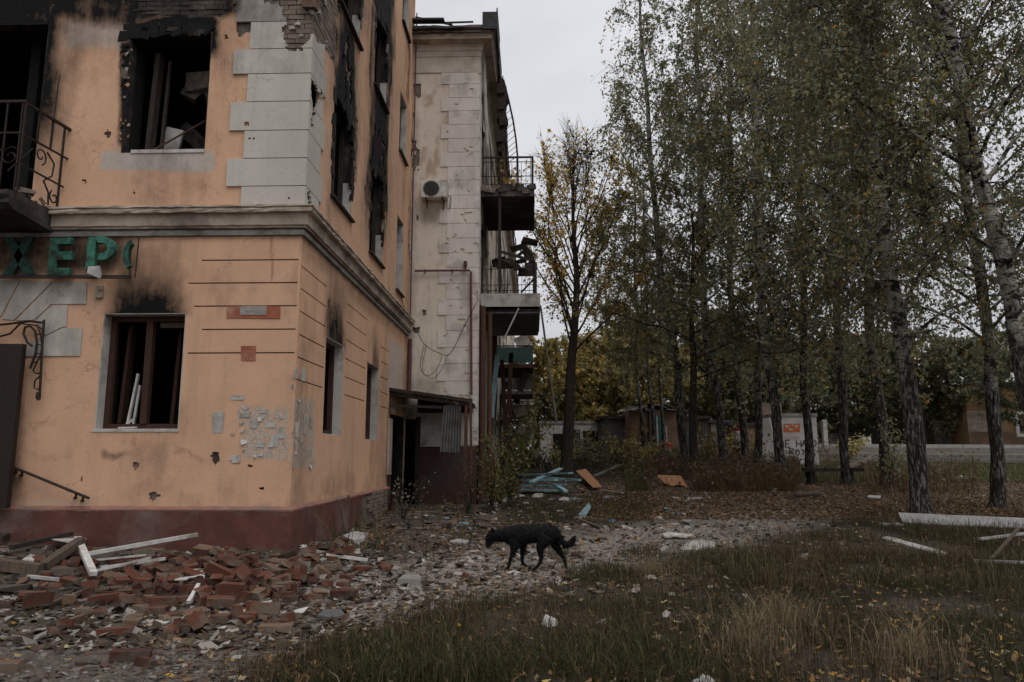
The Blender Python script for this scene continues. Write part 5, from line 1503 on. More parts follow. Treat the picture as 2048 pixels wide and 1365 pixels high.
def drop_brick(loc, rot, kind='w', matname='brick', label=None, group='bricks in the heap of rubble', i=None):
    p = brick_proto(kind, matname, random.randrange(4) if i is None else i)
    if not p[1]: o = p[0]; p[1] = True
    else:
        o = p[0].copy(); col.objects.link(o)
    o.location = loc; o.rotation_euler = rot
    o['category'] = 'brick'
    if label: o['label'] = label; o.pop('group', None) if 'group' in o.keys() else None
    else:
        cl = {'brick': 'red', 'pale_brick': 'pale brown', 'dark_brick': 'dark sooty'}[matname]; sz_ = {'w': 'whole brick', 'h': 'half brick', 'q': 'small brick piece'}[kind]
        o['label'] = 'loose %s %s in the rubble heap before the peach wall' % (cl, sz_); o['group'] = '%s %ss in the rubble heap' % (cl, sz_)
    return o
# bricks one can point to
SP = [((552, 1265), (0.02, 0, .22), 'w', 'pale_brick', 'whole pale brick lying alone on the gravel at the grass edge'),
      ((75, 1222), (1.5, 0.1, 1.2), 'w', 'dark_brick', 'dark red brick block standing upright, lowest at the left of the heap'),
      ((262, 1318), (0, .05, .35), 'w', 'dark_brick', 'dark mossy brick half sunk in gravel at the bottom of the picture'),
      ((292, 1335), (0.2, .1, 1.0), 'q', 'dark_brick', 'rounded dark brick bit touching the sunken mossy brick'),
      ((180, 1185), (1.4, 0, .1), 'h', 'brick', 'square red half brick standing under the end of the white frame'),
      ((165, 1230), (0, 0, .12), 'h', 'pale_brick', 'brown half brick on gravel left of two small red bricks'),
      ((197, 1234), (0.1, 0, .8), 'q', 'brick', 'small red brick bit touching the brown half brick'),
      ((280, 1224), (0, 0, -.2), 'h', 'pale_brick', 'orange brown half brick in front of the heap, left of a paired one'),
      ((318, 1228), (0.05, 0, .1), 'h', 'brick', 'half brick with pale mortar top above the white shard'),
      ((443, 1245), (0, 0, .05), 'h', 'brick', 'red half brick at the front of the heap under another brick'),
      ((440, 1224), (0.1, .06, .3), 'w', 'brick', 'red brick balanced on the front half brick'),
      ((105, 1272), (0, 0.1, .6), 'q', 'brick', 'single small red brick crumb alone on the gravel left'),
      ((470, 1088), (1.45, 0, .4), 'h', 'pale_brick', 'pale orange brick piece propped against the plinth'),
      ((470, 1108), (0.1, 0.25, .3), 'w', 'brick', 'tilted brick beneath the propped piece by the plinth'),
      ((585, 1205), (0.05, 0, .1), 'h', 'dark_brick', 'large brown half brick at the right front of the heap'),
      ((935, 1160), (0.2, 0.2, .5), 'q', 'brick', 'small orange brick piece on the path before the dog'),
      ((1010, 1112), (0, 0, .1), 'w', 'pale_brick', 'pale yellowish brick on the path under the dog\'s muzzle'),
      ((1150, 1115), (0.1, 0, -.3), 'h', 'dark_brick', 'brown brick lump behind the dog\'s hind leg'),
      ((-2, 1345), (0, 0, .3), 'w', 'pale_brick', 'brick cut off by the lower left picture corner')]
heap_xy = []
for (uv, rot, kd, mt, lb) in SP:
    p = at(*uv); p.z = float(terrain(p.x, p.y)) + (.05 if abs(rot[0]) > 1 else .028)
    if 'balanced' in lb: p.z += .066
    if 'upright' in lb: p.z += .05
    drop_brick(p, rot, kd, mt, lb, None)
    heap_xy.append((p.x, p.y))
# the heap itself: thick along the wall, thinning towards the path
nb = 0; tries = 0
hz = {}
while nb < 250 and tries < 8000:
    tries += 1
    u = random.gauss(420, 190); v = random.uniform(1075, 1275)
    c_ = np.interp(u, [20, 200, 400, 560, 680, 760], [1160, 1180, 1165, 1160, 1120, 1090]); w_ = np.interp(u, [20, 300, 500, 700], [55, 62, 62, 50])
    if u < 5 or u > 790 or random.random() > math.exp(-((v - c_) / w_) ** 2): continue
    p = at(u, v)
    if p.y > CY_ - .22 and p.x < CX + .3: continue
    if any(math.hypot(p.x - a, p.y - b2_) < .2 for a, b2_ in heap_xy[:len(SP)]): continue
    key = (round(p.x / .17), round(p.y / .17)); lv = hz.get(key, 0)
    if lv > 1: continue
    hz[key] = lv + 1
    kd = random.choices('whq', (.34, .38, .28))[0]
    mt = random.choices(('brick', 'pale_brick', 'dark_brick'), (.55, .26, .19))[0]
    tilt = .12 if lv == 0 else .4
    rot = (random.gauss(0, tilt) + (math.pi / 2 if random.random() < .18 else 0), random.gauss(0, tilt * .7), random.uniform(0, 6.28))
    drop_brick((p.x, p.y, float(terrain(p.x, p.y)) + .02 + lv * .062 + (.02 if abs(rot[0]) > 1 else 0)), rot, kd, mt)
    nb += 1

# rubble too fine to count: chips of stone, mortar and brick
def rocks(name, n, sampler, smin, smax, colours, flat=.6, seed=0, power=2.2, shade_by_path=True, low=False):
    r = np.random.default_rng(seed)
    pts = sampler(r, n)
    n = len(pts)
    s = smin + (smax - smin) * r.random(n) ** power
    base = np.array([(-1, -1, -1), (1, -1, -1), (1, 1, -1), (-1, 1, -1), (-1, -1, 1), (1, -1, 1), (1, 1, 1), (-1, 1, 1)], float)
    V = base[None] * (1 + r.uniform(-.45, .3, (n, 8, 3)))
    V = V * (s[:, None, None] * np.stack([1 + r.random(n), .6 + .6 * r.random(n), flat * (.5 + .7 * r.random(n))], -1)[:, None, :] * .5)
    a = r.random(n) * 6.28; t = r.normal(0, .35, n)
    ca, sa, ct, st = np.cos(a), np.sin(a), np.cos(t), np.sin(t)
    x, y, z = V[..., 0], V[..., 1], V[..., 2]
    y, z = y * ct[:, None] - z * st[:, None], y * st[:, None] + z * ct[:, None]
    x, y = x * ca[:, None] - y * sa[:, None], x * sa[:, None] + y * ca[:, None]
    W = np.stack([x, y, z], -1) + pts[:, None, :] + np.array([0, 0, 1])[None, None] * (s * flat * .22)[:, None, None]
    q = np.array([(4, 5, 6, 7), (0, 1, 5, 4), (1, 2, 6, 5), (2, 3, 7, 6), (3, 0, 4, 7)])
    if low:
        # grit: a flat-topped chip is enough
        W = W.copy(); W[:, 7] = W[:, 4]; q = np.array([(0, 1, 5, 4), (1, 2, 6, 5), (2, 3, 4, 6)])
    Q = (q[None] + (np.arange(n) * 8)[:, None, None]).reshape(-1, 4)
    cc = np.array(colours)[r.integers(0, len(colours), n)] * (.65 + .6 * r.random((n, 1))) * .8 + np.array([(.17, .145, .125)]) * .2
    cc = cc * (.55 + .45 * path_amount(pts[:, 0], pts[:, 1]))[:, None] if shade_by_path else cc
    return np_mesh(name, W.reshape(-1, 3), Q, mats=M['chip'], tint=np.repeat(cc, 8, 0))

def px_sampler(boxes, keep=None):
    """random ground points, spread evenly over picture areas [(u0,u1,v0,v1,weight)]"""
    def f(r, n):
        w = np.array([b_[4] for b_ in boxes], float); k = r.choice(len(boxes), n, p=w / w.sum())
        B = np.array([b_[:4] for b_ in boxes])[k]
        u = B[:, 0] + (B[:, 1] - B[:, 0]) * r.random(n); v = B[:, 2] + (B[:, 3] - B[:, 2]) * r.random(n)
        x = (u - 1024) / FPX; z = (682.5 - v) / FPX
        y2 = _cp - z * _sp; z2 = _sp + z * _cp
        dx, dy, dz = x * _cy - y2 * _sy, x * _sy + y2 * _cy, z2
        lo = np.full(n, 1.0); hi = np.full(n, 120.0)
        for _ in range(40):
            md = .5 * (lo + hi); above = CAM_H + dz * md > terrain(dx * md, dy * md)
            lo = np.where(above, md, lo); hi = np.where(above, hi, md)
        X, Y_ = dx * lo, dy * lo
        ok = lo < 100
        ok &= ~((X < CX + .08) & (Y_ > CY_ - .07)) & ~((X < WX + .06) & (Y_ > WY - .06))
        if keep is not None: ok &= r.random(n) < keep(X, Y_)
        X, Y_ = X[ok], Y_[ok]
        return np.stack([X, Y_, terrain(X, Y_)], -1)
    return f
STONE = [(.22, .195, .17), (.30, .275, .25), (.16, .135, .118), (.38, .36, .335), (.10, .085, .073), (.2, .16, .135), (.13, .062, .042), (.075, .062, .053), (.16, .066, .042)]
GREY = [(.30, .265, .235), (.40, .365, .335), (.21, .18, .16), (.5, .475, .45), (.14, .12, .105), (.26, .22, .19), (.075, .063, .056)]
nograss = lambda x, y: 1 - .93 * grass_amount(x, y)
tag(rocks('rubble', 10000, px_sampler([(0, 760, 1050, 1240, 4), (640, 1000, 1000, 1120, 3), (0, 700, 1240, 1365, 1.2), (700, 1150, 1080, 1220, 1)], nograss), .006, .048, STONE, seed=1, power=2.8), kind='stuff',
    label='broken masonry chips and dust covering the ground below the walls', cat='rubble')
tag(rocks('gravel', 20000, px_sampler([(0, 900, 1180, 1365, 1.6), (600, 1300, 1100, 1200, 3), (1000, 1700, 1000, 1110, 2.5), (700, 1100, 990, 1100, 1.2)], lambda x, y: (.35 + .65 * path_amount(x, y)) * nograss(x, y)), .004, .026, GREY, seed=2, power=2.2, low=True), kind='stuff',
    label='pale gravel of the trodden path', cat='gravel')
WHITE = [(.46, .445, .42), (.38, .36, .33), (.42, .39, .355), (.3, .27, .245)]
tag(rocks('plaster_shards', 420, px_sampler([(600, 1000, 1000, 1140, 3), (350, 760, 1090, 1230, 2), (0, 400, 1090, 1200, 1), (960, 1240, 960, 1040, 2), (1240, 2000, 950, 1000, .6)], None), .015, .10, WHITE, flat=.28, seed=3, power=2.5, shade_by_path=False), kind='stuff',
    label='flakes of white plaster strewn over the rubble', cat='rubble')
BURN = [(.03, .026, .023), (.05, .038, .03), (.075, .05, .035), (.1, .07, .05), (.02, .018, .017)]
tag(rocks('charred_debris', 2600, px_sampler([(0, 330, 1040, 1190, 3), (660, 980, 985, 1060, 3), (930, 1200, 960, 1020, 1)], None), .03, .2, BURN, flat=.35, seed=4, power=2.6, shade_by_path=False), kind='stuff',
    label='charred wood splinters and ash heaped by the walls', cat='debris')

tag(rocks('debris_scraps', 420, px_sampler([(930, 1420, 945, 1060, 3), (640, 960, 985, 1060, 1.5)], None), .03, .16, WHITE + [(.12, .25, .3), (.2, .12, .07), (.08, .06, .05)], flat=.22, seed=5, power=1.8, shade_by_path=False), kind='stuff',
    label='scraps of board and plaster strewn before the balconies', cat='debris')
# single pieces of debris one can point to
def slab_px(px, th, name, mat, label, cat, lift=.02, tilt=0.0, group=None):
    P = []
    for i, (u, v) in enumerate(px):
        p = at(u, v); p.z = float(terrain(p.x, p.y)) + lift; P.append(p)
    if isinstance(tilt, (list, tuple)):
        for p, t in zip(P, tilt): p.z += t
    elif tilt: 
        for k, p in enumerate(P): p.z += tilt * (k in (2, 3))
    mb_ = MB().prism(P, (0, 0, -th))
    c_ = sum(P, Vector()) / len(P)
    o = mb_.build(name, M[mat], origin=c_)
    return tag(o, label, cat, group)
def stick(a, b2_, w, h, name, mat, label, cat, za=.04, zb=.04, group=None):
    A = at(*a); B = at(*b2_); A.z = float(terrain(A.x, A.y)) + za; B.z = float(terrain(B.x, B.y)) + zb
    o = MB().bar(A, B, w, h).build(name, M[mat], origin=(A + B) / 2)
    return tag(o, label, cat, group)
# broken white window frame on the heap
wf = empty('window_frame', at(180, 1150), 'broken white window frame lying across the brick heap', 'window frame')
def gp_(u, v, z): p = at(u, v); p.z = float(terrain(p.x, p.y)) + z; return p
MB().bar(gp_(172, 1138, .16), gp_(392, 1118, .28), .075, .04).build('rail', M['white_paint'], wf)
MB().bar(gp_(152, 1112, .2), gp_(185, 1172, .12), .07, .045).build('stile', M['white_paint'], wf)
MB().bar(gp_(185, 1163, .1), gp_(300, 1142, .14), .025, .025).build('glazing_bar', M['white_paint'], wf)
MB().bar(gp_(200, 1152, .08), gp_(330, 1140, .12), .05, .03).build('sash_rail', M['white_paint'], wf)
MB().bar(gp_(170, 1145, .12), gp_(290, 1140, .16), .02, .02).build('glazing_bar', M['white_paint'], wf)
slab_px([(100, 1102), (132, 1092), (172, 1097), (168, 1108), (140, 1110)], .012, 'white_board', 'white_paint', 'white board corner lying flat against the plinth, left of the frame', 'board', .14)
slab_px([(348, 1178), (360, 1155), (418, 1155), (405, 1170), (385, 1168), (372, 1177)], .01, 'white_board', 'white_paint', 'clean white tile-like panel in the middle of the brick heap', 'board', .09)
slab_px([(280, 1250), (300, 1243), (350, 1241), (330, 1252)], .01, 'white_shard', 'white_paint', 'white shard on the gravel in front of paired half bricks', 'shard', .02)
slab_px([(578, 1231), (600, 1224), (617, 1220), (606, 1232)], .01, 'white_shard', 'white_paint', 'white triangular shard right of the large half brick', 'shard', .03)
slab_px([(42, 1142), (60, 1130), (74, 1136), (66, 1143)], .02, 'white_shard', 'white_paint', 'white crumpled scrap on the dark heap at the left', 'shard', .12)
slab_px([(520, 1211), (545, 1206), (540, 1214)], .01, 'white_shard', 'white_paint', 'thin white shard at the right foot of the brick heap', 'shard', .03)
slab_px([(432, 1260), (455, 1256), (448, 1262)], .008, 'white_shard', 'lining', 'small white shard just below the front half brick', 'shard', .02)
stick((376, 1212), (405, 1178), .035, .03, 'white_stick', 'white_paint', 'short white stick leaning on bricks beside the white panel', 'stick', .03, .12)
stick((652, 1118), (735, 1130), .05, .035, 'white_batten', 'white_paint', 'white batten lying on the rubble left of the path', 'batten', .05, .06)
stick((628, 1108), (650, 1112), .04, .03, 'white_batten', 'lining', 'short pale batten end by the corner of the plinth', 'batten', .04, .04)
stick((55, 1165), (130, 1173), .04, .03, 'white_strip', 'lining', 'narrow pale strip on the dark left side of the heap', 'strip', .06, .06)
stick((-20, 1150), (80, 1155), .13, .11, 'charred_beam', 'old_wood', 'brown beam lying level at the left picture edge', 'beam', .12, .08)
stick((85, 1152), (160, 1120), .10, .08, 'charred_beam', 'old_wood', 'brown beam end pointing up towards the white frame', 'beam', .1, .22)
stick((20, 1125), (140, 1100), .06, .05, 'charred_beam', 'black_wood', 'thin blackened beam on the dark heap by the plinth', 'beam', .16, .2)
stick((-10, 1100), (60, 1065), .12, .06, 'charred_beam', 'black_wood', 'black plank end under the handrail at the left', 'beam', .12, .14)
stick((100, 1215), (180, 1190), .05, .03, 'wooden_lath', 'old_wood', 'grey lath slanting between bricks at the lower left', 'lath', .03, .06)
slab_px([(20, 1068), (45, 1055), (65, 1056), (58, 1070)], .05, 'stone_slab', 'concrete', 'grey stone slab on top of the left end of the heap', 'slab', .2)
slab_px([(685, 1080), (706, 1070), (735, 1074), (728, 1086), (708, 1090)], .05, 'plaster_slab', 'pale_concrete', 'large pale plaster slab on rubble near the plinth corner', 'slab', .06)
slab_px([(634, 1240), (650, 1228), (680, 1226), (690, 1238), (668, 1246)], .05, 'stone_slab', 'grey_wall', 'dark grey flat stone on the path edge by the grass', 'slab', .04)
slab_px([(898, 1088), (915, 1083), (938, 1086), (930, 1092)], .03, 'plaster_slab', 'pale_concrete', 'white plaster slab left of the dog\'s head', 'slab', .04)
slab_px([(583, 1145), (600, 1134), (622, 1136), (618, 1148)], .06, 'stone_slab', 'concrete', 'pale stone block at the right end of the brick heap', 'slab', .07)
slab_px([(795, 1172), (815, 1156), (838, 1160), (842, 1172)], .08, 'stone_slab', 'concrete', 'grey stone lump on the path before the dog', 'slab', .07)
slab_px([(1012, 1150), (1028, 1146), (1042, 1150), (1030, 1156)], .03, 'stone_slab', 'pale_concrete', 'pale stone under the dog\'s front paw', 'slab', .03)
stick((1157, 1045), (1200, 1058), .07, .03, 'bent_strip', 'old_wood', 'curved dark strip on the path behind the dog', 'strip', .06, .03)
slab_px([(1156, 1034), (1178, 1022), (1182, 1032), (1170, 1040)], .02, 'blue_board', 'blue_paint', 'broken pale blue board at the grass edge behind the dog', 'board', .04, [0, .14, .14, 0])
slab_px([(1324, 1074), (1340, 1070), (1346, 1078), (1330, 1080)], .03, 'white_rag', 'cloth', 'crumpled white rag on the path left of the folded sheet', 'rag', .05)
slab_px([(1340, 1071), (1386, 1076), (1372, 1081), (1345, 1078)], .02, 'white_board', 'white_paint', 'white board piece on the path behind the dusty sack', 'board', .05)
def lump(px, hmax, name, mat, label, cat, seed=0, n=9):
    """low hump with wrinkled skin: sacks, bags, crumpled film"""
    C_ = [at(u, v) for u, v in px]; c_ = sum(C_, Vector()) / len(C_)
    rr = random.Random(seed); V = []; Q = []; T = []
    R = 5; K = 24
    def rad(a):
        best = 0
        dx, dy = math.cos(a), math.sin(a); m_ = len(C_); hits = []
        for i in range(m_):
            p, q = C_[i], C_[(i + 1) % m_]; ex, ey_ = q.x - p.x, q.y - p.y; den = dx * ey_ - dy * ex
            if abs(den) < 1e-9: continue
            t = ((p.x - c_.x) * ey_ - (p.y - c_.y) * ex) / den; s_ = ((p.x - c_.x) * dy - (p.y - c_.y) * dx) / den
            if t > 0 and -.001 <= s_ <= 1.001: hits.append(t)
        return max(hits) if hits else .05
    for r_ in range(R + 1):
        for k in range(K):
            a = 2 * math.pi * k / K; f = r_ / R
            x = c_.x + math.cos(a) * rad(a) * f; y = c_.y + math.sin(a) * rad(a) * f
            h = hmax * (1 - f ** 2.2) * (1 + .5 * (float(fbm(x * 9 + seed, y * 9)) - .5)) + hmax * 1.1 * (float(fbm(x * 22, y * 22 + seed)) - .5) * (f < 1)
            V.append((x, y, float(terrain(x, y)) + max(h, 0) - (.01 if r_ == R else -.012)))
    for r_ in range(R):
        for k in range(K): Q.append((r_ * K + k, (r_ + 1) * K + k, (r_ + 1) * K + (k + 1) % K, r_ * K + (k + 1) % K))
    return tag(np_mesh(name, V, Q, mats=M[mat], origin=c_, smooth=False), label, cat)
lump([(1352, 1100), (1370, 1086), (1410, 1083), (1438, 1087), (1432, 1094), (1390, 1102)], .05, 'dusty_sack', 'cloth', 'long dusty pale sack lying at the grass edge', 'sack', 1)
lump([(1080, 1252), (1088, 1248), (1105, 1247), (1118, 1250), (1100, 1254)], .07, 'plastic_bag', 'plastic', 'bright white crumpled plastic bag in the grass below the dog', 'plastic bag', 2)
lump([(1190, 1248), (1210, 1240), (1228, 1242), (1212, 1250)], .015, 'plastic_film', 'plastic', 'thin white film in the grass right of the crumpled bag', 'plastic film', 3)
lump([(1376, 1374), (1386, 1369), (1412, 1368), (1440, 1372), (1410, 1377)], .05, 'plastic_bag', 'plastic', 'white plastic bag cut by the bottom picture edge', 'plastic bag', 4)
slab_px([(1262, 1190), (1274, 1192), (1282, 1187), (1273, 1184), (1264, 1186)], .006, 'paper_scrap', 'grey_plaque', 'small white torn paper at the edge of the meadow', 'paper', .03, [0, .0, .02, .03, .01])
slab_px([(1322, 1240), (1334, 1242), (1342, 1237), (1333, 1234), (1324, 1236)], .006, 'paper_scrap', 'grey_plaque', 'torn pale paper in the dry grass right of the film', 'paper', .03, [0, .0, .02, .03, .01])
slab_px([(762, 1310), (774, 1312), (782, 1307), (773, 1304), (764, 1306)], .006, 'paper_scrap', 'grey_plaque', 'pale torn scrap in the grass at lower middle', 'paper', .03, [0, .0, .02, .03, .01])
slab_px([(884, 1310), (896, 1312), (904, 1307), (895, 1304), (886, 1306)], .006, 'paper_scrap', 'grey_plaque', 'bluish white torn scrap left of centre bottom', 'paper', .03, [0, .0, .02, .03, .01])
lump([(1536, 983), (1548, 976), (1558, 978), (1552, 985)], .05, 'foam_piece', 'plastic', 'white foam piece among fallen leaves before the birches', 'foam', 9)
lump([(1904, 959), (1915, 952), (1940, 953), (1935, 961)], .05, 'foam_piece', 'plastic', 'white foam piece near the verge right of the thick birch', 'foam', 10)
slab_px([(1735, 998), (1738, 994), (1762, 995), (1760, 1000)], .03, 'white_board', 'white_paint', 'small white board on brown leaves beside the thick birch', 'board', .04)
slab_px([(1540, 915), (1560, 905), (1575, 910), (1560, 920)], .03, 'white_shard', 'lining', 'pale shard in weeds under the graffiti wall', 'shard', .1)
# pale planks in the dark meadow at the right
def plank(a, b2_, w, th, label, za=.1, zb=.1, mat='pale_concrete', rise=.02):
    A = at(*a); B = at(*b2_); A.z = float(terrain(A.x, A.y)) + za; B.z = float(terrain(B.x, B.y)) + zb
    d = (B - A); n = Vector((-d.y, d.x, 0)).normalized() * w
    mb_ = MB(); seg = 10; ee = [random.uniform(.8, 1) for _ in range(11)]
    for k in range(seg):
        t0, t1 = k / seg, (k + 1) / seg
        e0, e1 = ee[k], ee[k + 1]
        P = [A.lerp(B, t0), A.lerp(B, t1), A.lerp(B, t1) + n * e1 + Vector((0, 0, rise)), A.lerp(B, t0) + n * e0 + Vector((0, 0, rise))]
        mb_.prism(P, (0, 0, -th))
    return tag(mb_.build('pale_board', M[mat], origin=(A + B) / 2), label, 'board')
plank((1806, 1048), (2075, 1060), .5, .02, 'long pale board lying behind the grass at the foot of the thick birch', .03, .02, rise=.13)
plank((1762, 1078), (1880, 1112), .13, .02, 'narrow pale board lying aslant in the dark grass', .02, .02)
plank((1768, 1052), (1808, 1052), .16, .03, 'short pale board end left of the long board', .02, .02)
stick((1960, 1090), (2060, 1080), .06, .03, 'pale_stick', 'pale_concrete', 'pale broken stick in the grass at the right edge, upper of two', 'stick', .08, .1)
stick((1950, 1132), (2060, 1136), .05, .03, 'pale_stick', 'pale_concrete', 'pale broken stick in the grass at the right edge, lower of two', 'stick', .06, .06)
stick((1985, 1128), (2040, 1085), .04, .03, 'pale_stick', 'old_wood', 'crooked stick crossing the two pale sticks at right', 'stick', .06, .2)
# blue planks, orange boards beyond the shrub
for i, (a, b2_, w, z0_, z1_, lb) in enumerate((((1042, 984), (1142, 986), .2, .50, .54, 'pale blue plank lying topmost in the stack behind the shrub'),
        ((1062, 990), (1122, 978), .14, .34, .60, 'pale blue plank crossing the stack at a slant'), ((1075, 986), (1160, 988), .12, .44, .36, 'thin pale blue plank sticking out to the right of the stack'),
        ((1108, 984), (1132, 994), .12, .22, .14, 'short pale blue plank in front of the stack'), ((1048, 986), (1116, 988), .3, .36, .38, 'wide pale blue plank in the middle of the stack'),
        ((1052, 987), (1128, 987), .3, .22, .24, 'greyish blue plank under the wide one in the stack'), ((1046, 988), (1120, 989), .3, .1, .1, 'lowest blue plank of the stack on the ground'))):
    stick(a, b2_, w, .05, 'blue_plank', 'blue_paint', lb, 'plank', z0_, z1_, 'blue planks behind the shrub')
slab_px([(1152, 962), (1172, 958), (1204, 982), (1186, 984)], .02, 'orange_board', 'orange_board', 'orange chipboard strip slanting in the weeds, nearer of two', 'board', .12, [.22, .22, .0, .0])
slab_px([(1312, 968), (1362, 969), (1376, 977), (1360, 975), (1345, 976), (1330, 974)], .02, 'orange_board', 'orange_board', 'torn orange board propped in the weeds, farther right', 'board', .02, [.24, .22, 0.0, .08, 0.03, 0.08])
stick((1188, 958), (1240, 944), .1, .06, 'grey_pole', 'concrete', 'grey pole end jutting from the weeds between the orange boards', 'pole', .08, .25)
stick((1200, 984), (1245, 990), .05, .03, 'grey_lath', 'lining', 'pale lath at the foot of the nearer orange board', 'lath', .05, .05)
for i, (u, v) in enumerate(((1010, 1002), (1040, 995), (1076, 992), (1128, 1000), (986, 1010))):
    lump([(u - 14, v + 3), (u - 5, v - 5), (u + 12, v - 3), (u + 10, v + 5)], .04, 'plaster_lump', 'cloth', ['pale plaster lump at the foot of the shrub, second from the wall', 'pale plaster lump under the middle of the shrub', 'wide pale plaster lump right of the shrub foot', 'pale plaster lump nearest the orange strip', 'pale plaster lump nearest the maroon wall'][i], 'plaster lump', 20 + i)

# ------------------------------------------------------------------ bench and log
bp = at(1655, 968); sc_b = bp.y / FPX
be = empty('bench', bp, 'low dark wooden bench standing among the birch trunks', 'bench')
L_ = on_y(1608, 936, bp.y); R_ = on_y(1722, 936, bp.y); zt = L_.z
for k in range(2): MB().bb(L_.x, R_.x, bp.y - .2 + k * .21, bp.y - .01 + k * .21, zt - .1, zt).build('seat_plank', M['black_lining'], be)
for u in (1621, 1697):
    x = on_y(u, 950, bp.y)[0]; MB().bb(x - .07, x + .07, bp.y - .16, bp.y + .16, float(terrain(x, bp.y)) - .1, zt - .05).build('leg', M['black_lining'], be)
A = at(1722, 948); A.z += .25; B = at(1745, 935); B.z += .35
lg = MB().tube([A + Vector((-.8, .2, -.2)), A.lerp(B, .5), B], [.11, .11, .1], 9).build('log', M['old_wood'], origin=A)
tag(lg, 'pale-ended log propped beside the bench', 'log')
A = at(1590, 996); B = at(1640, 992)
tag(MB().tube([A + Vector((0, 0, .07)), B + Vector((0, 0, .06))], [.05, .065], 9).build('log', M['old_wood'], origin=A), 'rotten dark log lying on the leaves before the bench', 'log')

# ------------------------------------------------------------------ sheds, kiosk and house beyond the birches
def prism_building(name, label, cat, u0, u1, vb, vt, y, depth, wallmat, roofmat=None, parts=None, over=.15):
    a = on_y(u0, vb, y); b2_ = on_y(u1, vb, y); zt_ = on_y((u0 + u1) / 2, vt, y).z
    zb_ = min(float(terrain(a.x, y)), float(terrain(b2_.x, y))) - .3
    th = empty(name, ((a.x + b2_.x) / 2, y, zb_ + .3), label, cat)
    MB().bb(a.x, b2_.x, y, y + depth, zb_, zt_).build('wall', M[wallmat], th)
    if roofmat: MB().bb(a.x - over, b2_.x + over, y - over, y + depth + over, zt_ + .003, zt_ + .14).build('roof', M[roofmat], th)
    return th, a.x, b2_.x, zb_, zt_
# white kiosk with graffiti
KY = 29.5
kt, kx0, kx1, kzb, kzt = prism_building('kiosk', 'white walled kiosk with orange poster and black graffiti behind the birches', 'kiosk', 1556, 1638, 920, 834, KY, 2.6, 'kiosk_white', 'concrete', over=.03)
def kp(u, v, o=.006): return on_y(u, v, KY - o)
MB().prism([kp(1567, 848), kp(1600, 848), kp(1600, 865), kp(1567, 865)], (0, .004, 0)).build('poster', M['poster_orange'], kt)
mb = MB()
for (u, v, w, h) in ((1574, 853, 7, 5), (1582, 859, 8, 5), (1593, 853, 6, 6), (1586, 851, 5, 3)): mb.prism([kp(u - w / 2, v - h / 2, .01), kp(u + w / 2, v - h / 2 + 1, .01), kp(u + w / 2 - 1, v + h / 2, .01), kp(u - w / 2, v + h / 2, .01)], (0, .003, 0))
mb.build('poster_mark', M['kiosk_white'], kt)
mb = MB()
for u in range(1568, 1600, 4): mb.prism([kp(u, 873), kp(u + 3, 873), kp(u + 3, 879), kp(u, 879)], (0, .004, 0))
mb.build('faded_print', simple('faded_pink_print', (.43, .33, .31), (.40, .32, .3), 4), kt)
GL = {'H': [[(0, 0), (0, 1)], [(1, 0), (1, 1)], [(0, .5), (1, .5)]], 'E': [[(1, 0), (0, 0), (0, 1), (1, 1)], [(0, .5), (.8, .5)]], 'A': [[(0, 1), (.5, 0), (1, 1)], [(.2, .6), (.8, .6)]],
      'D': [[(0, 0), (0, 1), (.7, .9), (1, .5), (.7, .1), (0, 0)]], 'R': [[(0, 1), (0, 0), (.9, .1), (.9, .4), (0, .5), (1, 1)]], 'B': [[(0, 0), (0, 1), (.9, .9), (.8, .55), (0, .5), (.8, .4), (.8, .08), (0, 0)]],
      'O': [[(.5, 0), (1, .35), (.9, .8), (.5, 1), (.1, .8), (0, .35), (.5, 0)]], 'S': [[(1, .08), (.3, 0), (0, .25), (.9, .6), (.9, .95), (0, 1)]], 'T': [[(0, 0), (1, 0)], [(.5, 0), (.5, 1)]], 'Y': [[(0, 0), (.5, .5), (1, 0)], [(.5, .5), (.4, 1)]]}
def spray(txt, places, h):
    mb_ = MB()
    for ch, (u, v, w) in zip(txt, places):
        for st in GL[ch]:
            for (a, b2_) in zip(st[:-1], st[1:]):
                mb_.bar(kp(u + a[0] * w, v + a[1] * h), kp(u + b2_[0] * w, v + b2_[1] * h), .042, .004, up=(0, 1, 0))
    return mb_
spray('HEHARD', [(1559, 882, 8), (1571, 881, 9), (1593, 881, 9), (1604, 880, 8), (1614, 880, 8), (1624, 880, 9)], 14).build('graffiti', M['spray_black'], kt)
spray('BROYES', [(1560, 899, 9), (1579, 897, 9), (1591, 899, 8), (1603, 898, 9), (1614, 900, 7), (1624, 901, 7)], 12).build('graffiti', M['spray_black'], kt)
# leaning white slab beside it
sl_ = [on_y(1519, 838, KY - .4), on_y(1538, 836, KY - .4), on_y(1557, 922, KY - .4), on_y(1530, 924, KY - .4), on_y(1519, 905, KY - .4)]
tag(MB().prism(sl_, (.1, .18, 0)).build('white_slab', M['kiosk_white'], origin=sl_[3]), 'tall white slab leaning beside the graffiti kiosk', 'slab')
bt = MB(); p0 = on_y(1521, 834, KY + 2); bt.bb(p0.x, p0.x + .9, KY + 2, KY + 2.6, .8, on_y(1521, 806, KY + 2).z)
tag(bt.build('brick_pillar', M['wall_brick']), 'reddish brick pillar behind the leaning white slab', 'pillar')
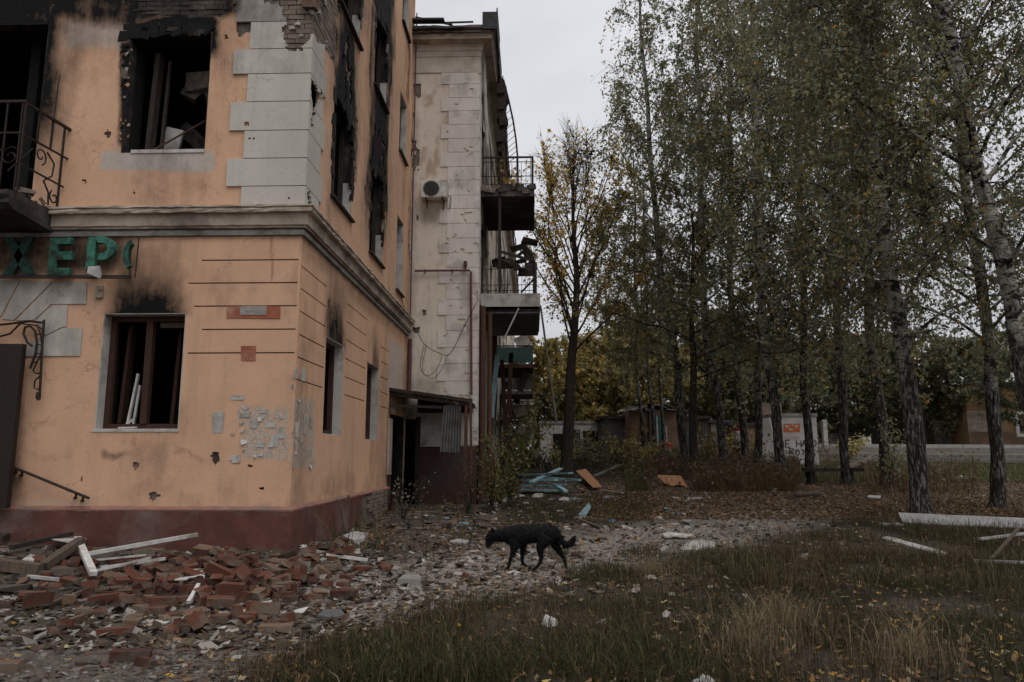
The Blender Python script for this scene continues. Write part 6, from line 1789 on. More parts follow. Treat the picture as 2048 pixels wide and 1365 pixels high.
# brown market stall
ST = 33.0
st_, sx0, sx1, szb, szt = prism_building('market_stall', 'wrecked brown market stall with collapsed roof and green glass panels', 'stall', 1262, 1366, 905, 822, ST, 3.0, 'shed_wall', None)
def sp_(u, v, o=.02): return on_y(u, v, ST - o)
MB().prism([sp_(1306, 832), sp_(1326, 832), sp_(1326, 890), sp_(1312, 890)], (0, .01, 0)).build('green_panel', M['brass'], st_)
MB().prism([sp_(1366, 862), sp_(1378, 862), sp_(1378, 900), sp_(1366, 900)], (0, .01, 0)).build('green_panel', M['brass'], st_)
for (a, b2_) in (((1313, 832), (1316, 895)), ((1307, 842), (1311, 880)), ((1332, 852), (1334, 890))): MB().bar(sp_(*a, .06), sp_(*b2_, .06), .06).build('post', M['white_paint'], st_)
for u in (1283, 1298): MB().bar(sp_(u, 824, .04), sp_(u + 1, 900, .04), .05).build('panel_joint', M['black_wood'], st_)
for k in range(16):
    u = 1255 + k * 7.2; MB().box(on_y(u, 820 + random.uniform(-7, 5) + (k < 4) * 6, ST + random.uniform(-.2, 1.2)), (random.uniform(.3, .8), random.uniform(.3, 1), .05), Euler((random.uniform(-.4, .4), random.uniform(-.35, .35), random.uniform(-.5, .5))), .03).build('roof_sheet', M['black_wood'] if k % 3 else M['concrete'], st_)
M['dark_shed'] = simple('dark_shed_board', (0.13, 0.088, 0.07), (0.075, 0.055, 0.046), 1.2, 0.9, 0.3, dirt=(0.2, 0.14, 0.115))
# grey sheds either side
prism_building('shed', 'low grey shed left of the brown stall, half hidden by weeds', 'shed', 1208, 1262, 905, 838, 35.0, 3, 'grey_wall', 'black_wood')
prism_building('shed', 'dark brown shed between the stall and the slanting birch', 'shed', 1374, 1418, 905, 838, 36.0, 3, 'dark_shed', 'black_wood')
prism_building('shed', 'pale grey shed behind the slanting birch', 'shed', 1424, 1462, 905, 846, 38.0, 3, 'concrete', 'slate')
prism_building('shed', 'reddish board shed behind the small white box', 'shed', 1466, 1512, 905, 852, 37.0, 3, 'shed_wall', 'black_wood')
for i in range(9):
    p = on_y(1374 + i * 5, 840, 36.0); q = on_y(1374 + i * 5, 905, 36.0); MB().bar((p.x, 35.98, q.z), (p.x, 35.98, p.z), .03, .02).build('board_joint', M['black_wood'], bpy.data.objects['shed.001'])
wb, wx0, wx1, wzb, wzt = prism_building('garage', 'whitewashed low garage with empty doorways beyond the bare-limbed yellow tree', 'garage', 1080, 1210, 905, 848, 38.0, 3, 'kiosk_white', 'concrete', over=.05)
for (u0, u1, v0) in ((1106, 1128, 868), (1136, 1160, 860), (1166, 1206, 862)):
    a, b2_ = on_y(u0, v0, 38 - .02), on_y(u1, v0, 38 - .02); MB().bb(a.x, b2_.x, 37.97, 37.995, wzb + .2, a.z).build('doorway', M['burnt'], wb)  # black sheet on the solid wall, painted as the doorway's dark inside
rc = MB()
p = on_y(1334, 890, ST - 1.2)
lump_pts = None
tag(MB().box(p, (.5, .3, .26), Euler((.3, .2, .4)), .09).box(p + Vector((-.35, .1, -.1)), (.3, .3, .14), Euler((.1, .3, 0)), .06).build('red_cloth', M['red_cloth']), 'red cloth heaped before the brown market stall', 'cloth')
p = on_y(1338, 905, ST - 1.6); tag(MB().box(p, (.3, .22, .22), Euler((.3, .5, .2)), .08).build('white_bag', M['plastic']), 'white bag in the weeds below the red cloth', 'bag')
p = on_y(1482, 880, 28); tag(MB().box(p, (.42, .3, .62), None, .03).box(p + Vector((0, -.01, .27)), (.44, .32, .12), None, .02).build('painted_box', M['white_paint'], origin=p), 'small white box with a red lid on the weeds behind the birches', 'box')
MB().box(p + Vector((0, 0, .40)), (.46, .34, .1), None, .02).build('lid', M['red_cloth'], bpy.data.objects['painted_box'])
# ochre house across the road
HY = 50.0
ht, hx0, hx1, hzb, hzt = prism_building('house', 'ochre house with a white-framed window across the road', 'house', 1940, 2300, 895, 768, HY, 9, 'orange_wall', 'slate')
for u0, u1 in ((2028, 2062), (2150, 2190)):
    a = on_y(u0, 830, HY - .03); b2_ = on_y(u1, 868, HY - .03)
    w_ = MB(); 
    for (x0, x1, z0, z1) in ((a.x, a.x + .22, b2_.z, a.z), (b2_.x - .22, b2_.x, b2_.z, a.z), (a.x, b2_.x, b2_.z - .2, b2_.z), (a.x, b2_.x, a.z, a.z + .2)): w_.bb(x0, x1, HY - .1, HY - .005, z0, z1)
    wo = w_.build('window', M['white_paint'], ht); MB().bb(a.x + .22, b2_.x - .22, HY - .05, HY - .004, b2_.z, a.z).build('pane', M['glass'], wo)
MB().bb(hx0 - .05, hx1, HY - .08, HY - .002, hzb, hzb + 1.2).build('plinth', M['shed_wall'], ht)
a = on_y(1940, 890, HY); MB().bb(hx0 - .03, hx0 + 1.9, HY - .06, HY - .003, hzb + 1.2, on_y(1940, 822, HY).z).build('weathered_panel', M['cornice'], ht)
prism_building('house', 'dark grey house behind bushes across the road', 'house', 1690, 1920, 886, 815, 56.0, 8, 'grey_wall', 'slate')
prism_building('fence', 'grey board fence between the dark house and the ochre house', 'fence', 1870, 1940, 880, 842, 52.0, .1, 'grey_wall')
p = on_y(1735, 892, 48); tag(MB().bb(p.x - .25, p.x + .25, 48, 48.3, p.z - .5, p.z + .55).build('white_post', M['white_paint']), 'white post at the far kerb before the dark house', 'post')
p = on_y(1653, 895, 44); tag(MB().bb(p.x - .12, p.x + .12, 44, 44.3, p.z - .6, p.z + 1.6).build('grey_post', M['pale_concrete']), 'pale post by the road right of the kiosk', 'post')
# ------------------------------------------------------------------ trees
def unit(v): return v / np.maximum(np.linalg.norm(v, axis=-1, keepdims=True), 1e-9)

def leaf_quads(C, size, r, colours, down=0.0, wide=.62):
    n = len(C)
    a = unit(r.normal(size=(n, 3)) + np.array([0, 0, -down])); b_ = unit(np.cross(a, r.normal(size=(n, 3))))
    s = size[:, None]
    V = np.stack([C + a * s * .55, C + b_ * s * wide * .5 + a * s * .08, C - a * s * .5, C - b_ * s * wide * .5 + a * s * .08], 1).reshape(-1, 3)
    Q = np.arange(n * 4).reshape(-1, 4)
    return V, Q, np.repeat(colours, 4, 0)

def ribbon_tubes(P, R):
    """P (n,k,3) polylines, R (n,k) radii -> three-sided tubes"""
    n, k, _ = P.shape
    d = np.gradient(P, axis=1); d = unit(d)
    ref = np.where(np.abs(d[..., 2:3]) < .9, np.array([0, 0, 1.0]), np.array([1.0, 0, 0]))
    x = unit(np.cross(d, ref)); y = np.cross(d, x)
    V = []
    for j in range(3):
        a = 2 * math.pi * j / 3
        V.append(P + (x * math.cos(a) + y * math.sin(a)) * R[..., None])
    V = np.stack(V, 2).reshape(-1, 3)
    i = np.arange(n)[:, None, None]; kk = np.arange(k - 1)[None, :, None]; j = np.arange(3)[None, None, :]
    base = i * k * 3 + kk * 3
    Q = np.stack([base + j, base + (j + 1) % 3, base + 3 + (j + 1) % 3, base + 3 + j], -1).reshape(-1, 4)
    return V, Q

def leaf_tris(C, size, r, colours, down=0.0, wide=.62):
    n = len(C)
    a = unit(r.normal(size=(n, 3)) + np.array([0, 0, -down])); b_ = unit(np.cross(a, r.normal(size=(n, 3))))
    s = size[:, None]
    V = np.stack([C + a * s * .62, C + b_ * s * wide * .58 - a * s * .34, C - b_ * s * wide * .58 - a * s * .34], 1).reshape(-1, 3)
    return V, np.arange(n * 3).reshape(-1, 3), np.repeat(colours, 3, 0)

BIRCH_GREEN = np.array([(.20, .212, .105), (.235, .228, .105), (.18, .20, .115), (.25, .222, .098), (.225, .21, .12)])
YELLOW = np.array([(.50, .28, .05), (.56, .29, .045), (.46, .30, .07), (.52, .22, .04)])
AUTUMN = np.array([(.26, .18, .045), (.2, .155, .045), (.31, .19, .05), (.17, .14, .05)])
PALE = np.array([(.24, .225, .13), (.20, .20, .11), (.27, .235, .13)])
DARK = np.array([(.135, .14, .07), (.15, .145, .07), (.11, .125, .07)])

def grow(base, path, r0, H, seed, limbs=30, crown_lo=.3, spread=2.6, twigs=800, leaves=28, lsize=.06, pal=BIRCH_GREEN, yellow=.03, elev=45, droop=1.0, top_bare=0.0, white=True, r_top=.03, trunk_sides=10, limb_len=None, leafmat='leaf', hang=0, hang_len=1.5):
    r = np.random.default_rng(seed)
    path = [np.array(p, float) for p in path]
    zs = np.array([p[2] for p in path]); P = np.array(path)
    def trunk_at(z):
        return np.array([np.interp(z, zs, P[:, 0]), np.interp(z, zs, P[:, 1]), z])
    b0 = np.array(base, float); top = zs[-1]
    rad = lambda z: r_top + (r0 - r_top) * np.clip(1 - (z - b0[2]) / (top - b0[2]), 0, 1) ** .85 + .4 * r0 * np.exp(-(z - b0[2]) / .2)
    mb_ = MB(); tw = []
    zz = np.concatenate([b0[2] + np.array([-.25, 0, .12, .3, .6]), np.linspace(b0[2] + 1.1, top, 22)])
    ph = r.random() * 6
    pts = [trunk_at(z) + np.array([.035 * math.sin(z * 1.3 + ph), .035 * math.cos(z * 1.7 + ph), 0]) * min(1, max(0, z - b0[2])) for z in zz]
    mb_.tube(pts, [rad(max(z, b0[2])) * (1 + .07 * math.sin(z * 7 + ph)) for z in zz], trunk_sides)
    nv_trunk = len(mb_.V)
    limb_list = []
    for i in range(limbs):
        f = (i + r.random()) / limbs
        z = b0[2] + (top - b0[2]) * (crown_lo + (0.98 - crown_lo) * f)
        o = trunk_at(z); az = i * 2.4 + r.normal(0, .4)
        prof = (.55 + .45 * math.sin(math.pi * min(1, f * 1.05 + .15))) * (1 - .55 * max(0, f - .6) / .4 * .7)
        L = (limb_len or spread) * prof * r.uniform(.75, 1.2)
        e = math.radians(elev + 22 * f + r.normal(0, 8))
        h = np.array([math.cos(az), math.sin(az), 0]); K = 9; t = np.linspace(0, 1, K)
        reach = L * math.cos(e) * 1.25; rise = L * math.sin(e) * 1.15
        pp = o[None] + h[None] * (reach * t)[:, None] + np.array([0, 0, 1])[None] * (rise * t - droop * .42 * L * t ** 2.3)[:, None]
        side_ = np.cross(h, [0, 0, 1]); pp = pp + side_[None] * (L * .12 * np.sin(t * 3 + r.random() * 6) * t)[:, None] + r.normal(0, .02 * L, (K, 3)) * t[:, None]
        rr = max(.010, rad(z) * .27) * (1 - .82 * t) + .004
        mb_.tube([p for p in pp], list(rr), 5, cap=False)
        limb_list.append((pp, L, f))
    V = np.array([tuple(v) for v in mb_.V]); Q = mb_.Q; T = mb_.T
    hgt = V[:, 2] - b0[2]
    th = np.zeros(len(V)); 
    th_o = np_mesh('trunk', V, Q, T, M['birch'] if white else M['dark_bark'], None, origin=b0, attrs={'hgt': hgt, 'twig': th}, smooth=True)
    # twigs
    w = np.array([l[1] for l in limb_list]); k = r.choice(len(limb_list), twigs, p=w / w.sum())
    t0 = .18 + .82 * r.random(twigs) ** .75
    LP = np.array([l[0] for l in limb_list]); LL = w[k]; fr = np.array([l[2] for l in limb_list])[k]
    idx = t0 * 8; i0 = np.minimum(idx.astype(int), 7); ff = (idx - i0)[:, None]
    S = LP[k, i0] * (1 - ff) + LP[k, i0 + 1] * ff
    ld = unit(LP[k, i0 + 1] - LP[k, i0])
    d = unit(ld * .7 + r.normal(0, .62, (twigs, 3)) + np.array([0, 0, .15]))
    tl = np.minimum(.55 + .5 * r.random(twigs), LL * .42) * (1.15 if droop > .8 else 1.0)
    K = 5; t = np.linspace(0, 1, K)
    TP = S[:, None] + d[:, None] * (tl[:, None] * t[None])[..., None] + np.array([0, 0, -1.0]) * (droop * .55 * tl[:, None] * t[None] ** 2)[..., None]
    TR = (.008 * (1 - .75 * t))[None] * np.ones((twigs, 1)) * (1.0 if white else 1.3)
    tv, tq = ribbon_tubes(TP, TR)
    if hang:
        # long weeping shoots
        kh = r.choice(len(limb_list), hang, p=w / w.sum()); t0h = .35 + .65 * r.random(hang)
        ih = np.minimum((t0h * 8).astype(int), 7); fh = (t0h * 8 - ih)[:, None]
        Sh = LP[kh, ih] * (1 - fh) + LP[kh, ih + 1] * fh
        dh = unit(unit(LP[kh, ih + 1] - LP[kh, ih]) * .6 + r.normal(0, .5, (hang, 3)))
        th_ = hang_len * (.35 + .9 * r.random(hang)); hz_ = Sh[:, 2] - b0[2]; th_ = np.minimum(th_, np.maximum(hz_ - 2.2, .3))
        HP = Sh[:, None] + dh[:, None] * (th_[:, None] * .38 * (1 - np.exp(-2.4 * t))[None])[..., None] + np.array([0, 0, -1.0]) * (th_[:, None] * (t ** 1.25)[None])[..., None]
        HP = HP + np.cumsum(r.normal(0, .02, HP.shape), 1)
        TP = np.concatenate([TP, HP]); TR = np.concatenate([TR, np.ones((hang, 1)) * (.005 * (1 - .7 * t))[None]])
        tv, tq = ribbon_tubes(TP, TR); fr = np.concatenate([fr, np.array([l[2] for l in limb_list])[kh]])
    wlen = np.concatenate([np.ones(twigs), (th_ * 1.5 if hang else np.zeros(0))]); twigs = len(TP)
    # leaves along the twigs, in clumps of one tint
    keep = np.ones(twigs)
    if top_bare > 0: keep = np.clip((1 - fr) / top_bare, 0.03, 1) ** 1.4 * (0.25 + .75 * (r.random(twigs) > .35))
    cnt = r.poisson(leaves * wlen * keep * (.25 + 1.5 * r.random(twigs)) * .75)
    ki = np.repeat(np.arange(twigs), cnt); n = len(ki)
    u = r.random(n); ui = np.minimum((u * 4).astype(int), 3); uf = (u * 4 - ui)[:, None]
    C = TP[ki, ui] * (1 - uf) + TP[ki, ui + 1] * uf + r.normal(0, .055, (n, 3))
    C = C + np.array([0, 0, -1]) * np.abs(r.normal(0, .05, n))[:, None]
    clump_c = pal[r.integers(0, len(pal), twigs)] * (.7 + .6 * r.random((twigs, 1)))
    yel = (r.random(twigs) < yellow * .6)
    clump_c[yel] = AUTUMN[r.integers(0, len(AUTUMN), yel.sum())]
    cc = clump_c[ki] * (.7 + .6 * r.random((n, 1)))
    yl = r.random(n) < yellow
    cc[yl] = YELLOW[r.integers(0, len(YELLOW), yl.sum())] * (.5 + .6 * r.random((yl.sum(), 1)))
    lv, lq, lc = leaf_tris(C, lsize * (.65 + .7 * r.random(n)), r, cc, down=.6 if white else .2)
    tc = np.tile(np.array([[.035, .027, .022]]), (len(tv), 1))
    V2 = np.concatenate([tv, lv]); C2 = np.concatenate([tc, lc]); lq = lq + len(tv)
    Q2 = np.concatenate([tq, lq]) if lq.shape[1] == 4 else tq
    cr_o = np_mesh('crown', V2, Q2, lq if lq.shape[1] == 3 else None, mats=M[leafmat], origin=b0, tint=C2)
    return th_o, cr_o

def plant_tree(name, label, cat, px, y, r0, H, seed, group=None, **kw):
    """px: photo positions up the trunk, first the foot; the tree stands at distance y"""
    f = on_y(px[0][0], px[0][1], y); gz = float(terrain(f.x, y))
    base = (f.x, y, gz)
    path = [(f.x, y, gz - .3), (f.x, y, gz)]
    for (u, v) in px[1:]:
        p = on_y(u, v, y); path.append((p.x, y, p.z))
    path = [path[0], path[1]] + [p for p in path[2:] if p[2] > gz + .4]
    last = path[-1]; prev = path[-2]
    if last[2] < gz + H:
        dz = gz + H - last[2]; k = np.clip((last[0] - prev[0]) / max(last[2] - prev[2], .5), -.15, .15)
        path.append((last[0] + k * dz * .6, last[1] + random.uniform(-.3, .3), gz + H))
    th = empty(name, base, label, cat, group)
    a, b_ = grow(base, path, r0, H, seed, **kw)
    for o in (a, b_):
        o.location = (0, 0, 0); o.parent = th
    return th

G_B = 'birches of the grove'
near = dict(twigs=950, leaves=11, lsize=.082, limbs=46, crown_lo=.2, spread=3.4, hang=700, hang_len=1.7)
plant_tree('birch_tree', 'thickest birch with a dark fissured trunk at the head of the long pale board', 'birch', [(1845, 1031), (1822, 850), (1804, 633), (1772, 520), (1761, 430)], 14.0, .165, 15.5, 101, G_B, **{**near, 'yellow': .07, 'twigs': 1200})
plant_tree('birch_tree', 'dark straight birch trunk rising alone near the right edge before the ochre house', 'birch', [(1995, 1012), (1990, 850), (1985, 700), (1962, 600), (1952, 520)], 15.5, .14, 15, 102, G_B, **{**near, 'yellow': .02, 'twigs': 1400, 'spread': 3.8, 'hang': 1000})
plant_tree('birch_tree', 'pale white birch leaning out of the right picture edge with a big bent trunk', 'birch', [(2130, 1060), (2090, 880), (2042, 699), (2013, 578), (1981, 440), (1954, 316), (1897, 57), (1875, 0)], 12.2, .165, 15, 103, G_B, **{**near, 'yellow': .03, 'twigs': 1500, 'crown_lo': .24, 'spread': 3.8, 'hang': 1100})
mid = dict(twigs=520, leaves=9.5, lsize=.112, limbs=42, crown_lo=.17, spread=3.2, hang=470, hang_len=2.1)
plant_tree('birch_tree', 'birch with a leafy low shoot right of the bench, left of the thickest birch', 'birch', [(1774, 968), (1756, 798), (1738, 615), (1728, 400)], 20.3, .14, 18, 104, G_B, **{**mid, 'yellow': .05})
plant_tree('birch_tree', 'birch with white-scaled trunk rising behind the right leg of the bench', 'birch', [(1694, 962), (1682, 798), (1676, 597), (1668, 400)], 21.0, .125, 18, 105, G_B, **{**mid, 'yellow': .02})
plant_tree('birch_tree', 'birch standing right in front of the graffiti of the white kiosk', 'birch', [(1619, 945), (1610, 780), (1606, 597), (1600, 400)], 22.5, .13, 19, 106, G_B, **mid)
plant_tree('birch_tree', 'birch with a crooked foot between the leaning white slab and the kiosk', 'birch', [(1566, 952), (1552, 840), (1533, 706), (1522, 560), (1515, 300)], 21.5, .14, 19, 107, G_B, **{**mid, 'yellow': .04})
plant_tree('birch_tree', 'dark slender birch just left of the leaning white slab', 'birch', [(1514, 930), (1516, 780), (1520, 600), (1515, 400)], 24.0, .125, 20, 108, G_B, **mid)
plant_tree('birch_tree', 'birch with a sharply slanting lower trunk left of the small white box', 'birch', [(1452, 920), (1430, 766), (1417, 715), (1405, 560), (1400, 300)], 25.0, .145, 20.5, 109, G_B, **{**mid, 'twigs': 700, 'hang': 560})
plant_tree('birch_tree', 'birch beside the small white box with a red lid', 'birch', [(1491, 925), (1478, 753), (1460, 600), (1462, 400)], 26.5, .135, 20.5, 110, G_B, **{**mid, 'lsize': .115})
plant_tree('birch_tree', 'dark leaning birch at the right end of the brown market stall', 'birch', [(1371, 915), (1353, 721), (1330, 615), (1312, 450)], 27.0, .16, 20, 111, G_B, **{**mid, 'lsize': .115, 'twigs': 760, 'hang': 620, 'spread': 3.5})
for i, (px, y, lb) in enumerate((([(1290, 905), (1275, 753), (1272, 600)], 30.0, 'thin white birch before the left half of the brown stall'), ([(1312, 905), (1298, 770), (1292, 600)], 31.0, 'thin white birch before the green panels of the stall'), ([(1326, 905), (1322, 780), (1318, 600)], 31.6, 'thinnest white birch leaning over the stall roof'))):
    plant_tree('birch_tree', lb, 'birch', px, y, .085, 13 - i, 120 + i, 'thin birches before the brown stall', twigs=420, leaves=20, lsize=.085, limbs=22, crown_lo=.3, spread=1.8, pal=PALE if i == 1 else BIRCH_GREEN, yellow=.06)
plant_tree('ash_tree', 'dark-barked tree forking low into spreading bare boughs among the birches', 'tree', [(1389, 905), (1384, 779), (1386, 700)], 25.0, .15, 9, 130, None, twigs=700, leaves=7, lsize=.08, limbs=18, crown_lo=.34, spread=4.2, white=False, elev=22, droop=.2, pal=AUTUMN, yellow=.08)
# the half-bare yellow tree
plant_tree('maple_tree', 'tall half-bare maple with yellow leaves and a dark trunk beside the wrecked balconies', 'maple', [(1133, 940), (1137, 800), (1150, 666), (1152, 560), (1145, 360)], 27.0, .24, 11.6, 140, None, twigs=1500, leaves=12, lsize=.13, limbs=38, crown_lo=.38, spread=4.8, white=False, elev=58, droop=.03, top_bare=.75, leafmat='bright_leaf', pal=np.array([(.66, .44, .13), (.6, .42, .15), (.7, .46, .12), (.5, .42, .17)]), yellow=.08, r_top=.02)
# young growth behind the maple and the garage, and the wood beyond
back = dict(limbs=26, crown_lo=.06, spread=3.4, twigs=800, leaves=20, lsize=.15, white=False, elev=35, droop=.3)
G_W = 'trees beyond the sheds'
YG = np.array([(.36, .29, .09), (.28, .25, .09), (.40, .29, .09), (.22, .21, .08)])
for i, (u, y, H, pal, yl, lb) in enumerate((
        (1092, 42, 6.2, YG, .10, 'yellowish bushy tree behind the whitewashed garage, close to the balconies'),
        (1165, 45, 6.6, YG, .12, 'yellow green bushy tree right behind the garage roof'),
        (1232, 44, 6.4, YG, .06, 'olive bushy tree above the low grey shed'),
        (1290, 52, 12, PALE, .03, 'pale thin-leaved tree rising behind the brown stall'),
        (1218, 60, 15, PALE, .02, 'pale tall hazy tree between the maple and the birches'),
        (1350, 56, 12, PALE, .02, 'pale tree behind the dark leaning birch'),
        (1420, 50, 6.5, BIRCH_GREEN, .04, 'green tree behind the long low shed'),
        (1510, 54, 7, BIRCH_GREEN, .03, 'green tree over the brick pillar'),
        (1600, 58, 7.5, DARK, .03, 'dark bushy tree behind the white kiosk'),
        (1690, 60, 7.5, DARK, .02, 'dark bushy tree before the left end of the dark house'),
        (1765, 53, 7, DARK, .04, 'dark spreading bush between the kerb post and the thickest birch'),
        (1850, 52, 7, DARK, .05, 'dark low tree behind the thickest birch trunk'),
        (1905, 53, 6.5, DARK, .04, 'dark rounded tree by the grey board fence'),
        (2020, 62, 9, BIRCH_GREEN, .02, 'tall green tree behind the ochre house'),
        (2110, 46, 8, DARK, .02, 'dark tree before the right end of the ochre house'),
        (1130, 50, 6.0, YG, .08, 'low olive bush seen between maple trunk and garage roof'),
        (1270, 46, 7.5, YG, .05, 'low olive bush behind the left corner of the brown stall'),
        (1360, 48, 8.0, YG, .03, 'low green bush behind the right corner of the brown stall'),
        (1450, 47, 7.5, DARK, .03, 'low dark bush over the roof of the long shed'),
        (1555, 47, 7.0, DARK, .03, 'low dark bush over the top of the kiosk'),
        (1645, 56, 7.5, DARK, .03, 'low dark bush right of the kiosk beyond the road'),
        (1725, 62, 7.5, DARK, .02, 'dark tree rising over the roof of the dark house'),
        (1810, 62, 8, DARK, .04, 'dark tree behind the right half of the dark house'),
        (1960, 56, 7, DARK, .04, 'dark tree leaning over the left corner of the ochre house'),
        (1480, 64, 13, PALE, .02, 'pale distant tree showing between two birch trunks over the shed'),
        (1040, 60, 7, YG, .04, 'pale distant tree just right of the balconies'))):
    wide = 3.4 if H < 12 else 4.0
    if u in (1600, 1690, 1765, 1850, 1905): wide = 4.4
    plant_tree('broadleaf_tree', lb, 'tree', [(u, 905)], y, .2, H, 200 + i, G_W, **{**back, 'pal': pal, 'yellow': yl, 'spread': wide, 'crown_lo': .03 if H < 13 else .15, 'twigs': 1000, 'leaves': 24 if pal is not PALE else 10, 'lsize': .19 if H < 13 else .16})

# ------------------------------------------------------------------ shrubs by the maroon wall
def shrub(px, y, h, seed, label, n=9, leaves=320, pal=None, lsize=.07, spread=.5, lean=.5):
    r = np.random.default_rng(seed); f = on_y(px[0], px[1], y); gz = float(terrain(f.x, y)); base = (f.x, y, gz)
    th = empty('shrub', base, label, 'shrub', 'young shrubs by the maroon wall')
    mb_ = MB(); tips = []
    for i in range(n):
        a = r.random() * 6.28; s = spread * (.3 + r.random()); hh = h * (.5 + .5 * r.random())
        P = [Vector((f.x + r.normal(0, .06), y + r.normal(0, .06), gz - .03))]
        for k in range(1, 7):
            t = k / 6; P.append(Vector((f.x + math.cos(a) * s * t ** 1.4 + r.normal(0, .02), y + math.sin(a) * s * t ** 1.4 + r.normal(0, .02), gz + hh * t * (1 - lean * .2 * t))))
        mb_.tube(P, [.012 * (1 - .7 * k / 6) for k in range(7)], 4); tips.append(np.array([tuple(p) for p in P]))
    st = mb_.build('stem', M['dark_bark'], th)
    for nm, val in (('hgt', 1.0), ('twig', 0.0)):
        at_ = st.data.attributes.new(nm, 'FLOAT', 'POINT'); at_.data.foreach_set('value', np.full(len(st.data.vertices), val, np.float32))
    TP = np.array(tips); k = r.integers(0, n, leaves); t = (.25 + .75 * r.random(leaves)) * 5.99; i0 = t.astype(int); ff = (t - i0)[:, None]
    C = TP[k, i0] * (1 - ff) + TP[k, np.minimum(i0 + 1, 6)] * ff + r.normal(0, .11, (leaves, 3))
    pal_ = pal if pal is not None else np.array([(.13, .13, .035), (.17, .15, .04), (.09, .10, .03), (.22, .17, .045)])
    cc = pal_[r.integers(0, len(pal_), leaves)] * (.7 + .6 * r.random((leaves, 1)))
    lv, lq, lc = leaf_quads(C, lsize * (.6 + .8 * r.random(leaves)), r, cc, .2, .75)
    np_mesh('foliage', lv, lq, mats=M['leaf'], parent=th, tint=lc)
    return th
shrub((985, 1010), 16.6, 1.9, 301, 'yellow-green leafy shrub in front of the maroon wall corner', 11, 460, spread=.6)
shrub((1018, 1005), 17.6, 2.0, 302, 'taller yellow-green shrub just right of the maroon corner', 11, 520, spread=.7)
shrub((1000, 995), 19.0, .8, 303, 'low leafy shrub before the blue planks', 9, 300, spread=.7)
shrub((938, 1003), 15.6, 1.7, 304, 'bare thin-stemmed shrub by the porch posts', 12, 60, pal=np.array([(.09, .06, .035), (.12, .09, .05)]), spread=.45)
shrub((808, 1015), 13.3, 1.0, 305, 'pale feathery weed at the end of the brick plinth', 5, 120, pal=np.array([(.16, .155, .11), (.2, .19, .14), (.11, .12, .07)]), lsize=.045, spread=.35)
shrub((1040, 900), 27, 2.6, 306, 'green bush at the foot of the far balconies', 14, 700, spread=1.2, lsize=.11)
shrub((1048, 905), 32, 4.2, 309, 'tall dark bush filling the gap beneath the farthest balconies', 16, 900, spread=1.6, lsize=.13, pal=DARK * 1.5)
shrub((1095, 925), 33, 1.6, 307, 'green bush behind the stack of blue planks', 14, 600, spread=1.3, lsize=.09, pal=np.array([(.06, .075, .03), (.08, .085, .03), (.05, .06, .03)]))
for i, (u, v, y, h_, lb) in enumerate(((1120, 930, 30, 1.7, 'bush at the left doorway of the whitewashed garage'), (1190, 930, 31, 1.5, 'bush at the right end of the whitewashed garage'), (1240, 925, 29, 1.9, 'bush before the low grey shed'),
        (1285, 925, 28, 1.3, 'bush before the left panel of the brown stall'), (1350, 925, 29, 1.2, 'bush before the right panel of the brown stall'), (1410, 920, 29, 1.8, 'bush before the left end of the long shed'), (1465, 920, 30, 1.6, 'bush before the middle of the long shed'),
        (1160, 930, 34, 2.2, 'leafy bush hiding the garage doorways'), (1500, 915, 28, 1.5, 'bush at the foot of the dark slender birch'), (1700, 905, 33, 1.4, 'bush on the near road edge right of the kiosk'), (1890, 905, 51, 2.6, 'bush against the ochre house corner'))):
    shrub((u, v), y, h_, 320 + i, lb, 10, 420, spread=1.1, lsize=.12, pal=(YG if i % 3 == 0 else BIRCH_GREEN * .8 if i % 3 == 1 else AUTUMN * .7))
shrub((1782, 985), 19.6, 2.2, 308, 'leafy sapling at the foot of the birch right of the bench', 8, 420, spread=.6, lsize=.07, pal=BIRCH_GREEN * 1.2)

# ------------------------------------------------------------------ grass, weeds and leaf litter
def blades(name, pts, r, hmin, hmax, wid, colours, lean=.5, label=None, cat='grass'):
    n = len(pts); h = hmin + (hmax - hmin) * r.random(n) ** 1.6; a = r.random(n) * 6.28; l = h * lean * (.2 + 1.1 * r.random(n))
    d = np.stack([np.cos(a), np.sin(a), np.zeros(n)], -1); sd = np.stack([-np.sin(a + r.normal(0, .8, n)), np.cos(a), np.zeros(n)], -1)
    w = wid * (.6 + .8 * r.random(n))[:, None]; up = np.array([0, 0, 1.0])
    p0 = pts - up * .02; p1 = pts + up * (h * .55)[:, None] + d * (l * .3)[:, None]; p2 = pts + up * (h * np.where(r.random(n) < .25, .55, .95))[:, None] + d * l[:, None]
    V = np.stack([p0 - sd * w, p0 + sd * w, p1 + sd * w * .75, p1 - sd * w * .75, p2], 1).reshape(-1, 3)
    b_ = np.arange(n) * 5
    Q = np.stack([b_, b_ + 1, b_ + 2, b_ + 3], -1); T = np.stack([b_ + 3, b_ + 2, b_ + 4], -1)
    o = np_mesh(name, V, Q, T, M['blade'], tint=np.repeat(colours, 5, 0))
    return tag(o, label, cat, kind='stuff')
GREEN = np.array([(.048, .052, .020), (.062, .060, .024), (.038, .044, .018), (.068, .060, .028)])
STRAW = np.array([(.13, .095, .055), (.19, .145, .085), (.085, .06, .033), (.06, .042, .024)])
RUST = np.array([(.075, .044, .024), (.10, .06, .031), (.06, .04, .022), (.06, .05, .022)])
r = np.random.default_rng(501)
vp = px_sampler([(1560, 2048, 918, 966, 1)], None)(r, 14000)
vp = vp[(np.abs(vp[:, 1] + .16 * (vp[:, 0] - 20) - 36) < 1.2) | (vp[:, 1] + .16 * (vp[:, 0] - 20) < 29.5)]
blades('verge_grass', vp, r, .05, .22, .008, GREEN[r.integers(0, 4, len(vp))] * 2.6 * (.6 + .7 * r.random((len(vp), 1))), .7, 'pale green grass of the road verge behind the birches')
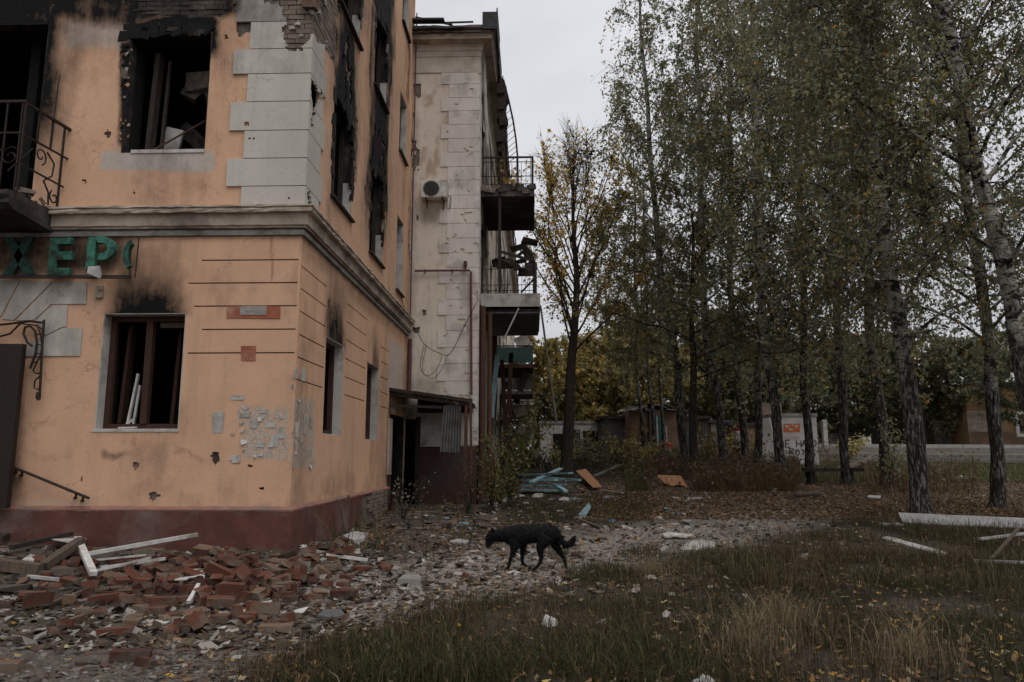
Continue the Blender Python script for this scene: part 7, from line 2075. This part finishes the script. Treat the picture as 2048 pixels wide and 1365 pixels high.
def patchy(x, y): return grass_amount(x, y) * (.35 + .65 * sstep(fbm(x * 1.6, y * 1.6, 77), .3, .55))
pts = px_sampler([(380, 2048, 1000, 1380, 5), (1100, 2048, 1010, 1180, 5), (1015, 1330, 985, 1050, 1), (1590, 2048, 925, 965, .8), (640, 1300, 1150, 1370, 2)], patchy)(r, 170000)
dry = sstep(fbm(pts[:, 0] * 1.1, pts[:, 1] * 1.1, 79), .42, .62)
isdry = r.random(len(pts)) < (.3 + .4 * dry)
cc = np.where(isdry[:, None], np.where((r.random(len(pts)) < .45)[:, None], STRAW[r.integers(0, 4, len(pts))], RUST[r.integers(0, 4, len(pts))]), GREEN[r.integers(0, 4, len(pts))]) * (.6 + .7 * r.random((len(pts), 1)))
blades('grass', pts, r, .03, .21, .0028, cc, .8, 'patchy autumn grass of the meadow and verges')
pts = px_sampler([(700, 2048, 1110, 1380, 3), (1250, 2048, 1010, 1200, 2)], lambda x, y: patchy(x, y) * sstep(fbm(x * .8, y * .8, 81), .45, .6))(r, 9000)
blades('tall_grass', pts, r, .15, .5, .0024, STRAW[r.integers(0, 4, len(pts))] * (.6 + .6 * r.random((len(pts), 1))), .45, 'dry straw stalks standing above the meadow')
def clear_of(x, y):
    u, v = project(np.stack([x, y, terrain(x, y)], -1))
    return 1 - .93 * np.maximum.reduce([bump1(u, 1035, 1215, 10) * sstep(v, 938, 950), bump1(u, 1300, 1385, 6) * sstep(v, 950, 962), bump1(u, 1596, 1735, 6) * sstep(v, 925, 935)])
pts = px_sampler([(1000, 1700, 885, 962, 4), (1250, 1600, 885, 985, 4), (660, 1060, 985, 1120, .1), (1690, 1960, 925, 990, .6)], lambda x, y: (.2 + .8 * sstep(fbm(x * .7, y * .7, 82), .35, .6)) * clear_of(x, y))(r, 36000)
u_, v_ = project(pts)
gm = (u_ < 1290) & (r.random(len(pts)) < .65)
cc = np.where(gm[:, None], GREEN[r.integers(0, 4, len(pts))] * 1.5, RUST[r.integers(0, 4, len(pts))] * 1.7) * (.55 + .75 * r.random((len(pts), 1)))
far_ = sstep(pts[:, 1], 14, 30)
blades('weeds', pts, r, .12, .75, .0075, cc, .5, 'tall brown and green weeds between the path and the sheds', 'weeds')
pts2 = pts[r.random(len(pts)) < .8]; hh = r.random(len(pts2)) ** 1.3 * .62; n = len(pts2)
C = pts2 + np.stack([r.normal(0, .12, n), r.normal(0, .12, n), hh + .04], -1); u2, _ = project(C)
gm = (u2 < 1290) & (r.random(n) < .7)
cc = np.where(gm[:, None], GREEN[r.integers(0, 4, n)] * 1.9, RUST[r.integers(0, 4, n)] * 1.7) * (.55 + .75 * r.random((n, 1)))
lv, lq, lc = leaf_quads(C, .05 + .07 * r.random(n), r, cc, .1, .6)
tag(np_mesh('weed_leaves', lv, lq, mats=M['leaf'], tint=lc), 'leaves of the tall weeds between the path and the sheds', 'weeds', kind='stuff')
def litter(name, n, boxes, keep, pal, smin, smax, label):
    r = np.random.default_rng(len(name) + n); P = px_sampler(boxes, keep)(r, n); n = len(P)
    P[:, 2] += .008 + .014 * r.random(n)
    a = r.random(n) * 6.28; s = (smin + (smax - smin) * r.random(n))[:, None]
    d = np.stack([np.cos(a), np.sin(a), r.normal(0, .3, n)], -1); e = np.stack([-np.sin(a), np.cos(a), r.normal(0, .35, n)], -1)
    V = np.stack([P + d * s * .55, P + e * s * .32, P - d * s * .5, P - e * s * .32], 1); V[:, 2, 2] += .01
    cc = pal[r.integers(0, len(pal), n)] * (.6 + .7 * r.random((n, 1)))
    return tag(np_mesh(name, V.reshape(-1, 3), np.arange(n * 4).reshape(-1, 4), mats=M['blade'], tint=np.repeat(cc, 4, 0)), label, 'leaves', kind='stuff')
BROWN = np.array([(.17, .09, .048), (.22, .125, .062), (.12, .068, .042), (.25, .15, .07), (.28, .21, .13), (.09, .054, .036)])
litter('fallen_leaves', 34000, [(1150, 2048, 950, 1040, 6), (900, 2048, 1000, 1180, .7), (300, 2048, 1150, 1370, .4), (600, 1100, 1000, 1100, .4)], None, BROWN, .03, .085, 'brown fallen leaves under the birches and along the path')
litter('yellow_leaves', 600, [(900, 2048, 1020, 1370, 3), (0, 900, 1180, 1365, .7), (1000, 1500, 930, 1020, .6)], None, np.array([(.40, .25, .05), (.46, .33, .10), (.36, .19, .04), (.42, .36, .2)]), .025, .07, 'scattered yellow leaves on path and meadow')
litter('twigs_and_scraps', 5000, [(0, 900, 1040, 1300, 3), (900, 1700, 990, 1200, 2)], nograss, np.array([(.05, .035, .025), (.1, .075, .05), (.3, .27, .24)]), .03, .16, 'broken twigs and scraps on the gravel')
for i, (u, v, hh, lb) in enumerate(((1500, 1300, .42, 'tuft of bleached dry grass at lower right centre, left of two'), (1560, 1255, .38, 'tuft of bleached dry grass in the meadow, right of two'), (1300, 1150, .3, 'small dry tuft at the upper edge of the meadow near the path'), (1820, 1330, .4, 'dry tuft near the lower right corner'))):
    c0 = at(u, v); n = 420; rad_ = np.abs(r.normal(0, .16, n)); an = r.random(n) * 6.28
    X = c0.x + np.cos(an) * rad_ * 1.5; Y = c0.y + np.sin(an) * rad_; P = np.stack([X, Y, terrain(X, Y)], -1)
    o = blades('dry_tuft', P, r, .1, hh, .0022, STRAW[r.integers(0, 2, n)] * (1.0 + .7 * r.random((n, 1))), .75, lb, 'grass tuft'); del o['kind']
# long fallen stalks in the meadow
for i, (a, b_, lb) in enumerate((((1490, 1330), (1555, 1270), 'bent straw stalk leaning left in the dry tuft'), ((1500, 1290), (1560, 1320), 'dark twig lying in the bottom grass'), ((1920, 1210), (1985, 1262), 'pale straight stalk slanting down at the lower right'), ((1780, 1355), (1812, 1290), 'tall straw pair at the bottom right'), ((1752, 1180), (1775, 1120), 'forked straw stalk in the middle of the meadow'))):
    A = at(*a); B = at(*b_); A.z = float(terrain(A.x, A.y)) + .03; B.z = float(terrain(B.x, B.y)) + .12
    tag(MB().tube([A, A.lerp(B, .5) + Vector((0, 0, .05)), B], [.004, .004, .002], 5).build('dry_stalk', M['old_wood'], origin=A), lb, 'stalk')

# ------------------------------------------------------------------ the dog
DY = at(1070, 1141).y
d0 = at(1062, 1142)
dz0 = float(terrain(d0.x, DY))
SC_ = .0046 * 0 + (DY / FPX) * (240 / 2048.0)      # metres per unit of the sketch below
U0, G0 = 1041.0, 1050.0                             # sketch column under the origin, sketch ground line
def dp(x, y, lat=0.0): return Vector(((x - U0) * SC_ * 1.0, lat, (G0 - y) * SC_))
def dog_tube(pts, n=12, fat=1.0):
    """pts: (x, y, half-height, half-width, lateral)"""
    P = [dp(p[0], p[1], p[4] if len(p) > 4 else 0) for p in pts]; V = []; Q = []; T = []
    for i, p in enumerate(P):
        d = (P[min(i + 1, len(P) - 1)] - P[max(i - 1, 0)]).normalized()
        lat = Vector((0, 1, 0)); lat = (lat - d * lat.dot(d)).normalized(); nrm = d.cross(lat)
        for k in range(n):
            a = 2 * math.pi * k / n; V.append(p + nrm * math.cos(a) * pts[i][2] * SC_ * fat + lat * math.sin(a) * pts[i][3] * SC_ * fat)
    for i in range(len(P) - 1):
        for k in range(n): Q.append((i * n + k, i * n + (k + 1) % n, (i + 1) * n + (k + 1) % n, (i + 1) * n + k))
    for b_, s in ((0, 1), ((len(P) - 1) * n, -1)):
        for k in range(1, n - 1): T.append((b_, b_ + k, b_ + k + 1)[::s])
    return V, Q, T
dm = MB()
W_ = 1.0
dm.add(*dog_tube([(560, 480, 90, 60), (620, 478, 128, 80), (700, 495, 160, 100), (800, 495, 172, 112), (950, 475, 165, 118), (1080, 462, 150, 112), (1200, 455, 150, 105), (1320, 450, 158, 100), (1420, 470, 130, 88), (1490, 500, 88, 60), (1520, 520, 40, 30)], 16))
dm.add(*dog_tube([(720, 470, 125, 80), (620, 485, 118, 70), (530, 492, 108, 60), (450, 500, 100, 58), (400, 505, 80, 50)], 14))
dm.add(*dog_tube([(480, 470, 70, 50), (430, 480, 92, 62), (385, 500, 90, 62), (350, 540, 72, 50), (335, 590, 48, 36), (328, 635, 38, 29), (322, 672, 30, 24), (318, 690, 16, 14)], 14))
dm.add(*dog_tube([(385, 560, 40, 38), (372, 610, 26, 26), (352, 655, 20, 20), (340, 680, 12, 12)], 10))
for s in (-1, 1): dm.add(*dog_tube([(410, 420, 26, 14, s * .038), (388, 395, 20, 10, s * .046), (374, 376, 7, 5, s * .05)], 8))
L1, L2 = .055, -.055
dm.add(*dog_tube([(760, 560, 92, 42, -.05), (765, 650, 70, 38, -.055), (752, 730, 46, 30, -.06), (725, 810, 33, 25, -.06), (697, 890, 27, 22, -.06), (684, 950, 25, 21, -.06), (668, 1002, 24, 22, -.06), (640, 1024, 24, 24, -.06), (600, 1034, 15, 22, -.06)], 10, 1.14))
dm.add(*dog_tube([(880, 560, 92, 42, .05), (895, 650, 62, 36, .055), (902, 730, 42, 29, .055), (896, 820, 33, 25, .055), (893, 900, 30, 23, .055), (912, 955, 27, 22, .055), (965, 998, 24, 21, .055), (1020, 1026, 22, 22, .055), (1052, 1036, 12, 16, .055)], 10, 1.14))
dm.add(*dog_tube([(1290, 500, 120, 50, -.06), (1240, 590, 100, 48, -.065), (1195, 670, 66, 40, -.065), (1190, 740, 48, 32, -.065), (1204, 810, 36, 26, -.065), (1206, 870, 33, 24, -.065), (1182, 930, 28, 22, -.065), (1138, 985, 25, 21, -.065), (1092, 1022, 25, 23, -.065), (1046, 1036, 15, 21, -.065)], 10, 1.14))
dm.add(*dog_tube([(1400, 500, 110, 48, .06), (1430, 590, 86, 45, .06), (1455, 670, 62, 36, .06), (1500, 745, 44, 30, .06), (1560, 830, 32, 24, .06), (1600, 890, 29, 22, .06), (1615, 960, 26, 21, .06), (1630, 1015, 24, 22, .06), (1640, 1038, 20, 24, .06), (1618, 1050, 11, 20, .06)], 10, 1.14))
dm.add(*dog_tube([(1490, 470, 40, 30), (1530, 530, 38, 30), (1556, 590, 48, 34), (1600, 640, 56, 36), (1660, 640, 55, 34), (1710, 590, 46, 28), (1750, 530, 30, 18), (1772, 490, 10, 7)], 10))
raw = dm.build('dog', M['iron'])
rm = raw.modifiers.new('remesh', 'REMESH'); rm.mode = 'VOXEL'; rm.voxel_size = .0085
sm = raw.modifiers.new('smooth', 'SMOOTH'); sm.factor = .5; sm.iterations = 6
bpy.context.view_layer.update()
ev = raw.evaluated_get(bpy.context.evaluated_depsgraph_get()); me = ev.to_mesh()
nv = len(me.vertices); Vd = np.zeros(nv * 3, np.float32); me.vertices.foreach_get('co', Vd); Vd = Vd.reshape(-1, 3).astype(float)
Nd = np.zeros(nv * 3, np.float32); me.vertices.foreach_get('normal', Nd); Nd = Nd.reshape(-1, 3).astype(float)
Fd = [tuple(p.vertices) for p in me.polygons]
ev.to_mesh_clear(); bpy.data.objects.remove(raw, do_unlink=True)
Vd = Vd + Nd * (.010 * (fbm(Vd[:, 0] * 30 + Vd[:, 1] * 17, Vd[:, 2] * 30, 7) - .45))[:, None] * np.clip(Vd[:, 2:3] / .3, .25, 1)
mfur, ntf, bf = new_mat('black_fur')
cof = localco(ntf)
cf = mixc(ntf, rng(ntf, noise(ntf, 40, 4, .6, localco(ntf, (.4, 1, 1.6))), .35, .7), (.0018, .0017, .0017), (.005, .0045, .0044))
ntf.links.new(cf, bf.inputs['Base Color']); bf.inputs['Roughness'].default_value = .55; bf.inputs['Specular IOR Level'].default_value = .16
bump(ntf, bf, noise(ntf, 90, 3, .6, localco(ntf, (.35, 1, 1.5))), .6, .01)
qd = [f for f in Fd if len(f) == 4]; td = [f for f in Fd if len(f) == 3]
# coat: short tufts lying back along the body, grown from the same skin
rf = np.random.default_rng(77)
cand = np.where(Vd[:, 2] > .16)[0]; pick = rf.choice(cand, min(6000, len(cand)))
Pp = Vd[pick]; Np = Nd[pick]; back_ = unit(np.array([[.85, 0, -.5]]) + rf.normal(0, .25, (len(pick), 3)))
ln = (.018 + .022 * rf.random(len(pick)))[:, None]; ln = ln * np.where((Pp[:, 0] > (1540 - U0) * SC_)[:, None], 1.5, 1.0)
tip = Pp + unit(Np * .55 + back_) * ln; sd = unit(np.cross(Np, back_)) * .0035
Vt = np.stack([Pp - sd - Np * .003, Pp + sd - Np * .003, tip], 1).reshape(-1, 3)
Vall = np.concatenate([Vd, Vt]); Tt = np.arange(len(Vt)).reshape(-1, 3) + len(Vd)
dog = empty('dog', (on_y(940 + U0 * 240 / 2048, 1141, DY).x, DY, dz0), 'black shaggy dog walking left across the gravel path with its head low', 'dog')
bo = np_mesh('body', Vd, qd, td, mfur, smooth=True); bo.parent = dog
fo = np_mesh('coat', Vt, None, np.arange(len(Vt)).reshape(-1, 3), mfur); fo.parent = dog; fo['kind'] = 'stuff'
ey = MB()
for s in (-1,): ey.box(dp(352, 520, s * .046), (.008, .006, .008), None, .001)
for s in (-1, 1): MB().tube([dp(356, 522, s * .040), dp(356, 522, s * .046)], [.007, .004], 8).build('eye', M['glass']).parent = dog
MB().box(dp(317, 684), (.018, .026, .018), Euler((0, .5, 0)), .003).build('nose', M['glass']).parent = dog
